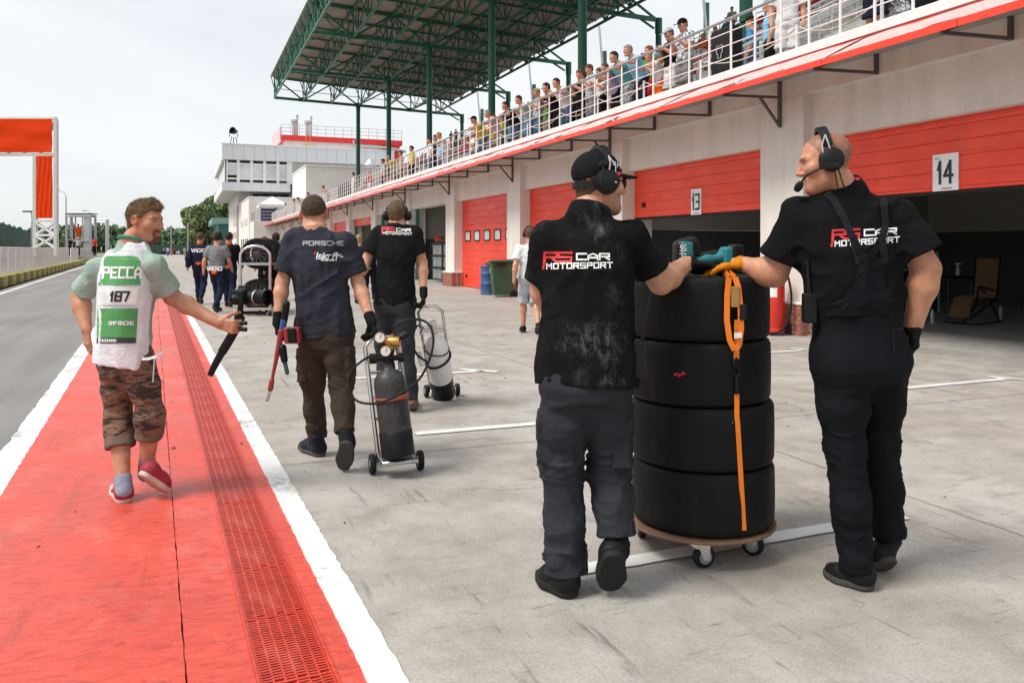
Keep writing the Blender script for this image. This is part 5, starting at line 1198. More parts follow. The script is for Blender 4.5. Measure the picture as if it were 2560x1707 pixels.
                if 'gather' in pants:
                    g0, g1 = pants['gather']; lx, ly = (Q - pel.astype(np.float32)) @ Rt, (Q - pel.astype(np.float32)) @ Nt; w[m] += (.0035 * np.sin(np.arctan2(ly, lx) * 46 + 3 * vnoise(Q * np.float32(20))) + .004) * np.exp(-((zz - (g0 + g1) / 2) / (g1 - g0) * 1.6) ** 4)
            d = d - w; near0 = cl[0][0] < cl[1][0]; return smax(d, np.where(near0, cl[0][1], cl[1][1]), .004)
        H['pants'], pp, pF = sdf_obj('trousers', pf, lo - .03, hi + .03, pants.get('h', ch), pants['mat'], o, (), 1); H['ptree'] = bvh(pp, pF)
        for i, s_ in enumerate('LR'):     # cargo pocket flaps
            if pants.get('cargo'):
                kn, hp = J['kn' + s_], J['hip' + s_]; c = lerp(hp, kn, .62); sgn = -1 if s_ == 'L' else 1; Uax = nrm(hp - kn); r = pr[i][1]
                def pk(P, c=c, sgn=sgn, Uax=Uax, r=r):
                    q = P - (c + Rt * sgn * (r - .034)).astype(np.float32); x, y, z = q @ Rt, q @ Nt, q @ Uax; d = np.maximum(np.maximum(np.abs(x) - .022, np.abs(y + .01) - .055), np.abs(z) - .085); fl = np.maximum(np.maximum(np.abs(x) - .026, np.abs(y + .01) - .060), np.abs(z - .075) - .022); return smin(d - .014, fl - .010, .006) - wr(P, 10, 14, .009, 8)
                sdf_obj('cargo_pocket', pk, c + Rt * sgn * r - .16, c + Rt * sgn * r + .16, .008, pants['mat'], o)
    if shoes:
        for i, s_ in enumerate('LR'): a = shoes[i]; shoe(o, a[0], a[1], a[2], shoes[2], *(a[3:] if len(a) > 3 else ()), **(shoes[3] if len(shoes) > 3 else {}))
    for s_ in glove:
        pr_ = hands[s_]; a = np.array([p[0] for p in pr_] + [p[1] for p in pr_] + [J['wr' + s_]]); w = J['wr' + s_]; fd = nrm(w - J['el' + s_]); gm = glove[s_]
        def gf(P): return smin(prims_sdf(P, pr_, .008, .0025), smax(cone(P, w - fd * .055, w + fd * .02, .036, .034), -(P - (w - fd * .05)) @ fd, .004), .014) - vnoise(P * np.float32(60)) * .0015
        sdf_obj('glove', gf, a.min(0) - .07, a.max(0) + .07, .0045, gm, o)
    if sock:
        for s_ in 'LR':
            an, kn = J['an' + s_], J['kn' + s_]; dv = nrm(kn - an)
            def sf_(P): return smax(cone(P, an - dv * (.06 if bares else .015), an + dv * .07, .047 * leg, .045 * leg), (P - (an + dv * (.028 if bares else .065))) @ dv, .004)
            sdf_obj('sock', sf_, an - .13, an + .13, .007, sock, o)
    return H
def headset(H, mic=None, band=True, mats=(M_BLACK,), r=.046, big=1.0, sign=(-1, 1), top=.132):
    hf = H['hf']; o = H['body']; hs_ = bpy.data.objects.new('headset', None)
    ro = None
    for s_ in sign:
        m = MB(); c = hf.pt(s_ * .074, -.008, -.004); m.lathe([(0, 0), (r * .9, 0), (r * 1.06, .008), (r * 1.06, .020), (r * .92, .024), (r * .95, .030), (r * .86, .046 * big), (r * .55, .052 * big), (0, .053 * big)], c, hf.R * s_, 24); k = m.build('ear_cup', mats[0], None, 50)
        if ro is None: ro = k; k.name = 'headset'; k.parent = o
        else: k.parent = ro
        m = MB(); m.tube([c + hf.R * s_ * .03 + hf.U * .03, hf.pt(s_ * .105, -.005, .07), hf.pt(s_ * .085, -.004, .1)], .004, 6); m.tube([c + hf.R * s_ * .03 + hf.U * .03 + hf.F * .03, hf.pt(s_ * .105, .02, .06), hf.pt(s_ * .085, -.004, .1)], .0035, 6); k = m.build('yoke', M_CHROME, None, 40); k.parent = ro
    if band:
        m = MB(); n = 15; A = [hf.pt(-.092 * math.cos(t), -.006, .03 + (top - .03) * math.sin(t) if math.sin(t) > 0 else .03) for t in np.linspace(.25, math.pi - .25, n)]
        for a, b in zip(A, A[1:]): u = nrm((a + b) / 2 - hf.pt(0, 0, .0)); m.bar(a, b + (b - a) * .12, .036, .016, u)
        k = m.build('headband', mats[0], None, 40); k.parent = ro
    if mic is not None:
        s_ = mic; m = MB(); tip = hf.pt(s_ * .055, .135, -.085); P = [hf.pt(s_ * .115, .01, -.03), hf.pt(s_ * .11, .06, -.035), hf.pt(s_ * .09, .105, -.05), tip]; m.tube(P, .0045, 6)
        m.lathe([(0, -.026), (.013, -.02), (.0175, 0), (.013, .02), (0, .026)], tip, nrm(tip - P[2]), 12); k = m.build('microphone', M_RUBBER, None, 40); k.parent = ro
    return ro
BLK = m_cloth('black cotton', (.0080, .0080, .0092), crease=.55); BLKD = m_cloth('dusty black cotton', (.0085, .0085, .0095), dust=.5, crease=.55)
GREYP = m_cloth('charcoal trousers', (.030, .032, .039), rough=.7, sheen=.0, crease=.5); NAVYB = m_cloth('black workwear', (.0085, .0092, .0120), rough=.75, sheen=.0, crease=.5)
HEATH = m_cloth('heather navy cotton', (.035, .037, .050), melange=.45); BRN = m_cloth('brown cargo cotton', (.052, .040, .032), rough=.85, crease=.6)
MINT = m_cloth('pale green cotton', (.34, .44, .38)); VESTW = m_cloth('white tabard', (.72, .72, .75), rough=.6, sheen=.05); GLV = m_cloth('black glove', (.012, .012, .013), rough=.7); GLVO = m_cloth('orange glove', (.55, .19, .012), rough=.7)
SHB = (mat('black shoe', (.009, .009, .010), .55, bs=.3, spec=.15), mat('black sole', (.020, .019, .018), .7, bs=.6, bscale=45, spec=.15)); SHG = (SHB[0], mat('grey sole', (.055, .052, .05), .75, bs=.3, spec=.15))
def hd(D, N, T, **k): return (np.array(D, float), np.array(N, float), np.array(T, float), k)
r_, a_, u_ = CAMR, CAMF, UPV
TSEC = lambda a0, a1, a2, a3, b=1.0, hem=-.10: [(hem, a0, .135 * b, 0), (.05, a0 * .98, .135 * b, 0), (.3, a1, .128 * b, 0), (.62, a2, .135 * b, 0), (.82, a3, .108 * b, 0), (.93, a3 * .72, .085 * b, 0), (1.0, .078, .075, 0)]

# --- mechanic in cap leaning on the tyres
J = dict(head=PD(1497, 456, 3.37), neck=PD(1474, 530, 3.34), pelvis=PD(1466, 925, 3.28), shL=PD(1368, 598, 3.33), shR=PD(1576, 592, 3.36), elL=PD(1356, 730, 3.42), wrL=PD(1410, 800, 3.60), elR=PD(1652, 706, 3.42), wrR=PD(1718, 659, 3.62),
         hipL=PD(1416, 950, 3.28), hipR=PD(1518, 950, 3.28), knL=PD(1406, 1165, 3.34), knR=PD(1524, 1165, 3.36), anL=PD(1416, 1432, 3.31), anR=PD(1545, 1365, 3.28))
J['handR'] = hd(r_ * .9 + a_ * .25 - u_ * .05, -u_, a_, curl=.22); J['handL'] = hd(r_ * .5 + a_ * .7, -u_, r_, curl=.4)
M1 = human('mechanic in black cap and headset with one arm resting on the tyre stack', J, r_ * .93 + a_ * .34 - u_ * .06, a_ * .97 + r_ * .2, hair=dict(mat=m_hair('short brown hair', (.14, .09, .055)), th=.003, top=-.02, wave=.002, strands=2500, len=.008), stub=.35, arm=1.16,
    shirt=dict(mat=BLKD, secs=TSEC(.206, .184, .186, .160), collar=True, sleeve=.74, sr=(.064, .082), fold=.011, seed=2, h=.0065), pants=dict(mat=GREYP, r=([.096, .096, .086, .076, .083], [.094, .094, .084, .077, .082]), hem=(1.0, .88), cargo=True, fold=.021, seed=6, pel=(.170, .122), h=.0065, seams=(.535, .465)),
    shoes=((G(1436, 1497), G(1350, 1446), PD(1416, 1418, 3.29)), (PD(1538, 1385, 3.17), PD(1524, 1482, 3.26), PD(1546, 1352, 3.28), -a_ * .9 + u_ * -.25 if False else a_ * 1.0 + u_ * .3), SHB, dict(w=.052, soleh=.042)), sock=BLK, glove=dict(R=GLV, L=GLV))
o, hf, Tt = M1['body'], M1['hf'], M1['tree']
def cast_quads(parent, name, quads, tree, mat_, off):
    mb = MB()
    for i, q in enumerate(quads):
        vs = [cam_cast(tree, p[0], p[1], off + .0003 * (i % 4)) for p in q]
        if all(v is not None for v in vs): mb.add(vs, [tuple(range(len(vs)))])
    o = mb.build(name, mat_, None); o.parent = parent; return o
def proj_px(parent, name, pts, w, tree, mat_, off=.006, d=3.3, step=6.0): return cast_quads(parent, name, ribbons([list(pts)], w * FPX / d, step), tree, mat_, off)
def poly_px(parent, name, rows, tree, mat_, off, sub=8):
    """cloth panel between left/right edge pixels row by row"""
    q = []
    for (l0, r0, v0), (l1, r1, v1) in zip(rows, rows[1:]):
        for j in range(sub):
            for k in range(4):
                s0, s1, t0, t1 = j / sub, (j + 1) / sub, k / 4, (k + 1) / 4; f = lambda s_, t: (lerp(lerp(l0, l1, t), lerp(r0, r1, t), s_), lerp(v0, v1, t)); q.append((f(s0, t1), f(s1, t1), f(s1, t0), f(s0, t0)))
    return cast_quads(parent, name, q, tree, mat_, off)
def px_text(parent, text, u, v, h, st, tree, mat_, aspect=.75, gap=.28, slant=0., center=True, off=.003, tilt=0.0):
    """flat print whose size and place were read off the photograph in pixels, laid on the cloth"""
    pl, W = strokes(text, h, aspect, gap, slant); sh = W / 2 if center else 0; q = [[(u + p[0] - sh, v - p[1] - tilt * (p[0] - sh)) for p in r] for r in ribbons(pl, st, 5.0)]
    return cast_quads(parent, 'print', q, tree, mat_, off)
def rscar(H, u0, v0, k, tilt=0.0):
    """team print: red RS, white CAR and MOTORSPORT below; u0, v0 = left end of the baseline of RS"""
    T_, p = H['tree'], H['shirt']
    px_text(p, 'RS', u0 + 2 * k, v0, 22 * k, 5.6 * k, T_, M_PRINTR, 1.42, .22, .06, False, tilt=tilt); cast_quads(p, 'print', ribbons([[(u0 + 5 * k, v0 - 8 * k), (u0, v0 + 17 * k)]], 5.6 * k, 5), T_, M_PRINTR, .0035)
    px_text(p, 'CAR', u0 + 84 * k, v0 - 5 * k - 84 * k * tilt, 14.5 * k, 4.0 * k, T_, M_PRINTW, 1.62, .36, 0, False, tilt=tilt); px_text(p, 'MOTORSPORT', u0 + 9 * k, v0 + 18 * k, 12.5 * k, 3.0 * k, T_, M_PRINTW, .93, .42, 0, False, tilt=tilt + .02)
rscar(M1, 1358, 654, 1.0)
# cap: crown, brim, strap, badge
cap = M_CAP = m_cloth('black cap cotton', (.013, .013, .015))
def capf(P):
    q = hf.to(P); d = ell(q, (0, -.012, .036), (.086, .110, .096)); return smax(d - vnoise(q * np.float32(30)) * .002, np.interp(q[:, 1], [-.13, -.09, -.02, .09], [-.008, .0, .035, .045]).astype(np.float32) - q[:, 2], .006)
cp = sdf_obj('cap', capf, hf.c - .17, hf.c + .17, .005, cap, o)[0]
m = MB(); P = []
for j in range(7):
    for i in range(13):
        t = (i / 12 - .5) * 2; rr_ = .095 + (.085 * j / 6) * (1 - .35 * t * t); x = .078 * t; y = math.sqrt(max(0, 1 - (x / .088) ** 2)) * .098 - .004 + (.082 * j / 6) * (1 - t * t * .55); P.append(hf.pt(x, y, .046 - .018 * t * t - .10 * max(0, y - .09)))
n = len(P); Q = [p - hf.U * .006 for p in P]; fs = []
for j in range(6):
    for i in range(12): a = j * 13 + i; fs += [(a, a + 1, a + 14, a + 13), (n + a + 13, n + a + 14, n + a + 1, n + a)]
for j in range(6): fs += [(j * 13, (j + 1) * 13, n + (j + 1) * 13, n + j * 13), (j * 13 + 12, n + j * 13 + 12, n + (j + 1) * 13 + 12, (j + 1) * 13 + 12)]
for i in range(12): fs += [(78 + i, 79 + i, n + 79 + i, n + 78 + i)]
m.add(P + Q, fs); k = m.build('brim', cap, None, 40); k.parent = cp
ct = BVHTree.FromObject(cp, bpy.context.evaluated_depsgraph_get()) if False else bvh(*[np.array([v.co[:] for v in cp.data.vertices]), [tuple(p.vertices) for p in cp.data.polygons]])
cx_, cy_ = nrm(hf.F * 1 + hf.U * -.22), nrm(hf.U + hf.F * .22)
project_text(cp, '23', hf.pt(.2, .018, .068), cx_, cy_, .016, .004, ct, -hf.R, M_PRINTW, .8, .4); project_text(cp, 'M', hf.pt(.2, .055, .060), cx_, cy_, .020, .0036, ct, -hf.R, M_PRINTW, .9, .3)
m = MB(); A = [hf.pt(.083 * math.sin(t), -.112 * math.cos(t) - .002, -.022) for t in np.linspace(-1.3, 1.3, 16)]
for a, b in zip(A, A[1:]): m.bar(a, b, .004, .022, hf.U)
k = m.build('strap', M_BLACK, None); k.parent = cp; tb = hf.pt(.052, -.2, -.027); flat = strokes('SEAMO', .011, .8, .3)[0]
hs1 = headset(M1, None, True, (M_BLACK,), .050, 1.05, top=.146)
m = MB(); c = hf.pt(.082, .02, .062); m.lathe([(0, -.022), (.014, -.016), (.018, 0), (.014, .016), (0, .022)], c + hf.F * -.045, hf.F, 12); m.tube([c + hf.F * -.045, hf.pt(.115, -.04, .03), hf.pt(.125, -.02, -.01)], .005, 6); k = m.build('microphone', M_RUBBER, None, 40); k.parent = hs1
m = MB(); m.lathe([(0, 0), (.008, 0), (.008, .006), (0, .007)], hf.pt(.118, .028, .028), hf.R, 12); k = m.build('button', M_PRINTR, None, 40); k.parent = hs1
m = MB(); m.obox(hf.pt(.127, .0, -.008), hf.F * .018, hf.U * .0028, hf.R * .002); k = m.build('label', M_CHROME, None); k.parent = hs1
# glasses
m = MB()
for s_ in (-1, 1):
    A = [hf.pt(s_ * (.033 + .025 * math.cos(t)), .104 - .012 * abs(math.cos(t) + .4) , .0 + .019 * math.sin(t)) for t in np.linspace(0, 2 * math.pi, 18)[:-1]]; m.tube(A, .0022, 6, closed=True); m.tube([hf.pt(s_ * .058, .095, .006), hf.pt(s_ * .078, .02, .012)], .002, 6)
m.tube([hf.pt(-.008, .108, .004), hf.pt(.008, .108, .004)], .002, 6); gl = m.build('glasses', M_BLACK, None, 40); gl.parent = o
mg, nt_, bb = newmat('tinted lens'); bb.inputs['Base Color'].default_value = (.02, .02, .02, 1); bb.inputs['Roughness'].default_value = .05; bb.inputs['Alpha'].default_value = .75
for s_ in (-1, 1): m = MB(); m.lathe([(0, 0), (.022, 0), (.022, .001), (0, .001)], hf.pt(s_ * .033, .100, .0), hf.F, 18); k = m.build('lens', mg, None); k.parent = gl
# radio on the belt
rb_ = PD(1600, 900, 3.22); m = MB(); m.obox(rb_, r_ * .030, a_ * .018, u_ * .075); rd = m.build('radio', M_BLACK, None, None, .006); rd.parent = o
m = MB(); m.tube([rb_ + u_ * .07 + r_ * .01, rb_ + u_ * .13 + r_ * .014, rb_ + u_ * .265 + r_ * .045], [.008, .0065, .004], 8); k = m.build('antenna', M_RUBBER, None, 40); k.parent = rd
m = MB(); m.tube([rb_ + u_ * .02 - r_ * .02, rb_ + u_ * .10 - r_ * .05 - a_ * .01, rb_ + u_ * .18 - r_ * .07, PD(1585, 790, 3.25)], .003, 6); k = m.build('cable', M_RUBBER, None, 40); k.parent = rd
# zipped back pocket
m = MB(); q = ribbons([[(0, 0), (.03, -.006), (.07, -.012), (.10, -.012)]], .008, .01); project(M1['pants'], 'pocket_zip', q, PD(1522, 943, 3.15), r_, u_, M1['ptree'], a_, M_BLACK, .003); q = ribbons([[(0, 0), (-.002, -.035)]], .007, .01); project(M1['pants'], 'zip_pull', q, PD(1523, 942, 3.15), r_, u_, M1['ptree'], a_, mat('grey red tag', (.25, .12, .1)), .004)

# --- bald mechanic in bib overalls
J = dict(head=PD(2064, 403, 3.42), neck=PD(2106, 474, 3.43), pelvis=PD(2150, 880, 3.40), shL=PD(1998, 542, 3.47), shR=PD(2242, 542, 3.40), elL=PD(1936, 686, 3.54), wrL=PD(1862, 662, 3.62), elR=PD(2316, 672, 3.36), wrR=PD(2284, 812, 3.40),
         hipL=PD(2100, 905, 3.38), hipR=PD(2206, 905, 3.43), knL=PD(2112, 1120, 3.38), knR=PD(2196, 1100, 3.54), anL=PD(2144, 1426, 3.37), anR=PD(2220, 1345, 3.56))
J['handL'] = hd(-r_ * .92 + a_ * .15 - u_ * .07, -u_, a_, curl=.20); J['handR'] = hd(-u_ * 1 - r_ * .05 + a_ * .1, -r_, a_, curl=.45)
M2 = human('bald mechanic in black bib overalls and headset with a hand on the tyres', J, -r_ * .97 + a_ * .20 - u_ * .20, a_ * .97 - r_ * .12, skin=M_SKIN2, stub=.18, scalp=.6, arm=1.28, fat=1.06, hs=1.0,
    shirt=dict(mat=BLK, secs=[(.10, .150, .112, 0), (.30, .182, .136, 0), (.62, .200, .142, 0), (.82, .186, .115, 0), (.93, .13, .09, 0), (1.0, .082, .08, 0)], collar=True, sleeve=.74, sr=(.072, .100), fold=.011, seed=9, h=.0065), pants=dict(mat=NAVYB, r=([.106, .096, .077, .072, .073], [.104, .093, .076, .074, .071]), hem=(.99, .97), fold=.020, seed=12, pel=(.184, .140), waist=.225, stack=.5, h=.0065, gather=(1.10, 1.16)),
    shoes=((G(2184, 1478), G(2062, 1436), PD(2148, 1408, 3.38)), (PD(2238, 1402, 3.46), G(2196, 1430), PD(2226, 1345, 3.56), -a_ * -.5 + u_), SHG, dict(w=.050, soleh=.030)), sock=BLK, glove=dict(L=GLVO, R=GLV))
o, hf, Tt = M2['body'], M2['hf'], M2['tree']
hb_ = headset(M2, -1, True, (M_BLACK,), .048, 1.05, top=.138)
m = MB(); m.obox(hf.pt(-.118, .012, -.030), hf.F * .038 + hf.U * .006, hf.U * .013, hf.R * .014); k = m.build('boom_base', M_BLACK, None, None, .004); k.parent = hb_
m = MB(); m.tube([hf.pt(-.115, -.02, -.04), hf.pt(-.09, -.03, -.11), hf.pt(-.05, -.05, -.17)], .0028, 6); m.tube([hf.pt(-.115, -.005, -.045), hf.pt(-.08, -.01, -.12), hf.pt(-.03, -.04, -.19)], .0025, 6); k = m.build('cable', M_RUBBER, None, 40); k.parent = hb_
ty = nrm(u_ - r_ * .0); sl_ = nrm(r_ + u_ * .02)
rscar(M2, 2079, 598, .98, .05)
px_text(M2['shirt'], 'RS', 2142, 449, 5, 1.6, Tt, M_PRINTR, 1.2, .3); px_text(M2['shirt'], 'ET', 2115, 454, 5, 1.5, Tt, M_PRINTW, 1.2, .3)
def strip_quads(pts, w, step=.02): return ribbons([pts], w, step)
def uv2(p, d=3.2): return ((p[0] - CX) / FPX * d, (HY - p[1]) / FPX * d)
poly_px(M2['pants'], 'bib', [(2150, 2212, 588 + 55), (2140, 2212, 690), (2128, 2215, 720), (2100, 2240, 745), (2060, 2268, 770), (2050, 2272, 790)], Tt, NAVYB, .010)
BELT = m_cloth('strap webbing', (.017, .018, .022), crease=.2)
proj_px(M2['pants'], 'brace', [(2060, 476), (2085, 500), (2110, 545), (2134, 600), (2146, 650)], .030, Tt, BELT, .009); proj_px(M2['pants'], 'brace', [(2204, 470), (2210, 510), (2214, 560), (2206, 600), (2212, 650)], .030, Tt, BELT, .011)
proj_px(M2['pants'], 'brace', [(2206, 592), (2190, 622), (2168, 652)], .030, Tt, NAVYB, .012); proj_px(M2['pants'], 'brace', [(2136, 600), (2150, 630), (2168, 652)], .030, Tt, NAVYB, .013)
# chalky sweat marks are part of the shirts' dusty cotton; radio pouch and cable
rb_ = PD(2024, 770, 3.36); m = MB(); m.obox(rb_, r_ * .028, a_ * .022, u_ * .062); rd = m.build('radio', M_BLACK, None, None, .008); rd.parent = o
m = MB(); m.tube([rb_ + u_ * .06, rb_ + u_ * .13 - r_ * .006, rb_ + u_ * .20 - r_ * .008], [.009, .007, .006], 8); m.tube([rb_ + u_ * .2 - r_ * .008, PD(2010, 665, 3.38), PD(2016, 640, 3.4)], .003, 6); k = m.build('antenna', M_RUBBER, None, 40); k.parent = rd
k = proj_px(M2['pants'], 'pocket_seam', [(2232, 822), (2277, 822)], .005, M2['ptree'], M_BLACK, .003); k = proj_px(M2['pants'], 'pocket_seam', [(2232, 822), (2236, 890)], .004, M2['ptree'], M_BLACK, .003); proj_px(M2['pants'], 'pocket_seam', [(2018, 935), (2062, 930), (2070, 1030)], .004, M2['ptree'], M_BLACK, .003)
# --- second hand-truck mechanic pulling the black cylinder (dark heather tee)
J = dict(head=PD(785, 536, 5.34), neck=PD(788, 568, 5.30), pelvis=PD(813, 818, 5.30), shL=PD(734, 598, 5.31), shR=PD(864, 603, 5.30), elL=PD(706, 705, 5.28), wrL=PD(695, 800, 5.20), elR=PD(896, 708, 5.33), wrR=PD(927, 800, 5.18),
         hipL=PD(787, 828, 5.32), hipR=PD(842, 828, 5.28), knL=PD(783, 950, 5.42), knR=PD(853, 955, 5.26), anL=PD(790, 1098, 5.52), anR=PD(864, 1086, 5.10))
J['handL'] = hd(-u_ * 1 + r_ * .1 - a_ * .1, r_, a_, curl=.62); J['handR'] = hd(-u_ * .9 + r_ * .25 - a_ * .2, -a_ * .3 - r_ * .6, a_ * .8 + r_ * .3, curl=.75)
M3 = human('mechanic in heather navy tee and brown cargo trousers pulling the black cylinder truck', J, a_ * .98 - u_ * .12 - r_ * .05, a_ * .99 + r_ * .1, hair=dict(mat=m_hair('dark brown crop', (.095, .064, .043)), th=.002, top=.008, wave=.003, strands=5000, len=.009, line=([-.12, -.075, -.05, .0, .02, .05, .10], [-.030, -.020, -.005, .016, .022, .06, .07])), arm=.98,
    shirt=dict(mat=HEATH, secs=TSEC(.196, .172, .178, .156), sleeve=.78, sr=(.062, .082), fold=.014, seed=15), pants=dict(mat=BRN, r=([.098, .092, .072, .062, .062], [.098, .092, .074, .064, .062]), hem=(.98, .96), cargo=True, fold=.017, seed=21, pel=(.17, .125), stack=1.3),
    shoes=((G(806, 1142), G(753, 1120), PD(790, 1085, 5.46)), (PD(866, 1106, 5.0), PD(857, 1178, 5.10), PD(866, 1080, 5.08), a_ + u_ * .3), (mat('navy sneaker', (.011, .012, .020), .6, spec=.2), mat('sneaker sole', (.05, .04, .035), .7, bs=.5, bscale=60)), dict(w=.047)), sock=BLK, glove=dict(L=GLV, R=GLV))
T_ = M3['tree']; GP_ = mat('grey print', (.42, .42, .44), .6)
px_text(M3['shirt'], 'PORSCHE', 808, 613, 9.5, 1.9, T_, GP_, 1.15, .42); px_text(M3['shirt'], 'iskra', 815, 647, 14.5, 2.6, T_, M_PRINTW, .62, .2, .2); px_text(M3['shirt'], 'motorsport', 822, 652, 3.6, 1.3, T_, M_PRINTW, .8, .3, .2)
cast_quads(M3['shirt'], 'print', ribbons([[(786, 634.5), (788, 632)]], 3.2, 5), T_, M_PRINTR, .004)
for k_ in range(5): cast_quads(M3['shirt'], 'print', ribbons([[(836 + 4 * k_, 638 - (k_ % 2) * 4 + k_ * 1.2), (841 + 4 * k_, 637 - (k_ % 2) * 4 + k_ * 1.2)]], 2.4, 5), T_, M_PRINTW, .004)
# --- mechanic with headset pulling the white cylinder
J = dict(head=PD(993, 539, 7.08), neck=PD(994, 559, 7.05), pelvis=PD(988, 745, 7.05), shL=PD(949, 582, 7.06), shR=PD(1035, 582, 7.04), elL=PD(912, 657, 7.02), wrL=PD(899, 700, 6.85), elR=PD(1056, 657, 7.06), wrR=PD(1059, 732, 6.96),
         hipL=PD(965, 752, 7.05), hipR=PD(1010, 752, 7.05), knL=PD(962, 860, 7.12), knR=PD(1012, 862, 7.0), anL=PD(966, 985, 7.15), anR=PD(1026, 1000, 6.95))
J['handR'] = hd(-u_ * .9 - a_ * .25, -r_, a_, curl=.7); J['handL'] = hd(-u_, r_, a_, curl=.4)
M4 = human('mechanic in black team tee and headset pulling the white cylinder truck', J, a_ * .98 - u_ * .1, a_ * .99 + r_ * .05, hair=dict(mat=m_hair('brown hair', (.16, .10, .06)), th=.009, top=.010, wave=.006, strands=4000, len=.016, line=([-.12, -.075, -.05, .0, .02, .05, .10], [-.055, -.045, -.025, .012, .02, .06, .07])), bh=.013, hh=.005, ch=.010,
    shirt=dict(mat=m_cloth('plain black cotton', (.013, .013, .014)), secs=TSEC(.178, .160, .172, .150), sleeve=.70, sr=(.060, .076), fold=.012, seed=31), pants=dict(mat=m_cloth('grey black trousers', (.032, .033, .037), rough=.75), r=([.095, .090, .076, .070, .068], [.095, .090, .076, .070, .068]), hem=(1.0, 1.0), fold=.014, seed=33, pel=(.165, .12)),
    shoes=((G(966, 1002), G(960, 985), PD(966, 975, 7.15)), (G(1030, 1028), G(1032, 1006), PD(1027, 992, 6.98)), (mat('tan boot', (.16, .12, .08), .7), SHG[1]), dict(w=.046, h=.009)), glove=dict(R=GLV, L=GLV))
headset(M4, None, True, (M_BLACK,), .044, 1.0, top=.10)
rscar(M4, 954, 577, .44, -.06)
for i_, c_ in enumerate(((.7, .7, .7), (.06, .1, .4), (.6, .04, .04))): poly_px(M4['shirt'], 'flag', [(985, 996, 551 + 2.2 * i_), (985, 996, 553.2 + 2.2 * i_)], M4['tree'], mat('flag %d' % i_, c_, .7), .004, 2)
# --- photographer in press tabard
tF = a_ * .90 + r_ * .40
J = dict(head=PD(363, 551, 4.58), neck=PD(332, 603, 4.57), pelvis=PD(312, 885, 4.57), shL=PD(247, 672, 4.64), shR=PD(383, 664, 4.50), elL=PD(200, 742, 4.72), wrL=PD(216, 822, 4.62), elR=PD(430, 742, 4.62), wrR=PD(548, 808, 4.58),
         hipL=PD(292, 900, 4.60), hipR=PD(345, 898, 4.55), knL=PD(296, 1045, 4.62), knR=PD(377, 1035, 4.56), anL=PD(308, 1200, 4.50), anR=PD(368, 1158, 4.60))
J['handR'] = hd(r_ * .93 - u_ * .22 - a_ * .1, a_ * .75 + u_ * .1, u_ * .8 + r_ * .35, curl=.85, thumb=.8); J['handL'] = hd(-u_ * .95 + r_ * .08, a_ * .5 + r_ * .5, a_, curl=.3)
M5 = human('photographer in white press tabard and camouflage shorts holding a camera gimbal', J, r_ * .955 - a_ * .22 - u_ * .12, tF, skin=M_SKIN2, hair=dict(mat=m_hair('photographer hair', (.18, .105, .055)), th=.008, top=.010, wave=.007, quiff=1, strands=7000, len=.022, lift=.2), beard=1, stub=.12, bare=('L', 'R'), arm=1.06, hh=.0034, hs=.93, fat=.93,
    shirt=dict(mat=MINT, secs=TSEC(.158, .150, .160, .145, .95, hem=-.02), sleeve=.80, sr=(.055, .070), fold=.012, seed=41), pants=dict(mat=None, r=([.080, .078, .070, .068, .072], [.080, .077, .068, .064, .066]), hem=(.46, .45), fold=.014, seed=43, pel=(.142, .108), stack=.2),
    shoes=((G(313, 1260), G(292, 1222), PD(308, 1205, 4.55)), (PD(348, 1186, 4.46), PD(414, 1236, 4.60), PD(366, 1165, 4.60), u_ * .8 + a_ * .5 + r_ * .3), (mat('red canvas shoe', (.30, .02, .045), .7, bs=.3), mat('cream sole', (.52, .44, .36), .7, bs=.2)), dict(w=.046, soleh=.03)), sock=m_cloth('grey blue sock', (.26, .29, .38)), bares=True)
def m_camo():
    m, nt, b = newmat('camouflage cotton'); co = objco(nt, (7, 7, 22)); n = noise(nt, 1.0, 3, .5, co, 1.2)
    r = nt.nodes.new('ShaderNodeValToRGB'); r.color_ramp.interpolation = 'CONSTANT'; e = r.color_ramp.elements; e.new(.5); e.new(.6)
    for el, (p, c) in zip(e, ((0, (.030, .022, .018)), (.42, (.115, .060, .040)), (.50, (.20, .115, .075)), (.60, (.062, .040, .028)))): el.position = p; el.color = c + (1,)
    nt.links.new(n, r.inputs[0]); nt.links.new(r.outputs[0], b.inputs['Base Color']); b.inputs['Roughness'].default_value = .9; bump(nt, b, noise(nt, 500, 2, .6, objco(nt)), .2, .003); return m
M5['pants'].data.materials.clear(); M5['pants'].data.materials.append(m_camo()); o, hf, T_ = M5['body'], M5['hf'], M5['tree']
for i_, s_ in enumerate('LR'):
    kn, an = J['kn' + s_], J['an' + s_]; dv = nrm(an - kn); e_ = lerp(kn, an, .46); r0 = (.077, .071)[i_]
    def cuff(P): return smax(smax(cone(P, e_ - dv * .085, e_ + dv * .008, r0 - .002, r0 + .004), (P - (e_ + dv * .006)) @ dv, .005), -(P - (e_ - dv * .08)) @ dv, .005) - wr(P, 8, 8, .006, 3)
    k = sdf_obj('cuff', cuff, e_ - .17, e_ + .17, .007, m_cloth('khaki cuff', (.16, .115, .085)), o)[0]
    m = MB()
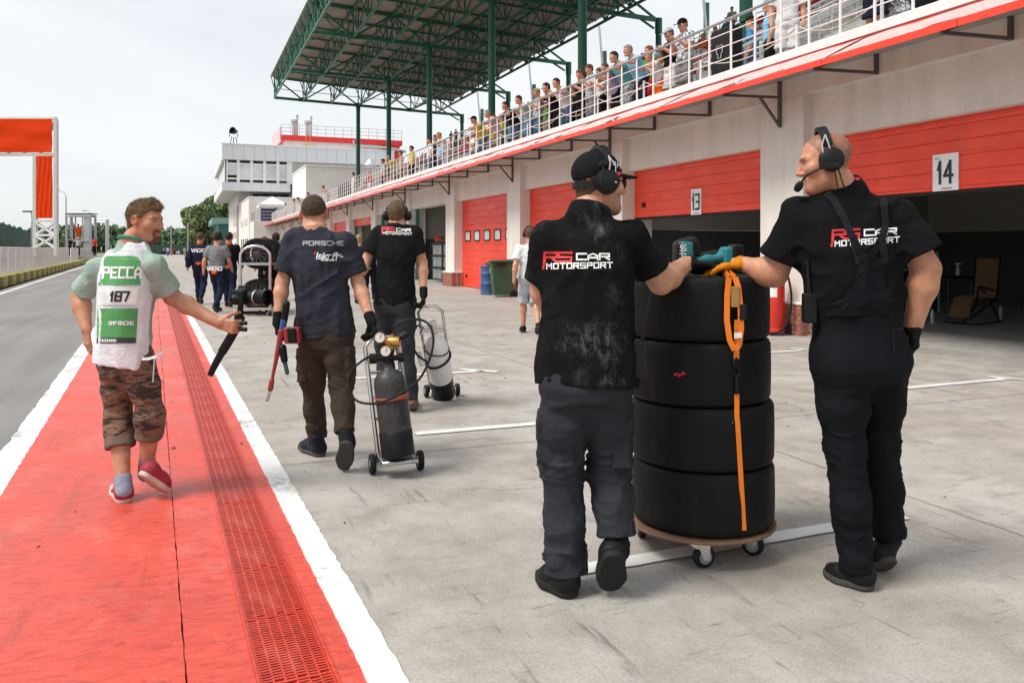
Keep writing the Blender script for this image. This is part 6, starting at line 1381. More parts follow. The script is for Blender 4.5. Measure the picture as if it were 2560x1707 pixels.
# tabard
Rt, Nt = M5['Rt'], M5['Nt']; pel, nek = J['pelvis'], J['neck']
vl = Loft([(lerp(pel, nek, t) + Nt * of, a, b) for t, a, b, of in ((-.10, .168, .142, -.010), (.05, .166, .142, -.012), (.3, .162, .138, -.012), (.62, .172, .146, -.008), (.82, .172, .125, -.006), (.93, .125, .105, -.004), (1.0, .09, .09, 0))], Rt, Nt)
def vest(P):
    x, y, z = vl.loc(P); d = vl(P); L = vl.t[-1]; d = d - wr(P, 7, 2.5, .010, 51, .8); d = smax(d, -(y + .0) * -1 + .02 if False else y - .035 + .0, .01)
    side = np.abs(x) - np.interp(z / L, [0, .55, .75, .9, 1], [.21, .21, .182, .175, .155]).astype(np.float32); d = smax(d, side, .012)
    nk_ = np.sqrt(((x + .045) / .085) ** 2 + ((z - L * .965) / .052) ** 2) - 1; return smax(d, -nk_ * .08, .006)
vo, vp, vF = sdf_obj('tabard', vest, np.minimum(pel, nek) - .32, np.maximum(pel, nek) + .32, .0075, VESTW, o, (), 1); VT = bvh(vp, vF)
GRN = mat('green print', (.075, .30, .085), .6, var=.08); bx = nrm(Rt * 1.0); vd = nrm(Nt)
def vprint(name, rows, m_, off): return poly_px(vo, name, rows, VT, m_, off)
vprint('panel', [(262, 330, 640), (250, 344, 643), (246, 351, 652), (245, 351, 712)], GRN, .004); vprint('panel', [(245, 350, 716), (244, 346, 764)], mat('pale panel', (.70, .72, .72), .6), .004); vprint('panel', [(243, 345, 771), (242, 341, 843)], GRN, .004); vprint('panel', [(242, 341, 844), (241, 339, 858)], mat('dark panel', (.03, .04, .04), .6), .004); vprint('panel', [(266, 345, 721), (265, 341, 760)], M_PRINTW, .006)
def vtext(t, u, v, h, st, asp, gap, m_, sl=0.0, off=.007): px_text(vo, t, u, v, h, st, VT, m_, asp, gap, sl, off=off)
vtext('IPECCA', 298, 694, 25, 5.2, .54, .26, M_PRINTW, .06); vtext('187', 298, 752, 22, 5.2, .62, .26, M_INK, .12, .009); vtext('SMP RACING', 302, 812, 8.5, 2.0, .60, .22, M_PRINTW, .15); vtext('YOKOHAMA', 268, 854, 6, 1.5, .7, .25, M_PRINTW); vtext('O', 250, 812, 6, 1.6, 1, .2, M_PRINTW, .2)
m = MB()
for a, b in zip([PD(356, 897, 4.45), PD(372, 897, 4.42), PD(392, 890, 4.40)], [PD(372, 897, 4.42), PD(392, 890, 4.40), PD(408, 882, 4.42)]): m.bar(a, b, .006, .014)
m.bar(PD(386, 895, 4.38), PD(382, 955, 4.40), .012, .006); k = m.build('side_tape', VESTW, None); k.parent = vo
m = MB(); A = [nek + (Rt * math.cos(t) * .070 + Nt * math.sin(t) * .067) + UPV * (.004 - .022 * math.sin(t)) for t in np.linspace(0, 2 * math.pi, 22)[:-1]]; m.tube(A, .011, 8, closed=True); k = m.build('collar', m_cloth('green collar', (.08, .27, .19)), None, 60); k.parent = M5['shirt']
# ------------------------------------------------------------------ tyre stack on its dolly
TC = PD(1749, 622, 3.82)[:2]; DZ = .142
dl = empty('tyre_dolly', (TC[0], TC[1], 0), 'round plywood dolly on castors carrying the stack of slick tyres', 'dolly')
PLY = mat('plywood', (.20, .11, .065), .75, var=.25, vs=9, bs=.2); TY = None
def m_tyre():
    m, nt, b = newmat('slick tyre rubber'); co = objco(nt); n1 = noise(nt, 6, 6, .65, co); n2 = noise(nt, 1, 6, .7, objco(nt, (7, 7, 2.2))); n3 = noise(nt, 210, 2, .6, co)
    base = ramp(nt, n1, [(.3, (.0058, .0058, .0062)), (.7, (.0115, .011, .011))]); base = mixc(nt, mth(nt, 'MULTIPLY', ramp(nt, n2, [(.55, (0,)*3), (.75, (1,)*3)]), .5), base, (.035, .031, .028))
    vo = nt.nodes.new('ShaderNodeTexVoronoi'); vo.inputs['Scale'].default_value = 26; nt.links.new(co, vo.inputs[0]); sp = mth(nt, 'MULTIPLY', ramp(nt, vo.outputs[0], [(.05, (1,)*3), (.08, (0,)*3)]), ramp(nt, noise(nt, 9, 2, .5, co), [(.56, (0,)*3), (.62, (1,)*3)]))
    base = mixc(nt, sp, base, (.30, .28, .26)); nt.links.new(base, b.inputs['Base Color']); nt.links.new(ramp(nt, n1, [(.3, (.5,)*3), (.7, (.75,)*3)]), b.inputs['Roughness']); b.inputs['Specular IOR Level'].default_value = .16; bump(nt, b, mth(nt, 'ADD', n3, n2), .25, .003); return m
M_TYRE = m_tyre()
MB().lathe([(0, DZ - .014), (.343, DZ - .014), (.346, DZ - .007), (.343, DZ), (0, DZ)], (TC[0], TC[1], 0), n=64).build('deck', PLY, dl, 40)
for k in range(4):
    an = TH * -1 + R((-104, -28, 76, 160)[k]); p = np.array((TC[0] + .27 * math.cos(an), TC[1] + .27 * math.sin(an))); fx = nrm(V(math.cos(an + 2.1 + k), math.sin(an + 2.1 + k), 0)); sx = V(-fx[1], fx[0], 0)
    cs = MB(); cs.obox((p[0], p[1], DZ - .026), fx * .045, sx * .038, V(0, 0, .005)); cs.lathe([(.025, -.02), (.025, 0)], (p[0], p[1], DZ - .03), n=12)
    c = V(p[0], p[1], .052) + fx * .025
    for s_ in (-1, 1): cs.prism([c + sx * s_ * .026 - fx * .045 + V(0, 0, .075), c + sx * s_ * .026 + fx * .02 + V(0, 0, .075), c + sx * s_ * .026 + fx * .016 - V(0, 0, .012), c + sx * s_ * .026 - fx * .014 - V(0, 0, .012)], sx * .003)
    o = cs.build('caster', M_CHROME, dl); w = MB(); w.lathe([(.016, -.019), (.040, -.019), (.048, -.014), (.051, 0), (.048, .014), (.040, .019), (.016, .019)], c, sx, 20); w = w.build('wheel', M_RUBBER, o, 40); w.matrix_parent_inverse = Matrix.Identity(4); h_ = MB(); h_.lathe([(0, -.021), (.03, -.021), (.03, .021), (0, .021)], c, sx, 16); h_ = h_.build('hub', mat('castor hub grey', (.20, .205, .21), .5), o, 40); h_.matrix_parent_inverse = Matrix.Identity(4)
TW, TR = .283, .327
prof = [(.235, .012), (.262, .003), (.298, .0015), (.317, .008), (.325, .026), (.326, .065), (.3272, .144), (.326, .223), (.325, .262), (.317, .280), (.298, .2865), (.262, .285), (.235, .276), (.228, .20), (.228, .09), (.235, .012)]
offs_ = [(.012, -.006), (.010, .006), (-.006, .004), (-.010, -.003)]
labs = ['slick racing tyre at the bottom of the stack, resting on the round dolly', 'slick racing tyre second from the bottom of the stack between the two mechanics', 'slick racing tyre with a red scuff mark, second from the top of the stack', 'slick racing tyre on top of the stack, under the mechanics\' hands']
for k in range(4):
    z = DZ + .001 + k * (TW + .0005); c = (TC[0] + offs_[k][0] * CS, TC[1] - offs_[k][0] * SN, z); r_0 = empty('racing_tyre', c, labs[k], 'tyre', 'tyres stacked on the dolly')
    MB().lathe([(a, b * TW / .288) for a, b in prof], c, n=96).build('tread', M_TYRE, r_0, 50)
    b = MB(); b.lathe([(.234, .030), (.230, .045), (.222, .060), (.205, .080), (.12, .10), (.05, .095), (0, .095)], c, n=48); b.lathe([(.234, .255), (.230, .24), (.222, .225), (.205, .21), (.12, .19), (.05, .19), (0, .19)], c, n=48); b.build('rim', mat('dark alloy', (.03, .03, .032), .4, .8), r_0, 40)
    if k == 2:
        q = PD(1690, 884, 3.49); m = MB(); rr_ = random.Random(3)
        for t in range(7):
            an = math.atan2(PD(1675 + 5 * t, 884, 3.5)[1] - c[1], PD(1675 + 5 * t, 884, 3.5)[0] - c[0]); a2 = an + .030; zz = z + .145 + rr_.uniform(-.006, .006); h2 = rr_.uniform(.003, .009); m.add([(c[0] + .3282 * math.cos(x), c[1] + .3282 * math.sin(x), zz + y) for x, y in ((an, -h2), (a2, -h2 * .5), (a2, h2 * .6), (an, h2))], [(0, 1, 2, 3)])
        m.build('scuff', mat('red scuff', (.55, .02, .02), .6), r_0)
ZTOPT = DZ + 4 * (TW + .0005)
# lid board of loose tools on top, ratchet strap
ST = mat('orange webbing', (.80, .20, .012), .75, bs=.3, bscale=200); strp = empty('ratchet_strap', (TC[0], TC[1], ZTOPT), 'orange ratchet strap looped over the tyre stack with a black hook', 'strap')
def on_tyre(u, v, out=.004):
    """point on the stack's front surface seen at a pixel"""
    t = (u - CX) / FPX; dirv = CAMF + CAMR * t; o2 = dirv[:2]; b = o2 @ TC; a = o2 @ o2; c = TC @ TC - (TR + out) ** 2; disc = max(b * b - a * c, 0); d = (b - math.sqrt(disc)) / a; return PD(u, v, d)
def ribbon3(pts, w, mat_, name, parent, th=.003, wd=None):
    m = MB()
    for a, b in zip(pts, pts[1:]):
        mid = (a + b) / 2; out = nrm(V(mid[0] - TC[0], mid[1] - TC[1], 0)); out = nrm(-CAMF) if wd is None else wd; m.bar(a, b + nrm(b - a) * .002, w, th, out)
    return m.build(name, mat_, parent)
ribbon3([on_tyre(1842, v) for v in (985, 1010, 1040)] + [on_tyre(1843 + .06 * (v - 1040), v) for v in range(1060, 1330, 24)], .021, ST, 'webbing', strp)
top = PD(1820, 684, 3.56); ribbon3([PD(1802, 676, 3.66), PD(1818, 686, 3.58), on_tyre(1822, 694, .01), on_tyre(1818, 740, .014), on_tyre(1817, 800, .016), on_tyre(1824, 850, .02), on_tyre(1836, 874, .022), on_tyre(1848, 862, .024), on_tyre(1853, 820, .03), on_tyre(1851, 770, .034), on_tyre(1846, 720, .03), on_tyre(1838, 694, .02), PD(1824, 682, 3.6)], .024, ST, 'webbing', strp)
ribbon3([on_tyre(1843, 800, .03), on_tyre(1842, 850, .012), on_tyre(1841, 895, .008)], .024, ST, 'webbing', strp)
m = MB(); m.tube([on_tyre(1842, 895, .01), on_tyre(1834, 903, .012), on_tyre(1836, 914, .012), on_tyre(1848, 920, .012), on_tyre(1850, 934, .012), on_tyre(1841, 942, .012), on_tyre(1831, 934, .012)], .006, 8); m.tube([on_tyre(1841, 940, .01), on_tyre(1841, 985, .01)], .007, 8); m.build('hook', M_BLACK, strp, 50)
m = MB(); m.obox(on_tyre(1838, 742, .028), CAMR * .018, CAMF * .008, UPV * .045); m.build('ratchet', mat('brass steel', (.45, .28, .10), .4, .8), strp, None, .004); m = MB(); m.obox(on_tyre(1857, 780, .03), CAMR * .017, CAMF * .012, UPV * .035); m.build('handle', M_BLACK, strp, None, .006)
m = MB(); m.obox(on_tyre(1845, 838, .035), nrm(CAMR + UPV * .1) * .016, CAMF * .001, UPV * .012); m.build('care_tag', M_SIGN, strp)
# cordless impact wrench lying on the tyres
TEAL = mat('tool teal', (.012, .17, .20), .45); iw = empty('impact_wrench', PD(1760, 690, 3.72), 'teal and black cordless impact wrench lying on top of the tyre stack', 'power tool')
def rb(c, x, y, z, hx, hy, hz, rr_): 
    M3_ = np.stack([nrm(x), nrm(y), nrm(z)]).astype(np.float32); c = np.asarray(c, np.float32); h = np.array((hx, hy, hz), np.float32) - rr_
    def f(P): q = np.abs((P - c) @ M3_.T) - h; return np.linalg.norm(np.maximum(q, 0), axis=1) + np.minimum(q.max(1), 0) - rr_
    return f
wx, wz = nrm(CAMR + CAMF * .15), UPV; wy = np.cross(wz, wx); WD = 3.72; Wp = lambda u, v: PD(u, v, WD)
b1 = rb(Wp(1712, 638), wx, wy, wz, .052, .045, .072, .03); b1b = rb(Wp(1722, 610), nrm(wx + wz * .4), wy, nrm(wz - wx * .4), .036, .04, .03, .02)
sdf_obj('motor_housing', lambda P: smin(b1(P), b1b(P), .02), Wp(1712, 630) - .16, Wp(1712, 630) + .16, .006, M_BLACK, None)[0].parent = iw
iwc = [c for c in bpy.data.objects if c.parent == iw]
for c in iwc: c.matrix_parent_inverse = Matrix.Translation(-iw.location)
def iwpart(name, f, c, s_, m_):
    o = sdf_obj(name, f, np.asarray(c) - s_, np.asarray(c) + s_, .0055, m_, None)[0]; o.parent = iw; o.matrix_parent_inverse = Matrix.Translation(-iw.location); return o
iwpart('side_panel', rb(Wp(1712, 632) - CAMF * .03, wx, wy, wz, .030, .022, .052, .012), Wp(1712, 632), .12, TEAL)
iwpart('handle', lambda P: chain(P, [Wp(1735, 655), Wp(1765, 648), Wp(1800, 641), Wp(1818, 640)], [.030, .024, .022, .028], .03), Wp(1775, 645), .16, TEAL)
iwpart('grip', lambda P: chain(P, [Wp(1748, 642) - CAMF * .004, Wp(1790, 634) - CAMF * .004], [.020, .018], .02), Wp(1770, 638), .13, M_BLACK)
iwpart('foot', rb(Wp(1818, 640), wx, wy, wz, .028, .036, .042, .012), Wp(1818, 640), .12, TEAL); iwpart('battery', rb(Wp(1838, 636), wx, wy, wz, .028, .038, .046, .012), Wp(1838, 636), .12, M_BLACK)
iwpart('socket_ring', lambda P: cone(P, Wp(1738, 672), Wp(1762, 672), .028, .028), Wp(1750, 672), .1, M_RUBBER)
tp_, _w = strokes('makita', .034, .62, .2); m = MB(); e1, e2 = nrm(wz * 1.0 + wx * .08), nrm(-wx); 
for q in ribbons(tp_, .0075, 1.0): m.add([Wp(1706, 652) - CAMF * .056 + e1 * (p[0] - .035) * .62 + e2 * p[1] * .75 for p in q], [(0, 1, 2, 3)])
m.build('print', M_PRINTW, iw)
# ------------------------------------------------------------------ gas cylinder hand trucks
def hose(name, pts, r, mat_, parent, n=10):
    P = [np.array(p, float) for p in pts]; out = []
    for i in range(len(P) - 1):
        p0, p1, p2, p3 = P[max(i - 1, 0)], P[i], P[i + 1], P[min(i + 2, len(P) - 1)]
        for k in range(n): t = k / n; out.append(.5 * ((2 * p1) + (-p0 + p2) * t + (2 * p0 - 5 * p1 + 4 * p2 - p3) * t * t + (-p0 + 3 * p1 - 3 * p2 + p3) * t ** 3))
    out.append(P[-1]); return MB().tube(out, r, 8).build(name, mat_, parent, 60)
BRASS = mat('brass fitting', (.55, .32, .10), .35, .9, var=.15); GAUGE = mat('gauge face', (.75, .74, .70), .4)
def truck(u0, v0, u1, v1, ut, vt, dt, label, cyl_label, body_mats, big, d0):
    """u0..u1 wheels on the ground, (ut, vt, dt) handle top centre"""
    A, B = G(u0, v0), G(u1, v1); base = (A + B) / 2; top = PD(ut, vt, dt); ax = nrm(top - base - V(0, 0, .10)); sx = nrm(B - A); nz_ = np.cross(sx, ax); nz_ = nz_ if nz_ @ CAMF < 0 else -nz_; wd = np.linalg.norm(B - A)
    r_0 = empty('hand_truck', base, label, 'hand truck'); rw = .062 * big; foot = base + V(0, 0, rw); L = np.linalg.norm(top - foot); w = wd * .36
    f = MB(); f.tube([foot - sx * w, foot - sx * w + ax * (L - .06), foot - sx * (w - .05) + ax * L, foot + sx * (w - .05) + ax * L, foot + sx * w + ax * (L - .06), foot + sx * w], .015 * big, 10)
    f.tube([foot - sx * w + ax * .03, foot - sx * w * .95 - nz_ * -.16 + ax * .02, foot + sx * w * .95 + nz_ * .16 + ax * .02, foot + sx * w + ax * .03], .014 * big, 8); f.tube([foot - sx * wd / 2, foot + sx * wd / 2], .010, 8)
    for t in (.35, .72): f.tube([foot - sx * w + ax * L * t, foot + sx * w + ax * L * t], .010, 8)
    f.build('frame', M_CHROME, r_0, 60)
    pl = MB(); pl.prism([foot - sx * w + ax * .03, foot + sx * w + ax * .03, foot + sx * w * .95 + nz_ * .16 + ax * .02, foot - sx * w * .95 + nz_ * .16 + ax * .02], ax * .006); pl.build('toe_plate', M_STEELD, r_0)
    for p in (A, B):
        c = V(p[0], p[1], rw); t = MB(); t.lathe([(rw * .55, -.018), (rw * .92, -.018), (rw, -.010), (rw, .010), (rw * .92, .018), (rw * .55, .018)], c, sx, 24); t = t.build('wheel', M_RUBBER, r_0, 40); t2 = MB(); t2.lathe([(0, -.02), (rw * .56, -.014), (rw * .56, .014), (0, .02)], c, sx, 16); t2 = t2.build('hub', M_GALV, t, 40); t2.matrix_parent_inverse = Matrix.Identity(4)
    return r_0, foot, ax, sx, nz_, L, w
# black one
r_0, ft, ax, sx, nz_, L, w = truck(931, 1184, 1050, 1174, 955, 843, 5.15, 'steel two wheeled hand truck carrying the black gas cylinder', '', None, 1.0, 5.1)
rc = .098; c0 = ft + ax * .055 + nz_ * (rc + .018)
def m_mesh():
    m, nt, b = newmat('black netting'); co = objco(nt); w1 = nt.nodes.new('ShaderNodeTexChecker'); w1.inputs['Scale'].default_value = 95; nt.links.new(objco(nt, (1, 1, 1), (.6, .5, .8)), w1.inputs[0]); w1.inputs[1].default_value = (.012, .012, .013, 1); w1.inputs[2].default_value = (.055, .055, .058, 1)
    nt.links.new(mixc(nt, .5, w1.outputs[0], ramp(nt, noise(nt, 14, 5, .6, co), [(.35, (.008,)*3), (.65, (.045, .043, .04))])), b.inputs['Base Color']); b.inputs['Roughness'].default_value = .5; bump(nt, b, w1.outputs[1], .4, .003); return m
gc = empty('gas_cylinder', c0, 'black netted gas cylinder with brass regulator strapped to a hand truck', 'gas cylinder')
MB().lathe([(0, .14), (rc, .14), (rc, .44), (rc * .93, .48), (rc * .72, .512), (rc * .4, .532), (.03, .545), (.03, .56), (0, .56)], c0, ax, 40).build('body', m_mesh(), gc, 50); MB().lathe([(0, 0), (rc * .98, 0), (rc * 1.05, .012), (rc * 1.05, .15), (rc * 1.0, .155), (0, .155)], c0, ax, 40).build('boot', M_BLACK, gc, 50)
vt_ = c0 + ax * .57; m = MB(); m.lathe([(0, 0), (.022, 0), (.022, .06), (0, .06)], vt_, ax, 16); m.tube([vt_ + ax * .03 - sx * .07, vt_ + ax * .03 + sx * .09], .018, 10); m.lathe([(0, -.02), (.03, -.018), (.03, .018), (0, .02)], vt_ + ax * .03 + sx * .09, sx, 12); m.lathe([(0, -.02), (.032, -.02), (.032, .02), (0, .02)], vt_ + ax * .03 - sx * .085, sx, 12); m.build('valve', M_BLACK, gc, 50)
rg_ = vt_ + ax * .13 + sx * .06; m = MB(); m.lathe([(0, -.04), (.030, -.035), (.034, 0), (.030, .035), (0, .04)], rg_, nrm(sx + nz_ * .4), 18); m.tube([vt_ + ax * .05, rg_], .014, 10); m.tube([rg_, rg_ + ax * .05 - sx * .01], .012, 8); m.tube([rg_ - ax * .05 - sx * .02, rg_ + ax * .03 - sx * .06], .016, 8); m.build('regulator', BRASS, gc, 50)
m = MB(); m.lathe([(0, 0), (.024, .004), (.026, .04), (.022, .055), (0, .055)], rg_ + nrm(sx + nz_ * .4) * .04 + ax * .02, nrm(sx + ax * .5), 16); m.build('knob', M_BLACK, gc, 50)
for off in (ax * .03 - sx * .09, -ax * .055 - sx * .065):
    g = rg_ + off + nz_ * .03; m = MB(); m.lathe([(0, -.016), (.032, -.016), (.034, .008), (.031, .012)], g, -CAMF, 24); gg = m.build('gauge', BRASS, gc, 50); m = MB(); m.lathe([(.0305, .010), (0, .0105)], g, -CAMF, 24); k = m.build('dial', GAUGE, gg, 50); k.matrix_parent_inverse = Matrix.Identity(4); m = MB(); m.bar(g - CAMF * .012, g - CAMF * .012 + UPV * .02 + CAMR * .01, .003); k = m.build('needle', M_INK, gg); k.matrix_parent_inverse = Matrix.Identity(4)
for t in (.335, .35, .37):
    cc = c0 + ax * t; A = [cc + (sx * math.cos(q) + nz_ * math.sin(q)) * (rc + .006) + ax * .02 * math.sin(q * 1 + t * 40) for q in np.linspace(0, 2 * math.pi, 30)[:-1]]; MB().tube(A, .005, 6, closed=True).build('elastic_cord', mat('orange cord', (.42, .10, .05), .8), gc, 60)
for i_, ch in enumerate('BRAS'):
    pl, W_ = strokes(ch, .03, .8); m = MB()
    for q in ribbons(pl, .007, .01):
        vs = []
        for p in q: an = math.pi / 2 - .45 + (-p[1] + .015) / rc; hgt = .325 - i_ * .034 - p[0]; vs.append(c0 + ax * hgt + (sx * math.cos(an) + nz_ * math.sin(an)) * (rc + .0015))
        m.add(vs, [(0, 1, 2, 3)])
    m.build('print', M_INK, gc)
HP = lambda u, v, d=5.0: PD(u, v, d)
hose('hose', [rg_ + ax * .06, HP(985, 818), HP(1020, 800), HP(1062, 803), HP(1082, 835, 4.95), HP(1078, 885, 4.9), HP(1050, 945, 4.88), HP(1000, 985, 4.86), HP(940, 1008, 4.86), HP(890, 1000, 4.9), HP(870, 960, 4.95), HP(880, 925, 5.0), HP(920, 893, 5.08), HP(960, 885, 5.1)], .0075, M_RUBBER, gc)
# white one
r_0, ft, ax, sx, nz_, L, w = truck(1066, 993, 1143, 989, 1075, 762, 7.15, 'steel two wheeled hand truck carrying the white gas cylinder', '', None, .95, 7.6)
rc = .105; c0 = ft + ax * .05 + nz_ * (rc + .015); gw = empty('gas_cylinder', c0, 'white gas cylinder with black boot and hose on the farther hand truck', 'gas cylinder')
MB().lathe([(0, .2), (rc, .2), (rc, .56), (rc * .92, .62), (rc * .7, .67), (rc * .35, .70), (.03, .71), (.03, .75), (0, .75)], c0, ax, 36).build('body', mat('white enamel', (.72, .72, .71), .35), gw, 50); MB().lathe([(0, 0), (rc, 0), (rc * 1.03, .01), (rc * 1.03, .21), (0, .212)], c0, ax, 36).build('boot', M_BLACK, gw, 50)
m = MB(); vt_ = c0 + ax * .76; m.lathe([(.02, 0), (.02, .08), (.035, .08), (.035, .11), (0, .11)], vt_, ax, 14); m.tube([vt_ + ax * .05 - sx * .09, vt_ + ax * .05 + sx * .08], .018, 8); m.tube([vt_ + ax * .05 - sx * .09, vt_ + ax * .0 - sx * .12 + nz_ * .02], .02, 8); m.build('valve', M_CHROME, gw, 50)
c1 = c0 + ax * .45; A = [c1 + (sx * math.cos(q) + nz_ * math.sin(q)) * (rc + .012) + ax * .06 * math.cos(q) for q in np.linspace(0, 2 * math.pi, 30)[:-1]]; MB().tube(A, .011, 8, closed=True).build('hose', M_RUBBER, gw, 60)
A = [c1 + ax * .12 + (sx * math.cos(q) + nz_ * math.sin(q)) * (rc + .006) for q in np.linspace(0, 2 * math.pi, 30)[:-1]]; MB().tube(A, .006, 8, closed=True).build('band', M_BLACK, gw, 60)
hose('hose', [vt_ + ax * .05 - sx * .1, HP(1042, 815, 7.3), HP(1030, 850, 7.25), HP(1042, 885, 7.2), c1 - sx * .1 + nz_ * .05], .010, M_RUBBER, gw); MB().tube([PD(1046, 880, 7.25), PD(1056, 915, 7.22)], [.028, .022], 10).build('air_gun', M_WHITE, gw, 50)
pl, W_ = strokes('RSCAR', .035, .9, .2)
m = MB()
for q in ribbons(pl, .006, .01):
    vs = []
    for p in q: an = math.pi / 2 + .75 - p[0] / rc; vs.append(c0 + ax * (.57 - .035 + p[1]) + (sx * math.cos(an) * 1 + nz_ * math.sin(an)) * (rc + .0015))
    m.add(vs, [(0, 1, 2, 3)])
m.build('print', mat('red print on white', (.45, .12, .12)), gw)
# ------------------------------------------------------------------ wheel gun in the mechanic's left hand
wg = empty('wheel_gun', PD(690, 860, 5.15), 'red and black battery wheel gun with long chrome socket held by the mechanic', 'power tool'); GPn = lambda u, v, d=5.15: PD(u, v, d)
REDT = mat('tool red', (.30, .035, .03), .45)
def wpart(name, f, c, s_, m_, h=.006): o = sdf_obj(name, f, np.asarray(c) - s_, np.asarray(c) + s_, h, m_, None)[0]; o.parent = wg; o.matrix_parent_inverse = Matrix.Translation(-wg.location)
wpart('handle', lambda P: chain(P, [GPn(716, 760), GPn(711, 800)], [.024, .021], .01), GPn(714, 780), .12, M_BLACK); wpart('collar', lambda P: chain(P, [GPn(710, 802), GPn(706, 822)], [.022, .020], .01), GPn(708, 812), .07, mat('blue collar', (.03, .10, .30), .4))
wpart('battery', rb(GPn(732, 838), nrm(CAMR + UPV * .1), CAMF, UPV, .050, .035, .052, .008), GPn(732, 838), .13, REDT); wpart('battery_face', rb(GPn(730, 838, 5.11), nrm(CAMR + UPV * .1), CAMF, UPV, .026, .02, .046, .004), GPn(730, 838), .1, M_BLACK)
wpart('shaft', lambda P: chain(P, [GPn(704, 828), GPn(694, 880), GPn(680, 950)], [.022, .016, .010], .01), GPn(690, 890), .25, REDT); wpart('body', lambda P: chain(P, [GPn(706, 870), GPn(711, 900)], [.026, .022], .01), GPn(708, 885), .11, M_BLACK); wpart('grip_end', lambda P: chain(P, [GPn(712, 905), GPn(718, 932)], [.014, .014], .01), GPn(715, 918), .08, mat('teal black', (.02, .09, .07), .4))
wpart('socket', lambda P: chain(P, [GPn(680, 950), GPn(676, 972)], [.016, .018], .01), GPn(678, 960), .07, REDT); wpart('anvil', lambda P: chain(P, [GPn(675, 974), GPn(668, 1000)], [.011, .013], .008), GPn(672, 988), .08, M_CHROME)
# ------------------------------------------------------------------ camera on gimbal in the photographer's hand
gm = empty('camera_gimbal', PD(590, 830, 4.62), 'black camera with long lens hood on a handheld gimbal stick', 'camera'); Q_ = lambda u, v, d=4.62: PD(u, v, d)
m = MB(); m.tube([Q_(525, 938), Q_(536, 915), Q_(555, 880)], [.017, .020, .022], 12); m.tube([Q_(555, 880), Q_(578, 842), Q_(594, 812)], [.026, .027, .026], 12); m.build('handle', M_RUBBER, gm, 50)
m = MB(); m.tube([Q_(594, 812), Q_(600, 790)], .030, 14); m.tube([Q_(590, 805, 4.6), Q_(616, 808, 4.58)], .012, 8); m.tube([Q_(598, 822, 4.58), Q_(617, 824, 4.58)], .013, 8); m.build('control_head', M_BLACK, gm, 50)
m = MB(); m.tube([Q_(600, 792), Q_(601, 768), Q_(604, 756)], [.020, .017, .017], 10); m.tube([Q_(604, 775), Q_(606, 782), Q_(664, 782), Q_(668, 776)], .010, 8); m.lathe([(0, -.03), (.03, -.03), (.034, .02), (.028, .034), (0, .034)], Q_(596, 748, 4.58), CAMR * -.9 - CAMF * .3, 18); m.build('arm', M_BLACK, gm, 50)
cb = Q_(612, 742); fw_ = nrm(CAMR * .92 - CAMF * .42); rt_ = nrm(np.cross(fw_, UPV)); o = sdf_obj('camera_body', lambda P: smin(rb(cb, fw_, rt_, UPV, .040, .066, .044, .012)(P), rb(cb + UPV * .05, fw_, rt_, UPV, .03, .028, .016, .008)(P), .012), cb - .14, cb + .14, .005, M_BLACK)[0]; o.parent = gm; o.matrix_parent_inverse = Matrix.Translation(-gm.location)
m = MB(); m.lathe([(.036, .03), (.036, .07), (.040, .072), (.040, .10), (.037, .102), (.037, .112), (.043, .120), (.047, .168), (.0445, .169), (.039, .125), (0, .112)], cb, fw_, 32); m.build('lens', M_BLACK, gm, 50); m = MB(); m.lathe([(.0405, .085), (.0405, .092)], cb, fw_, 32); m.build('ring', M_GALV, gm, 50)
# ------------------------------------------------------------------ bin, drum, extinguisher
BINC = mat('green bin plastic', (.035, .085, .035), .55, var=.1, vs=4); xb_, yb = 8.35, 8.6 * float(YX(1262)) - .1
bn = empty('wheelie_bin', (xb_ + .2, yb + .2, 0), 'green plastic wheelie bin with a black bag under the lid by the red door', 'bin')
m = MB(); w0, w1, h0 = .27, .36, 1.0
lo_ = [(-w0, -w0), (w0, -w0), (w0, w0), (-w0, w0)]; hi_ = [(-w1, -w1), (w1, -w1), (w1, w1), (-w1, w1)]; cxy = np.array((xb_ + .25, yb + .3)); ca, sa = math.cos(-.25), math.sin(-.25); rt2 = lambda p: (cxy[0] + p[0] * ca - p[1] * sa, cxy[1] + p[0] * sa + p[1] * ca)
m.add([(*rt2(p), .05) for p in lo_] + [(*rt2(p), h0) for p in hi_], [(0, 3, 2, 1), (4, 5, 6, 7), (0, 1, 5, 4), (1, 2, 6, 5), (2, 3, 7, 6), (3, 0, 4, 7)]); m.build('body', BINC, bn, None, .03)
m = MB(); m.add([(*rt2((p[0] * 1.08, p[1] * 1.08)), h0 + .004) for p in hi_] + [(*rt2((p[0] * 1.06, p[1] * 1.06)), h0 + .06 + (.03 if p[0] > 0 else 0)) for p in hi_], [(0, 3, 2, 1), (4, 5, 6, 7), (0, 1, 5, 4), (1, 2, 6, 5), (2, 3, 7, 6), (3, 0, 4, 7)]); m.build('lid', BINC, bn, None, .02)
o = sdf_obj('bin_bag', lambda P: smax(np.maximum(np.abs(P[:, 0] - cxy[0]) - .38, np.abs(P[:, 1] - cxy[1]) - .38) - vnoise(P * np.float32(9)) * .03, np.abs(P[:, 2] - .94) - .055, .02), V(cxy[0] - .5, cxy[1] - .5, .8), V(cxy[0] + .5, cxy[1] + .5, 1.05), .02, mat('black bag', (.015, .015, .016), .25))[0]; o.parent = bn; o.matrix_parent_inverse = Matrix.Translation(-bn.location)
for s_ in (-1, 1): q = rt2((w0 + .03, s_ * .25)); MB().lathe([(0, -.03), (.1, -.03), (.1, .03), (0, .03)], (q[0], q[1], .1), V(-sa, ca, 0), 18).build('wheel', M_RUBBER, bn, 40)
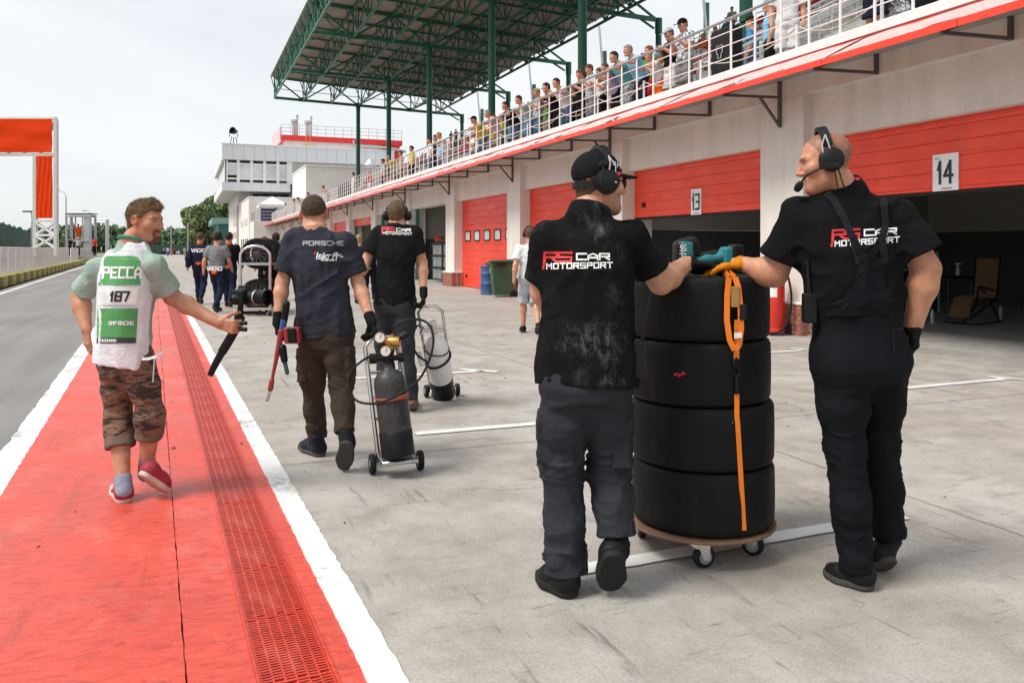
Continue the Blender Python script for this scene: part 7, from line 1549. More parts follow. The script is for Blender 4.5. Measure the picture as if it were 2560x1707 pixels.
q1, q2, q3, q4 = [rt2(p) for p in ((-w1 * .93 - .012, .12), (-w1 * .93 - .012, .25), (-w1 * .93 - .012, .25), (-w1 * .93 - .012, .12))]; MB().add([(*q1, .70), (*q2, .70), (*q3, .95), (*q4, .95)], [(0, 1, 2, 3)]).build('sticker', M_SIGN, bn)
q = V(8.5, 8.6 * float(YX(1221)) - .3, 0); dr = empty('steel_drum', (q[0] + .1, q[1] + .3, 0), 'blue steel drum standing half behind the green bin', 'drum'); MB().lathe([(0, 0), (.24, 0), (.25, .02), (.24, .05), (.24, .32), (.255, .34), (.24, .36), (.24, .62), (.255, .64), (.24, .66), (.24, .84), (.25, .86), (.24, .88), (0, .87)], (q[0] + .1, q[1] + .3, 0), n=32).build('shell', mat('blue drum paint', (.035, .09, .22), .45, var=.2), dr, 40)
MB().lathe([(.2415, .40), (.2415, .58)], (q[0] + .1, q[1] + .3, 0), n=32, ang=-1.2).build('label', M_SIGN, dr) if False else None
ex = V(9.02, 8.9 * float(YX(1936)), 0); exr = empty('fire_extinguisher', (ex[0] - .12, ex[1], 0), 'tall red wheeled fire extinguisher with a black hose beside the brick plinth', 'fire extinguisher'); ec = V(ex[0] - .12, ex[1] - .0, 0); REDX = mat('extinguisher red', (.70, .035, .02), .3, var=.08)
MB().lathe([(0, .05), (.155, .05), (.165, .06), (.165, .12), (.158, .125), (.165, .135), (.165, .95), (.14, 1.05), (.08, 1.12), (.04, 1.14), (.04, 1.2), (0, 1.2)], ec, n=32).build('cylinder', REDX, exr, 40)
MB().lathe([(.166, .66), (.166, .86)], ec, n=48).build('band', REDX, exr) if False else None
lb_ = MB(); 
for i_ in range(5):
    an0, an1 = [math.atan2(-CAMF[1], -CAMF[0]) - .75 + .14 * k for k in (i_, i_ + 1)]; an0, an1 = -an0 * 0 + an0, an1; lb_.add([(ec[0] + .1665 * math.cos(a), ec[1] + .1665 * math.sin(a), z) for a, z in ((an0, .62), (an1, .62), (an1, .88), (an0, .88))], [(0, 1, 2, 3)])
lb_.build('label', M_SIGN, exr)
for s_ in (-1, 1): MB().lathe([(0, -.02), (.09, -.02), (.09, .02), (0, .02)], ec + CAMR * .26 + V(0, 0, .09) + CAMF * (.05 + .06 * s_), CAMF, 20).build('wheel', M_RUBBER, exr, 40)
hose('hose', [ec + V(0, 0, 1.15), ec + CAMR * .14 + V(0, 0, 1.08) - CAMF * .1, ec + CAMR * .23 + V(0, 0, .7) - CAMF * .12, ec + CAMR * .2 + V(0, 0, .35) - CAMF * .15, ec + CAMR * .05 + V(0, 0, .08) - CAMF * .18, ec - CAMR * .2 + V(0, 0, .06) - CAMF * .1, ec - CAMR * .32 + V(0, 0, .25)], .018, M_RUBBER, exr)
# ------------------------------------------------------------------ smaller people: a few poses, copied with their own clothes
DUMC = m_cloth('plain cloth', (.3, .3, .3)); HAIRD = m_hair('dark hair', (.045, .03, .022))
def pose(kind):
    f = V(-1, 0, 0); J = dict(head=V(-.03, 0, 1.635), neck=V(.0, 0, 1.475), pelvis=V(0, 0, .95), shL=V(.0, -.185, 1.405), shR=V(.0, .185, 1.405), elL=V(.02, -.25, 1.12), elR=V(.02, .25, 1.12), wrL=V(-.06, -.25, .87), wrR=V(-.06, .25, .87), hipL=V(0, -.09, .92), hipR=V(0, .09, .92), knL=V(-.02, -.10, .50), knR=V(-.02, .10, .50), anL=V(.02, -.11, .09), anR=V(.02, .11, .09)); hF = V(-1, 0, -.15); tF = V(-1, 0, 0)
    if kind == 'lean':
        J.update(head=V(-.34, .02, 1.49), neck=V(-.25, 0, 1.355), shL=V(-.21, -.185, 1.29), shR=V(-.21, .185, 1.29), elL=V(-.38, -.25, 1.175), elR=V(-.38, .25, 1.175), wrL=V(-.47, -.05, 1.205), wrR=V(-.47, .06, 1.215), pelvis=V(.03, 0, .93), hipL=V(.03, -.09, .91), hipR=V(.03, .09, .91))
    if kind == 'phone': J.update(elL=V(-.06, -.23, 1.14), elR=V(-.06, .23, 1.14), wrL=V(-.29, -.06, 1.31), wrR=V(-.29, .06, 1.32), head=V(-.06, 0, 1.625)); hF = V(-1, 0, -.4)
    if kind == 'walk': J.update(knL=V(-.16, -.09, .52), anL=V(-.20, -.09, .10), knR=V(.02, .10, .50), anR=V(.28, .10, .17), elL=V(.10, -.25, 1.13), wrL=V(.08, -.27, .88), elR=V(-.05, .25, 1.13), wrR=V(-.20, .25, .92))
    if kind == 'sit':
        J.update(head=V(-.10, 0, 1.175), neck=V(-.04, 0, 1.02), shL=V(-.03, -.185, .95), shR=V(-.03, .185, .95), pelvis=V(.02, 0, .50), hipL=V(0, -.095, .48), hipR=V(0, .095, .48), knL=V(-.44, -.13, .50), knR=V(-.44, .13, .50), anL=V(-.46, -.13, .09), anR=V(-.46, .13, .09), elL=V(-.16, -.25, .70), elR=V(-.16, .25, .70), wrL=V(-.38, -.08, .62), wrR=V(-.36, .08, .62))
    return J, hF, tF
def variant(kind, short, sleeve=.7, hi=False):
    J, hF, tF = pose(kind); k = .62 if hi else 1.0; sh_ = (lambda s_: (J['an' + s_] + V(.06, 0, -.09), J['an' + s_] + V(-.19, 0, -.09), J['an' + s_] + V(0, 0, .01)))
    if kind == 'walk': shs = (sh_('L'), (J['anR'] + V(.11, 0, -.02), J['anR'] + V(-.08, 0, -.17), J['anR'] + V(.01, 0, .01), V(-.7, 0, .7)))
    else: shs = (sh_('L'), sh_('R'))
    hem = (.05, .05) if short else (.97, .97); r = [.098, .096, .092, .090, .090] if short else [.095, .086, .070, .062, .058]
    H = human('', J, hF, tF, hair=dict(mat=HAIRD, th=.012, top=.014, wave=.005), hh=.011 * k, bh=.020 * k, ch=.018 * k, bares=short, shirt=dict(mat=DUMC, secs=TSEC(.185, .170, .178, .155, hem=-.08 if kind != 'sit' else .04), sleeve=sleeve, sr=(.062, .078), fold=.012, seed=3), pants=dict(mat=DUMC, r=(r, r), hem=hem, fold=.012, seed=7, pel=(.165, .12), stack=.5),
              shoes=(*shs, SHG, dict(w=.047, h=.014 * k)))
    root = H['body']; parts = list(root.children); H['root'] = root; H['parts'] = parts
    for o in [root] + parts + [g for p in parts for g in p.children]: col.objects.unlink(o)
    return H
VAR = {}
def get_var(*k):
    if k not in VAR: VAR[k] = variant(*k)
    return VAR[k]
PAL = dict(white=(.68, .68, .68), black=(.012, .012, .013), navy=(.018, .022, .045), grey=(.20, .20, .21), blue=(.08, .25, .45), teal=(.13, .36, .40), yellow=(.62, .45, .03), red=(.48, .03, .035), green=(.10, .25, .06), mint=(.42, .55, .50), pink=(.55, .36, .38), denim=(.09, .13, .21), khaki=(.27, .21, .13), orange=(.75, .12, .015), lilac=(.40, .36, .50), lime=(.30, .55, .05), brown=(.12, .07, .045), tan=(.40, .30, .19), sky=(.22, .48, .68), lightgrey=(.42, .43, .46), floral=(.40, .41, .45))
HAIRC = dict(dark=(.035, .024, .018), brown=(.12, .07, .04), blond=(.38, .26, .13), grey=(.30, .29, .28), ginger=(.25, .09, .03))
def pm_(c): 
    n = 'cloth ' + c
    if c == 'floral' and n not in MATS:
        m, nt, b = newmat(n); nt.links.new(ramp(nt, noise(nt, 16, 3, .6, objco(nt), 1.5), [(.46, (.72, .72, .74)), (.54, (.10, .11, .15))]), b.inputs['Base Color']); b.inputs['Roughness'].default_value = .9; MATS[n] = m
    return m_cloth(n, PAL.get(c, (.3, .3, .3)))
def hm_(c): return m_hair('hair ' + c, HAIRC[c])
def place(kind, short, loc, yaw, shirt, pants, hair='dark', label='', group=None, sc=1.0, sleeve=.7, hi=False, cap=None, skin=None, extra=None):
    H = get_var(kind, short, sleeve, hi); r_o = H['root']; r = r_o.copy(); col.objects.link(r); r.location = Vector([float(a) for a in loc]); r.rotation_euler = (0, 0, yaw); r.scale = (sc,) * 3; r.name = 'person'
    for k_ in list(r.keys()): del r[k_]
    tag(r, label, 'person', group)
    for p in H['parts']:
        c = p.copy(); col.objects.link(c); c.parent = r; nm = p.name.split('.')[0]; mm = {'shirt': pm_(shirt), 'trousers': pm_(pants), 'hair': hm_(hair)}.get(nm)
        if nm == 'trousers' and short: c.name = 'shorts'
        if mm is not None: c.material_slots[0].link = 'OBJECT'; c.material_slots[0].material = mm
        for g in p.children: q = g.copy(); col.objects.link(q); q.parent = c
    if cap:
        me = VAR.get('cap_' + kind)
        if me is None:
            hf_ = H['hf']; pos, F = mesh_sdf(lambda P: smin(smax(ell(hf_.to(P), (0, -.012, .040), (.092, .115, .096)), .04 - hf_.to(P)[:, 2], .006), rb(hf_.pt(0, .14, .048), hf_.R, hf_.F, hf_.U, .065, .05, .009, .008)(P), .01), hf_.c - .25, hf_.c + .25, .013); me = np_mesh('cap', pos, F, DUMC); VAR['cap_' + kind] = me
        c = mesh_obj('cap', me); c.parent = r; c.material_slots[0].link = 'OBJECT'; c.material_slots[0].material = pm_(cap)
    return r
FLOOR = ZT
def rail(u, kind, short, shirt, pants, hair, label, x=9.43, yaw=0.0, sc=1.0, cap=None): place(kind, short, (x, x * YX(u), FLOOR), yaw, shirt, pants, hair, label, 'spectators on the terrace', sc, cap=cap)
rail(1206, 'lean', False, 'yellow', 'denim', 'dark', 'spectator in yellow tee, jeans and black cap leaning on the railing', cap='black', yaw=.2)
rail(1243, 'lean', True, 'pink', 'khaki', 'grey', 'grey haired spectator in pale pink tee leaning on the railing')
rail(1287, 'lean', False, 'black', 'denim', 'dark', 'spectator in black tee and pale jeans leaning on the railing', yaw=.15)
rail(1322, 'lean', True, 'mint', 'blue', 'dark', 'spectator in mint tee and blue shorts leaning on the railing', yaw=.1)
rail(1346, 'phone', False, 'floral', 'denim', 'blond', 'blond spectator in patterned white shirt holding a phone at the railing', 9.5)
rail(1371, 'phone', False, 'navy', 'navy', 'brown', 'spectator in navy jacket and blue cap beside the blond one', 9.52, cap='denim'); rail(1366, 'stand', True, 'green', 'khaki', 'brown', 'small child in green top standing at the railing', 9.3, sc=.66, cap='denim')
rail(1394, 'lean', False, 'black', 'black', 'dark', 'spectator all in black leaning on the railing beside the white tee')
rail(1416, 'lean', False, 'white', 'denim', 'dark', 'spectator in white tee and faded jeans leaning far over the railing', yaw=.25)
rail(1455, 'phone', False, 'black', 'black', 'brown', 'woman in dark green-black top with a mask of hair behind the railing', 9.55); rail(1478, 'phone', False, 'lightgrey', 'grey', 'brown', 'spectator in grey tee and grey trousers resting chin on hand', 9.5)
rail(1503, 'phone', False, 'white', 'black', 'brown', 'girl in white top and black leggings with an arm raised', 9.4, sc=.86); rail(1541, 'lean', False, 'lilac', 'black', 'brown', 'child in lilac top leaning on the railing beside the teal tee', sc=.9)
rail(1566, 'lean', False, 'teal', 'floral', 'dark', 'man in teal tee and patterned trousers leaning on the railing', yaw=.1); rail(1602, 'lean', False, 'sky', 'navy', 'grey', 'grey haired man in bright blue tee and jeans at the railing', yaw=.1)
rail(1625, 'stand', False, 'green', 'red', 'ginger', 'red haired woman in green top standing behind the blue tee', 9.9); rail(1650, 'lean', True, 'white', 'orange', 'blond', 'child in white vest and orange shorts at the railing', sc=.8)
rail(1678, 'phone', True, 'black', 'white', 'brown', 'woman in black top, white shorts and grey cap filming with a red phone', 9.5, cap='lightgrey'); rail(1712, 'phone', True, 'floral', 'grey', 'dark', 'bearded man in floral shirt and grey shorts with black cap at the railing', 9.48, cap='black', sc=1.03, yaw=.15)
rail(1968, 'stand', True, 'white', 'white', 'brown', 'man in white tee and white shorts walking along the terrace', 9.5, yaw=.9, sc=1.03); rail(2190, 'stand', True, 'black', 'navy', 'dark', 'man in dark shorts standing at the railing near the stairs', 9.35); rail(2248, 'stand', True, 'lightgrey', 'floral', 'dark', 'man in patterned shorts standing beside the dark shorts', 9.6)
rail(2288, 'stand', True, 'white', 'navy', 'brown', 'boy in white tee behind the railing by the stairs', 9.7, sc=.72); rail(2318, 'phone', True, 'black', 'black', 'dark', 'child in black beside the boy in white tee', 9.6, sc=.74)
for k, (u, kd, s_, p, h, lab) in enumerate(((1075, 'stand', 'white', 'denim', 'dark', 'young woman in white top and jeans behind the far railing'), (1090, 'stand', 'navy', 'black', 'dark', 'spectator in navy top half hidden behind the far railing'), (1101, 'stand', 'sky', 'denim', 'brown', 'boy in sky blue tee looking through the far railing'), (1118, 'lean', 'white', 'lightgrey', 'blond', 'blond spectator in white at the far railing'), (987, 'lean', 'yellow', 'khaki', 'grey', 'grey haired spectator in yellow jacket leaning over the far railing'), (1003, 'stand', 'tan', 'khaki', 'brown', 'spectator in tan jacket beside the yellow jacket'), (994, 'stand', 'blue', 'black', 'dark', 'child in blue beside the yellow jacket'), (884, 'stand', 'white', 'white', 'dark', 'spectator all in white by the black boards on the terrace'), (1030, 'stand', 'yellow', 'black', 'dark', 'spectator in yellow tee behind the far railing posts'), (958, 'stand', 'lightgrey', 'black', 'dark', 'spectator in pale grey tee next to the green column base'), (925, 'stand', 'red', 'white', 'dark', 'child in red tee on the far terrace'))):
    rail(u, kd, False, s_, p, h, lab, 9.5 if kd == 'stand' else 9.43, sc=.8 if 'boy' in lab or 'child' in lab else 1)
for k, (u, s_, p, kd, lab) in enumerate(((690, 'white', 'black', 'stand', 'distant spectator in white tee by the pavilion tent'), (715, 'white', 'grey', 'phone', 'distant spectator in white filming from the annex terrace'), (755, 'black', 'khaki', 'lean', 'distant spectator in black cap leaning on the far railing'), (781, 'lime', 'grey', 'lean', 'distant spectator in yellow vest leaning out at the far end'), (736, 'tan', 'khaki', 'stand', 'distant spectator in tan beside the black cap'), (820, 'pink', 'grey', 'lean', 'distant spectator in pink leaning on the far railing'))): rail(u, kd, False, s_, p, 'dark', lab, 9.43, cap='black' if 'cap' in lab else None)
rg = np.random.default_rng(23); nm2 = ['white', 'black', 'yellow', 'red', 'sky', 'lightgrey', 'navy', 'lime', 'orange', 'tan', 'lilac', 'mint', 'blue']
for k in range(30):
    u = 1180 + 19.5 * k + rg.uniform(-6, 6) if k < 28 else (1880, 1925)[k - 28]; s_, p, x = nm2[(k * 5 + k // 13) % 13], ('denim', 'black', 'khaki', 'grey')[k % 4], rg.uniform(9.95, 10.7); sh_ = k % 4 > 1
    place('lean' if k % 5 == 2 else ('phone' if k % 3 == 0 else 'stand'), sh_, (x, x * YX(u), FLOOR + (.0 if k % 5 != 2 else .05)), rg.normal(0, .6), s_, p, ('dark', 'brown', 'blond', 'ginger', 'grey')[k % 5], 'spectator in %s top and %s %s in the second row behind the railing' % (s_, p, 'shorts' if sh_ else 'trousers'), 'second row of spectators on the terrace', rg.choice([1, 1, .96, .82]), cap=nm2[(k * 7) % 13] if k % 4 == 0 else None)
# seated crowd on the stand
rg = np.random.default_rng(17); names = ['white', 'black', 'yellow', 'red', 'blue', 'grey', 'navy', 'green', 'orange', 'tan', 'lilac', 'lightgrey']; pn = ['black', 'denim', 'khaki', 'grey', 'white']; used = set(); cnt_ = 0
while cnt_ < 84:
    k = int(rg.integers(1, NR)); y = rg.uniform(SY0 + 1, 62 if cnt_ < 66 else 88); y = SY0 + .5 + round((y - SY0 - .5) / .5) * .5
    if (k, y) in used or (k, y + .5) in used and rg.random() < .5 or aisle(y): continue
    used.add((k, y)); s_, p = rg.choice(names), rg.choice(pn); cnt_ += 1
    place('sit', bool(p in ('khaki', 'grey')), (ROW0X + RWD * k + .52, y, rowz(k) - .02), rg.normal(0, .35), s_, p, rg.choice(['dark', 'brown', 'blond', 'grey']), 'spectator in a %s top and %s %s seated on the stand' % (s_, p, 'shorts' if p in ('khaki', 'grey') else 'trousers'), 'seated spectators on the stand', float(rg.choice([1, 1, 1, .8])))
for k, (r_w, y, s_, p, h_) in enumerate(((1, 20.4, 'yellow', 'yellow', 'brown'), (2, 21.2, 'navy', 'black', 'dark'), (3, 20.1, 'white', 'denim', 'brown'), (3, 21.8, 'black', 'black', 'dark'), (4, 20.8, 'lilac', 'khaki', 'blond'), (5, 22.0, 'green', 'black', 'dark'), (5, 20.2, 'white', 'black', 'dark'), (2, 23.1, 'red', 'grey', 'brown'), (6, 21.2, 'orange', 'denim', 'dark'), (1, 22.9, 'tan', 'denim', 'blond'))):
    place('sit', False, (ROW0X + RWD * r_w + .52, y, rowz(r_w) - .02), rg.normal(0, .4), s_, p, h_, 'spectator with %s top and %s trousers seated by the green column near the stairs' % (s_, p), 'spectators seated near the stairs', .85 if k % 3 == 0 else 1)
for u, v, s_, p, lab in ((1830, 76, 'lightgrey', 'grey', 'man in checked grey shirt standing at the top of the stand'), (1128, 318, 'black', 'yellow', 'spectator in black and yellow standing at the top rail of the stand'), (1140, 312, 'grey', 'black', 'spectator in grey leaning at the top rail of the stand')):
    x = ROW0X + RWD * (NR - 1) + .5; place('stand', False, (x, x * YX(u), rowz(NR - 1)), .6, s_, p, 'dark', lab, 'spectators standing on the stand')
# sponsor boards (plain black) at the far terrace
for k, u in enumerate((852, 866)): a = PX(u, 0, 9.3); o = MB().box(9.3, 9.34, a[1] - 1.2, a[1] + 1.0, ZT + .003, ZT + 1.25).build('display_board', M_BLACK); tag(o, ('upright black board beside the white clad spectator', 'second upright black board on the far terrace')[k], 'board')
# ------------------------------------------------------------------ people on the pit apron
YA = lambda d: -math.pi / 2 - TH + d       # facing away from the camera
def away(u, v, kind, short, shirt, pants, hair, label, yaw=0.0, sc=1.0, sleeve=.7, cap=None, hi=False): return place(kind, short, G(u, v), YA(yaw), shirt, pants, hair, label, None, sc, sleeve, cap=cap, hi=hi)
wt_ = away(1325, 834, 'walk', True, 'white', 'lightgrey', 'brown', 'man in white tee and grey shorts walking past the bin', .1, 1.0, hi=True)
def ears(r, hf_, c=M_BLACK):
    m = MB()
    for s_ in (-1, 1): m.lathe([(0, 0), (.042, 0), (.045, .02), (.038, .045), (0, .05)], hf_.pt(s_ * .072, -.006, -.004), hf_.R * s_, 14)
    A = [hf_.pt(-.095 * math.cos(t), -.006, .02 + .12 * math.sin(t)) for t in np.linspace(.1, math.pi - .1, 12)]; m.tube(A, .012, 6); o = m.build('headset', c, None, 40); o.parent = r
ears(wt_, VAR[('walk', True, .7, True)]['hf'])
c1 = away(500, 760, 'walk', False, 'navy', 'navy', 'brown', 'crew man in dark overalls with orange collar walking beside the others', .1, 1.03, 1.9); c2 = away(543, 781, 'walk', False, 'grey', 'navy', 'dark', 'crew man in grey tee and headset pushing the tyre rack', -.1, 1.0); c3 = away(572, 768, 'walk', False, 'black', 'navy', 'dark', 'crew man in black walking in front of the grey tee', .1, 1.02, 1.9)
ears(c2, VAR[('walk', False, .7, False)]['hf'])
away(690, 776, 'walk', False, 'black', 'black', 'dark', 'crew man in black jacket beside the tyre rack', .5, 1.0, 1.9); away(662, 752, 'stand', False, 'black', 'black', 'brown', 'crew man in black standing beyond the tyre rack', .8, .98, 1.9); away(897, 760, 'walk', False, 'navy', 'navy', 'blond', 'blond crew man in navy overalls walking beyond the two mechanics', 0, 1.0, 1.9); away(925, 748, 'stand', False, 'black', 'black', 'brown', 'crew man in black partly hidden beyond the headset mechanic', .2, .98)
def back_text(r, text, z, size, st, m_=M_PRINTW, x=.155):
    pl, W = strokes(text, size, .8, .22); mb = MB()
    for i_, q in enumerate(ribbons(pl, st, 1)): mb.add([(x - abs(p[0] - W / 2) ** 2 * .9 + .0004 * (i_ % 3), -(p[0] - W / 2) * -1, z + p[1]) for p in q], [(0, 1, 2, 3)])
    o = mb.build('print', m_); o.parent = r
back_text(c1, 'VADIO', 1.28, .075, .022); back_text(c2, 'VADIO', .93, .075, .022, x=.165)
for r, z in ((c1, 1.0), (c2, .88), (c3, .95)): m = MB(); m.add([(.158, -.07, z), (.164, 0, z - .04), (.158, .07, z), (.160, .05, z + .035), (.160, -.05, z + .035)], [(0, 1, 2, 3, 4)]); o = m.build('print', pm_('orange')); o.parent = r
m = MB(); m.lathe([(.078, 1.47), (.074, 1.52)], (0, 0, 0), n=18); 
for r in (c1, c3): o = m.build('collar', pm_('orange')); o.parent = r
# far end of the lane
for k, (u, v, s_, p, lab) in enumerate(((462, 641, 'tan', 'tan', 'distant man in khaki standing at the end of the lane'), (420, 640, 'white', 'denim', 'distant man in white walking at the end of the lane'), (436, 637, 'red', 'black', 'distant figure in red by the far fence'), (446, 636, 'sky', 'black', 'distant figure in pale blue by the far fence'), (410, 637, 'grey', 'black', 'distant figure in grey by the far fence'))): away(u, v, 'stand', False, s_, p, 'dark', lab, k * .7)
bp = BP(189, 602, .5); place('stand', False, bp, YA(.2), 'orange', 'orange', 'dark', 'marshal in orange overalls standing in the raised booth', sleeve=1.9, cap='navy')
for u, s_, lab, cp_ in ((176, 'black', 'marshal in black beside the booth behind the barrier', None), (196, 'lightgrey', 'marshal in pale grey top and white cap by the booth', 'white'), (237, 'red', 'marshal in red behind the barrier past the booth', None)):
    p = PD(u, 622, 80); place('stand', False, (p[0], p[1], .75), YA(math.pi * .9), s_, 'black', 'dark', lab, cap=cp_)
b_ = MB(); q = PD(206, 622, 80); b_.obox((q[0], q[1], .47), CAMR * 2.2, CAMF * .6, UPV * .27); tag(b_.build('marshal_step', M_CONC), 'low concrete step behind the barrier where the marshals stand', 'step')
for k in range(5):
    p = G(408 + 13 * k, 637); o = MB(); o.obox((p[0], p[1] + 6, .5), CAMR * .45, CAMF * .7, UPV * .22); 
    for s_ in (-1, 1): o.lathe([(0, -.1), (.3, -.1), (.3, .1), (0, .1)], V(p[0], p[1] + 6, .3) + CAMR * s_ * .5, CAMR, 10)
    o.obox((p[0], p[1] + 6, .85), CAMR * .08, CAMF * .3, UPV * .2); o = o.build('quad_bike', [M_BLACK, pm_('blue'), pm_('red'), M_GALV, pm_('navy')][k]); tag(o, 'small %s quad bike parked by the far fence' % ('black', 'blue', 'red', 'silver', 'navy')[k], 'quad bike', 'quad bikes at the far end')
# ------------------------------------------------------------------ tyre rack pushed by the crew
RD = 16.9; rk = empty('tyre_rack', G(640, 790), 'steel tyre rack on castors with wheels stood on edge, pushed by the crew', 'rack'); RPt = lambda u, v, d=RD: PD(u, v, d)
for d_, nm in ((RD, 'frame'), (RD + 1.3, 'frame')):
    m = MB(); A = [RPt(601, 775, d_), RPt(601, 640, d_)] + [RPt(638 - 37 * math.cos(t), 640 - 25 * math.sin(t), d_) for t in np.linspace(.3, math.pi - .3, 8)] + [RPt(675, 640, d_), RPt(675, 775, d_)]; m.tube(A, .032, 8); m.bar(RPt(601, 660, d_), RPt(675, 660, d_), .05); m.bar(RPt(601, 772, d_), RPt(675, 772, d_), .05); m.build(nm, M_CHROME, rk, 50)
m = MB()
for u in (601, 675):
    for v in (660, 772): m.bar(RPt(u, v, RD), RPt(u, v, RD) + CAMF * 1.3, .045)
m.build('side_rails', M_CHROME, rk)
for u in (601, 675):
    for b in (0, 1.3): p = RPt(u, 775, RD) + CAMF * b; MB().lathe([(0, -.02), (.055, -.02), (.055, .02), (0, .02)], (p[0], p[1], .055), CAMR, 14).build('wheel', M_RUBBER, rk, 40)
RIM = mat('dark spoke alloy', (.09, .09, .095), .35, .6)
for k, (u, v, lab) in enumerate(((638, 634, 'racing wheel with dark spokes on the upper shelf of the rack'), (637, 737, 'racing wheel with dark spokes on the lower shelf of the rack'))):
    c = RPt(u, v) + CAMF * .05; w = empty('race_wheel', c, lab, 'wheel', 'wheels on the tyre rack'); MB().lathe([(.235, .0), (.30, .0), (.322, .03), (.327, .15), (.322, .27), (.30, .30), (.235, .30), (.228, .15), (.235, 0)], c, CAMF, 56).build('tyre', M_TYRE, w, 50); rm = MB(); rm.lathe([(.236, -.002), (.222, .02), (.215, .28), (.232, .30)], c, CAMF, 48); o = rm.build('rim', RIM, w, 40); sp_ = MB()
    for j in range(12): an = j * math.pi / 6; dv = CAMR * math.cos(an) + UPV * math.sin(an); sp_.bar(c + dv * .03 + CAMF * .05, c + dv * .225 + CAMF * .035, .022, .02, CAMF)
    sp_.lathe([(0, .02), (.05, .03), (.055, .07), (0, .08)], c, CAMF, 16); o2 = sp_.build('spokes', RIM, o, 40); o2.matrix_parent_inverse = Matrix.Identity(4)
for k in range(2):
    c = RPt(638, (634, 737)[k]) + CAMF * .72; w = empty('race_wheel', c, ('spare wheel behind the upper wheel on the rack', 'spare wheel behind the lower wheel on the rack')[k], 'wheel', 'wheels on the tyre rack'); MB().lathe([(.235, .0), (.30, .0), (.322, .03), (.327, .15), (.322, .27), (.30, .30), (.235, .30), (.228, .15), (.235, 0)], c, CAMF, 40).build('tyre', M_TYRE, w, 50)
# ------------------------------------------------------------------ garage contents
gx = G(2440, 808); lc = V(gx[0], gx[1], 0); WICK = mat('brown woven fabric', (.26, .155, .09), .85, var=.25, vs=20, bs=.5, bscale=140)
ch = empty('lounge_chair', lc, 'brown reclining lounge chair with black frame inside the garage', 'chair')
def LP(u, v, d=15.1): return PD(u, v, d)
def slab(P4, th, mat_, name): m = MB(); n_ = np.cross(P4[1] - P4[0], P4[3] - P4[0]); n_ = nrm(n_) * th; m.prism(P4, n_); return m.build(name, mat_, ch)
slab([LP(2435, 740), LP(2488, 745), LP(2497, 648, 15.5), LP(2442, 648, 15.5)], .02, WICK, 'back'); slab([LP(2370, 790, 14.6), LP(2420, 795, 14.6), LP(2432, 748, 15.0), LP(2385, 745, 15.0)], .02, WICK, 'leg_rest'); slab([LP(2385, 745, 15.0), LP(2432, 748, 15.0), LP(2488, 742, 15.15), LP(2435, 738, 15.15)], .02, WICK, 'seat')
m = MB()
for pts in ([LP(2440, 645, 15.52), LP(2433, 742, 15.1), LP(2418, 797, 14.6)], [LP(2500, 645, 15.52), LP(2492, 745, 15.1), LP(2425, 797, 14.6)], [LP(2447, 715, 15.0), LP(2440, 760, 14.9), LP(2405, 811, 14.7)], [LP(2450, 718, 15), LP(2470, 740, 15.2), LP(2500, 806, 15.3)], [LP(2358, 804, 14.7), LP(2435, 811, 14.6)], [LP(2440, 812, 14.7), LP(2502, 804, 15.3)]): m.tube(pts, .016, 6)
m.build('frame', M_BLACK, ch, 40); m = MB(); m.bar(LP(2448, 716, 15.0), LP(2485, 726, 15.0), .06, .025); m.build('armrest', M_BLACK, ch)
GRNF = mat('green tube', (.02, .28, .12), .5); fr = empty('green_frame', G(2300, 790), 'bright green tubular frame rack inside the garage', 'rack'); m = MB(); F_ = lambda u, v, d=15.6: PD(u, v, d)
for a, b in ((F_(2344, 630), F_(2348, 780)), (F_(2255, 675), F_(2348, 674)), (F_(2255, 782), F_(2348, 780)), (F_(2256, 640), F_(2256, 782))): m.tube([a, b], .024, 8)
m.build('frame', GRNF, fr, 40); m = MB(); m.prism([F_(2256, 782, 15.7), F_(2344, 780, 15.7), F_(2344, 640, 15.7), F_(2256, 640, 15.7)], CAMF * .35); m.build('cover', M_BLACK, fr)
tb = empty('work_table', G(2390, 792), 'dark folding work table beside the lounge chair', 'table'); t0 = PD(2350, 692, 16.2); m = MB(); m.obox(PD(2400, 692, 16.4), CAMR * .45, CAMF * .4, UPV * .02); m.build('top', M_BLACK, tb)
for sx_ in (-.4, .4):
    for sy_ in (-.3, .3): p = PD(2400, 692, 16.4) + CAMR * sx_ + CAMF * sy_; MB().tube([p, (p[0], p[1], .015)], .015, 6).build('leg', M_STEELD, tb)
p = PD(2395, 688, 16.2); sb = empty('spray_bottle', p, 'clear spray bottle with white trigger on the work table', 'bottle'); MB().lathe([(0, 0), (.04, 0), (.042, .1), (.035, .14), (.015, .18), (.015, .2), (0, .2)], p, n=16).build('bottle', mat('pale plastic', (.5, .53, .55), .2), sb, 40); m = MB(); m.obox(p + UPV * .225, CAMR * .05, CAMF * .012, UPV * .018); m.build('trigger', M_WHITE, sb)
for u, lab in ((2331, 'clear water bottle standing on the garage floor by the green frame'), (2502, 'water bottle on the garage floor behind the lounge chair')):
    p = G(u, 811 if u < 2400 else 800); w = empty('water_bottle', p, lab, 'bottle'); MB().lathe([(0, 0.012), (.033, .012), (.035, .1), (.035, .2), (.015, .26), (.014, .28), (0, .28)], p, n=14).build('bottle', mat('clear blue plastic', (.35, .48, .55), .12), w, 40); MB().lathe([(.016, .28), (.016, .3), (0, .3)], p, n=12).build('cap', mat('blue cap', (.03, .15, .45)), w)
tc_ = empty('tool_cabinet', (13.2, 6.4, .02), 'dark tool cabinet with drawers at the back of the garage', 'cabinet'); MB().box(12.9, 13.5, 5.6, 7.2, .02, 1.15).build('body', M_BLACK, tc_)
for k in range(5): MB().box(12.88, 12.898, 5.65, 7.15, .1 + .2 * k, .28 + .2 * k).build('drawer', M_INTD, tc_)
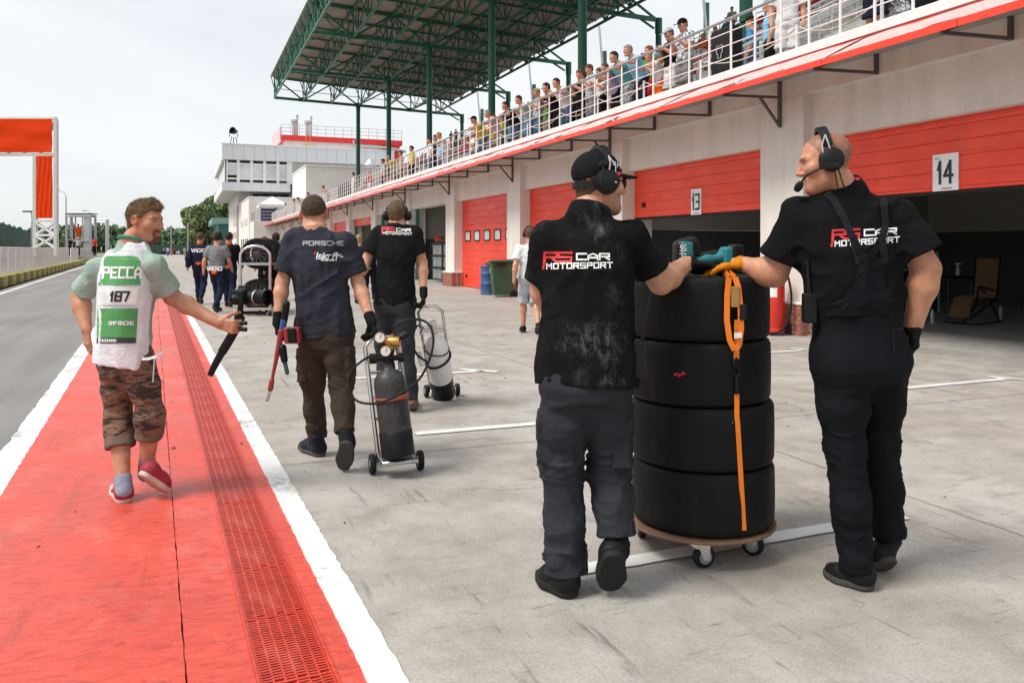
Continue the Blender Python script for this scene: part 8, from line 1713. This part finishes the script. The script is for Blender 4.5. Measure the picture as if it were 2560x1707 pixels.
for k, (x, y) in enumerate(((13.6, 8.4), (13.8, 9.1), (13.5, 13.4), (13.9, 14.2))):
    c = (x, y, .02); w = empty('spare_tyre', c, 'spare tyre standing on edge in garage %s' % ('14 by the cabinet', '14 near the side wall', '13 near the centre', '13 by the side wall')[k], 'tyre'); MB().lathe([(.235, .0), (.30, .0), (.322, .03), (.327, .15), (.322, .27), (.30, .30), (.235, .30), (.228, .15), (.235, 0)], (x, y, .35), (.85, .5, 0), 40).build('tyre', M_TYRE, w, 50)
# containers in the open garage
y0, y1 = NEAR[4] + 1.3, NEAR[5] - .6; CRT = mat('grey crate', (.22, .23, .24), .6); kk = 0
sc_ = empty('crate_trolley', (9.9, (y0 + y1) / 2, 0), 'steel trolley of stacked grey crates at the open garage', 'trolley'); xx = 9.75; ya, yb_ = y0 + .2, y0 + 3.4; m = MB()
for y in (ya, yb_, (ya + yb_) / 2):
    for x in (xx, xx + .7): m.bar((x, y, .08), (x, y, 1.65), .05)
for z in (.12, .62, 1.12, 1.62):
    for x in (xx, xx + .7): m.bar((x, ya, z), (x, yb_, z), .04)
m.build('frame', M_BLACK, sc_)
for r_k in range(3):
    for c_k in range(5):
        y = ya + .08 + c_k * (yb_ - ya - .1) / 5; o = MB(); o.box(xx + .04, xx + .64, y, y + (yb_ - ya) / 5 - .07, .15 + .5 * r_k, .56 + .5 * r_k); o.box(xx + .02, xx + .66, y - .015, y + (yb_ - ya) / 5 - .055, .50 + .5 * r_k, .545 + .5 * r_k); o = o.build('crate', CRT); tag(o, 'grey plastic crate on the %s shelf of the trolley' % ('bottom', 'middle', 'upper')[r_k], 'crate', 'crates on the trolley, %s shelf' % ('bottom', 'middle', 'upper')[r_k])
q = MB(); q.obox((10.0, ya + 1.9, 1.74), V(.2, 0, 0), V(0, .6, 0), V(0, 0, .05)); tag(q.build('black_panel', M_BLACK), 'flat black panel lying on the crate trolley', 'panel'); p_ = V(10.0, ya + 2.8, 1.78); o = sdf_obj('red_bag', lambda P: ell(P, p_, (.2, .4, .15)) - wr(P, 8, 8, .02, 3), p_ - .6, p_ + .6, .03, pm_('red'))[0]; tag(o, 'red bag lying on top of the crate trolley', 'bag')
clean_props()
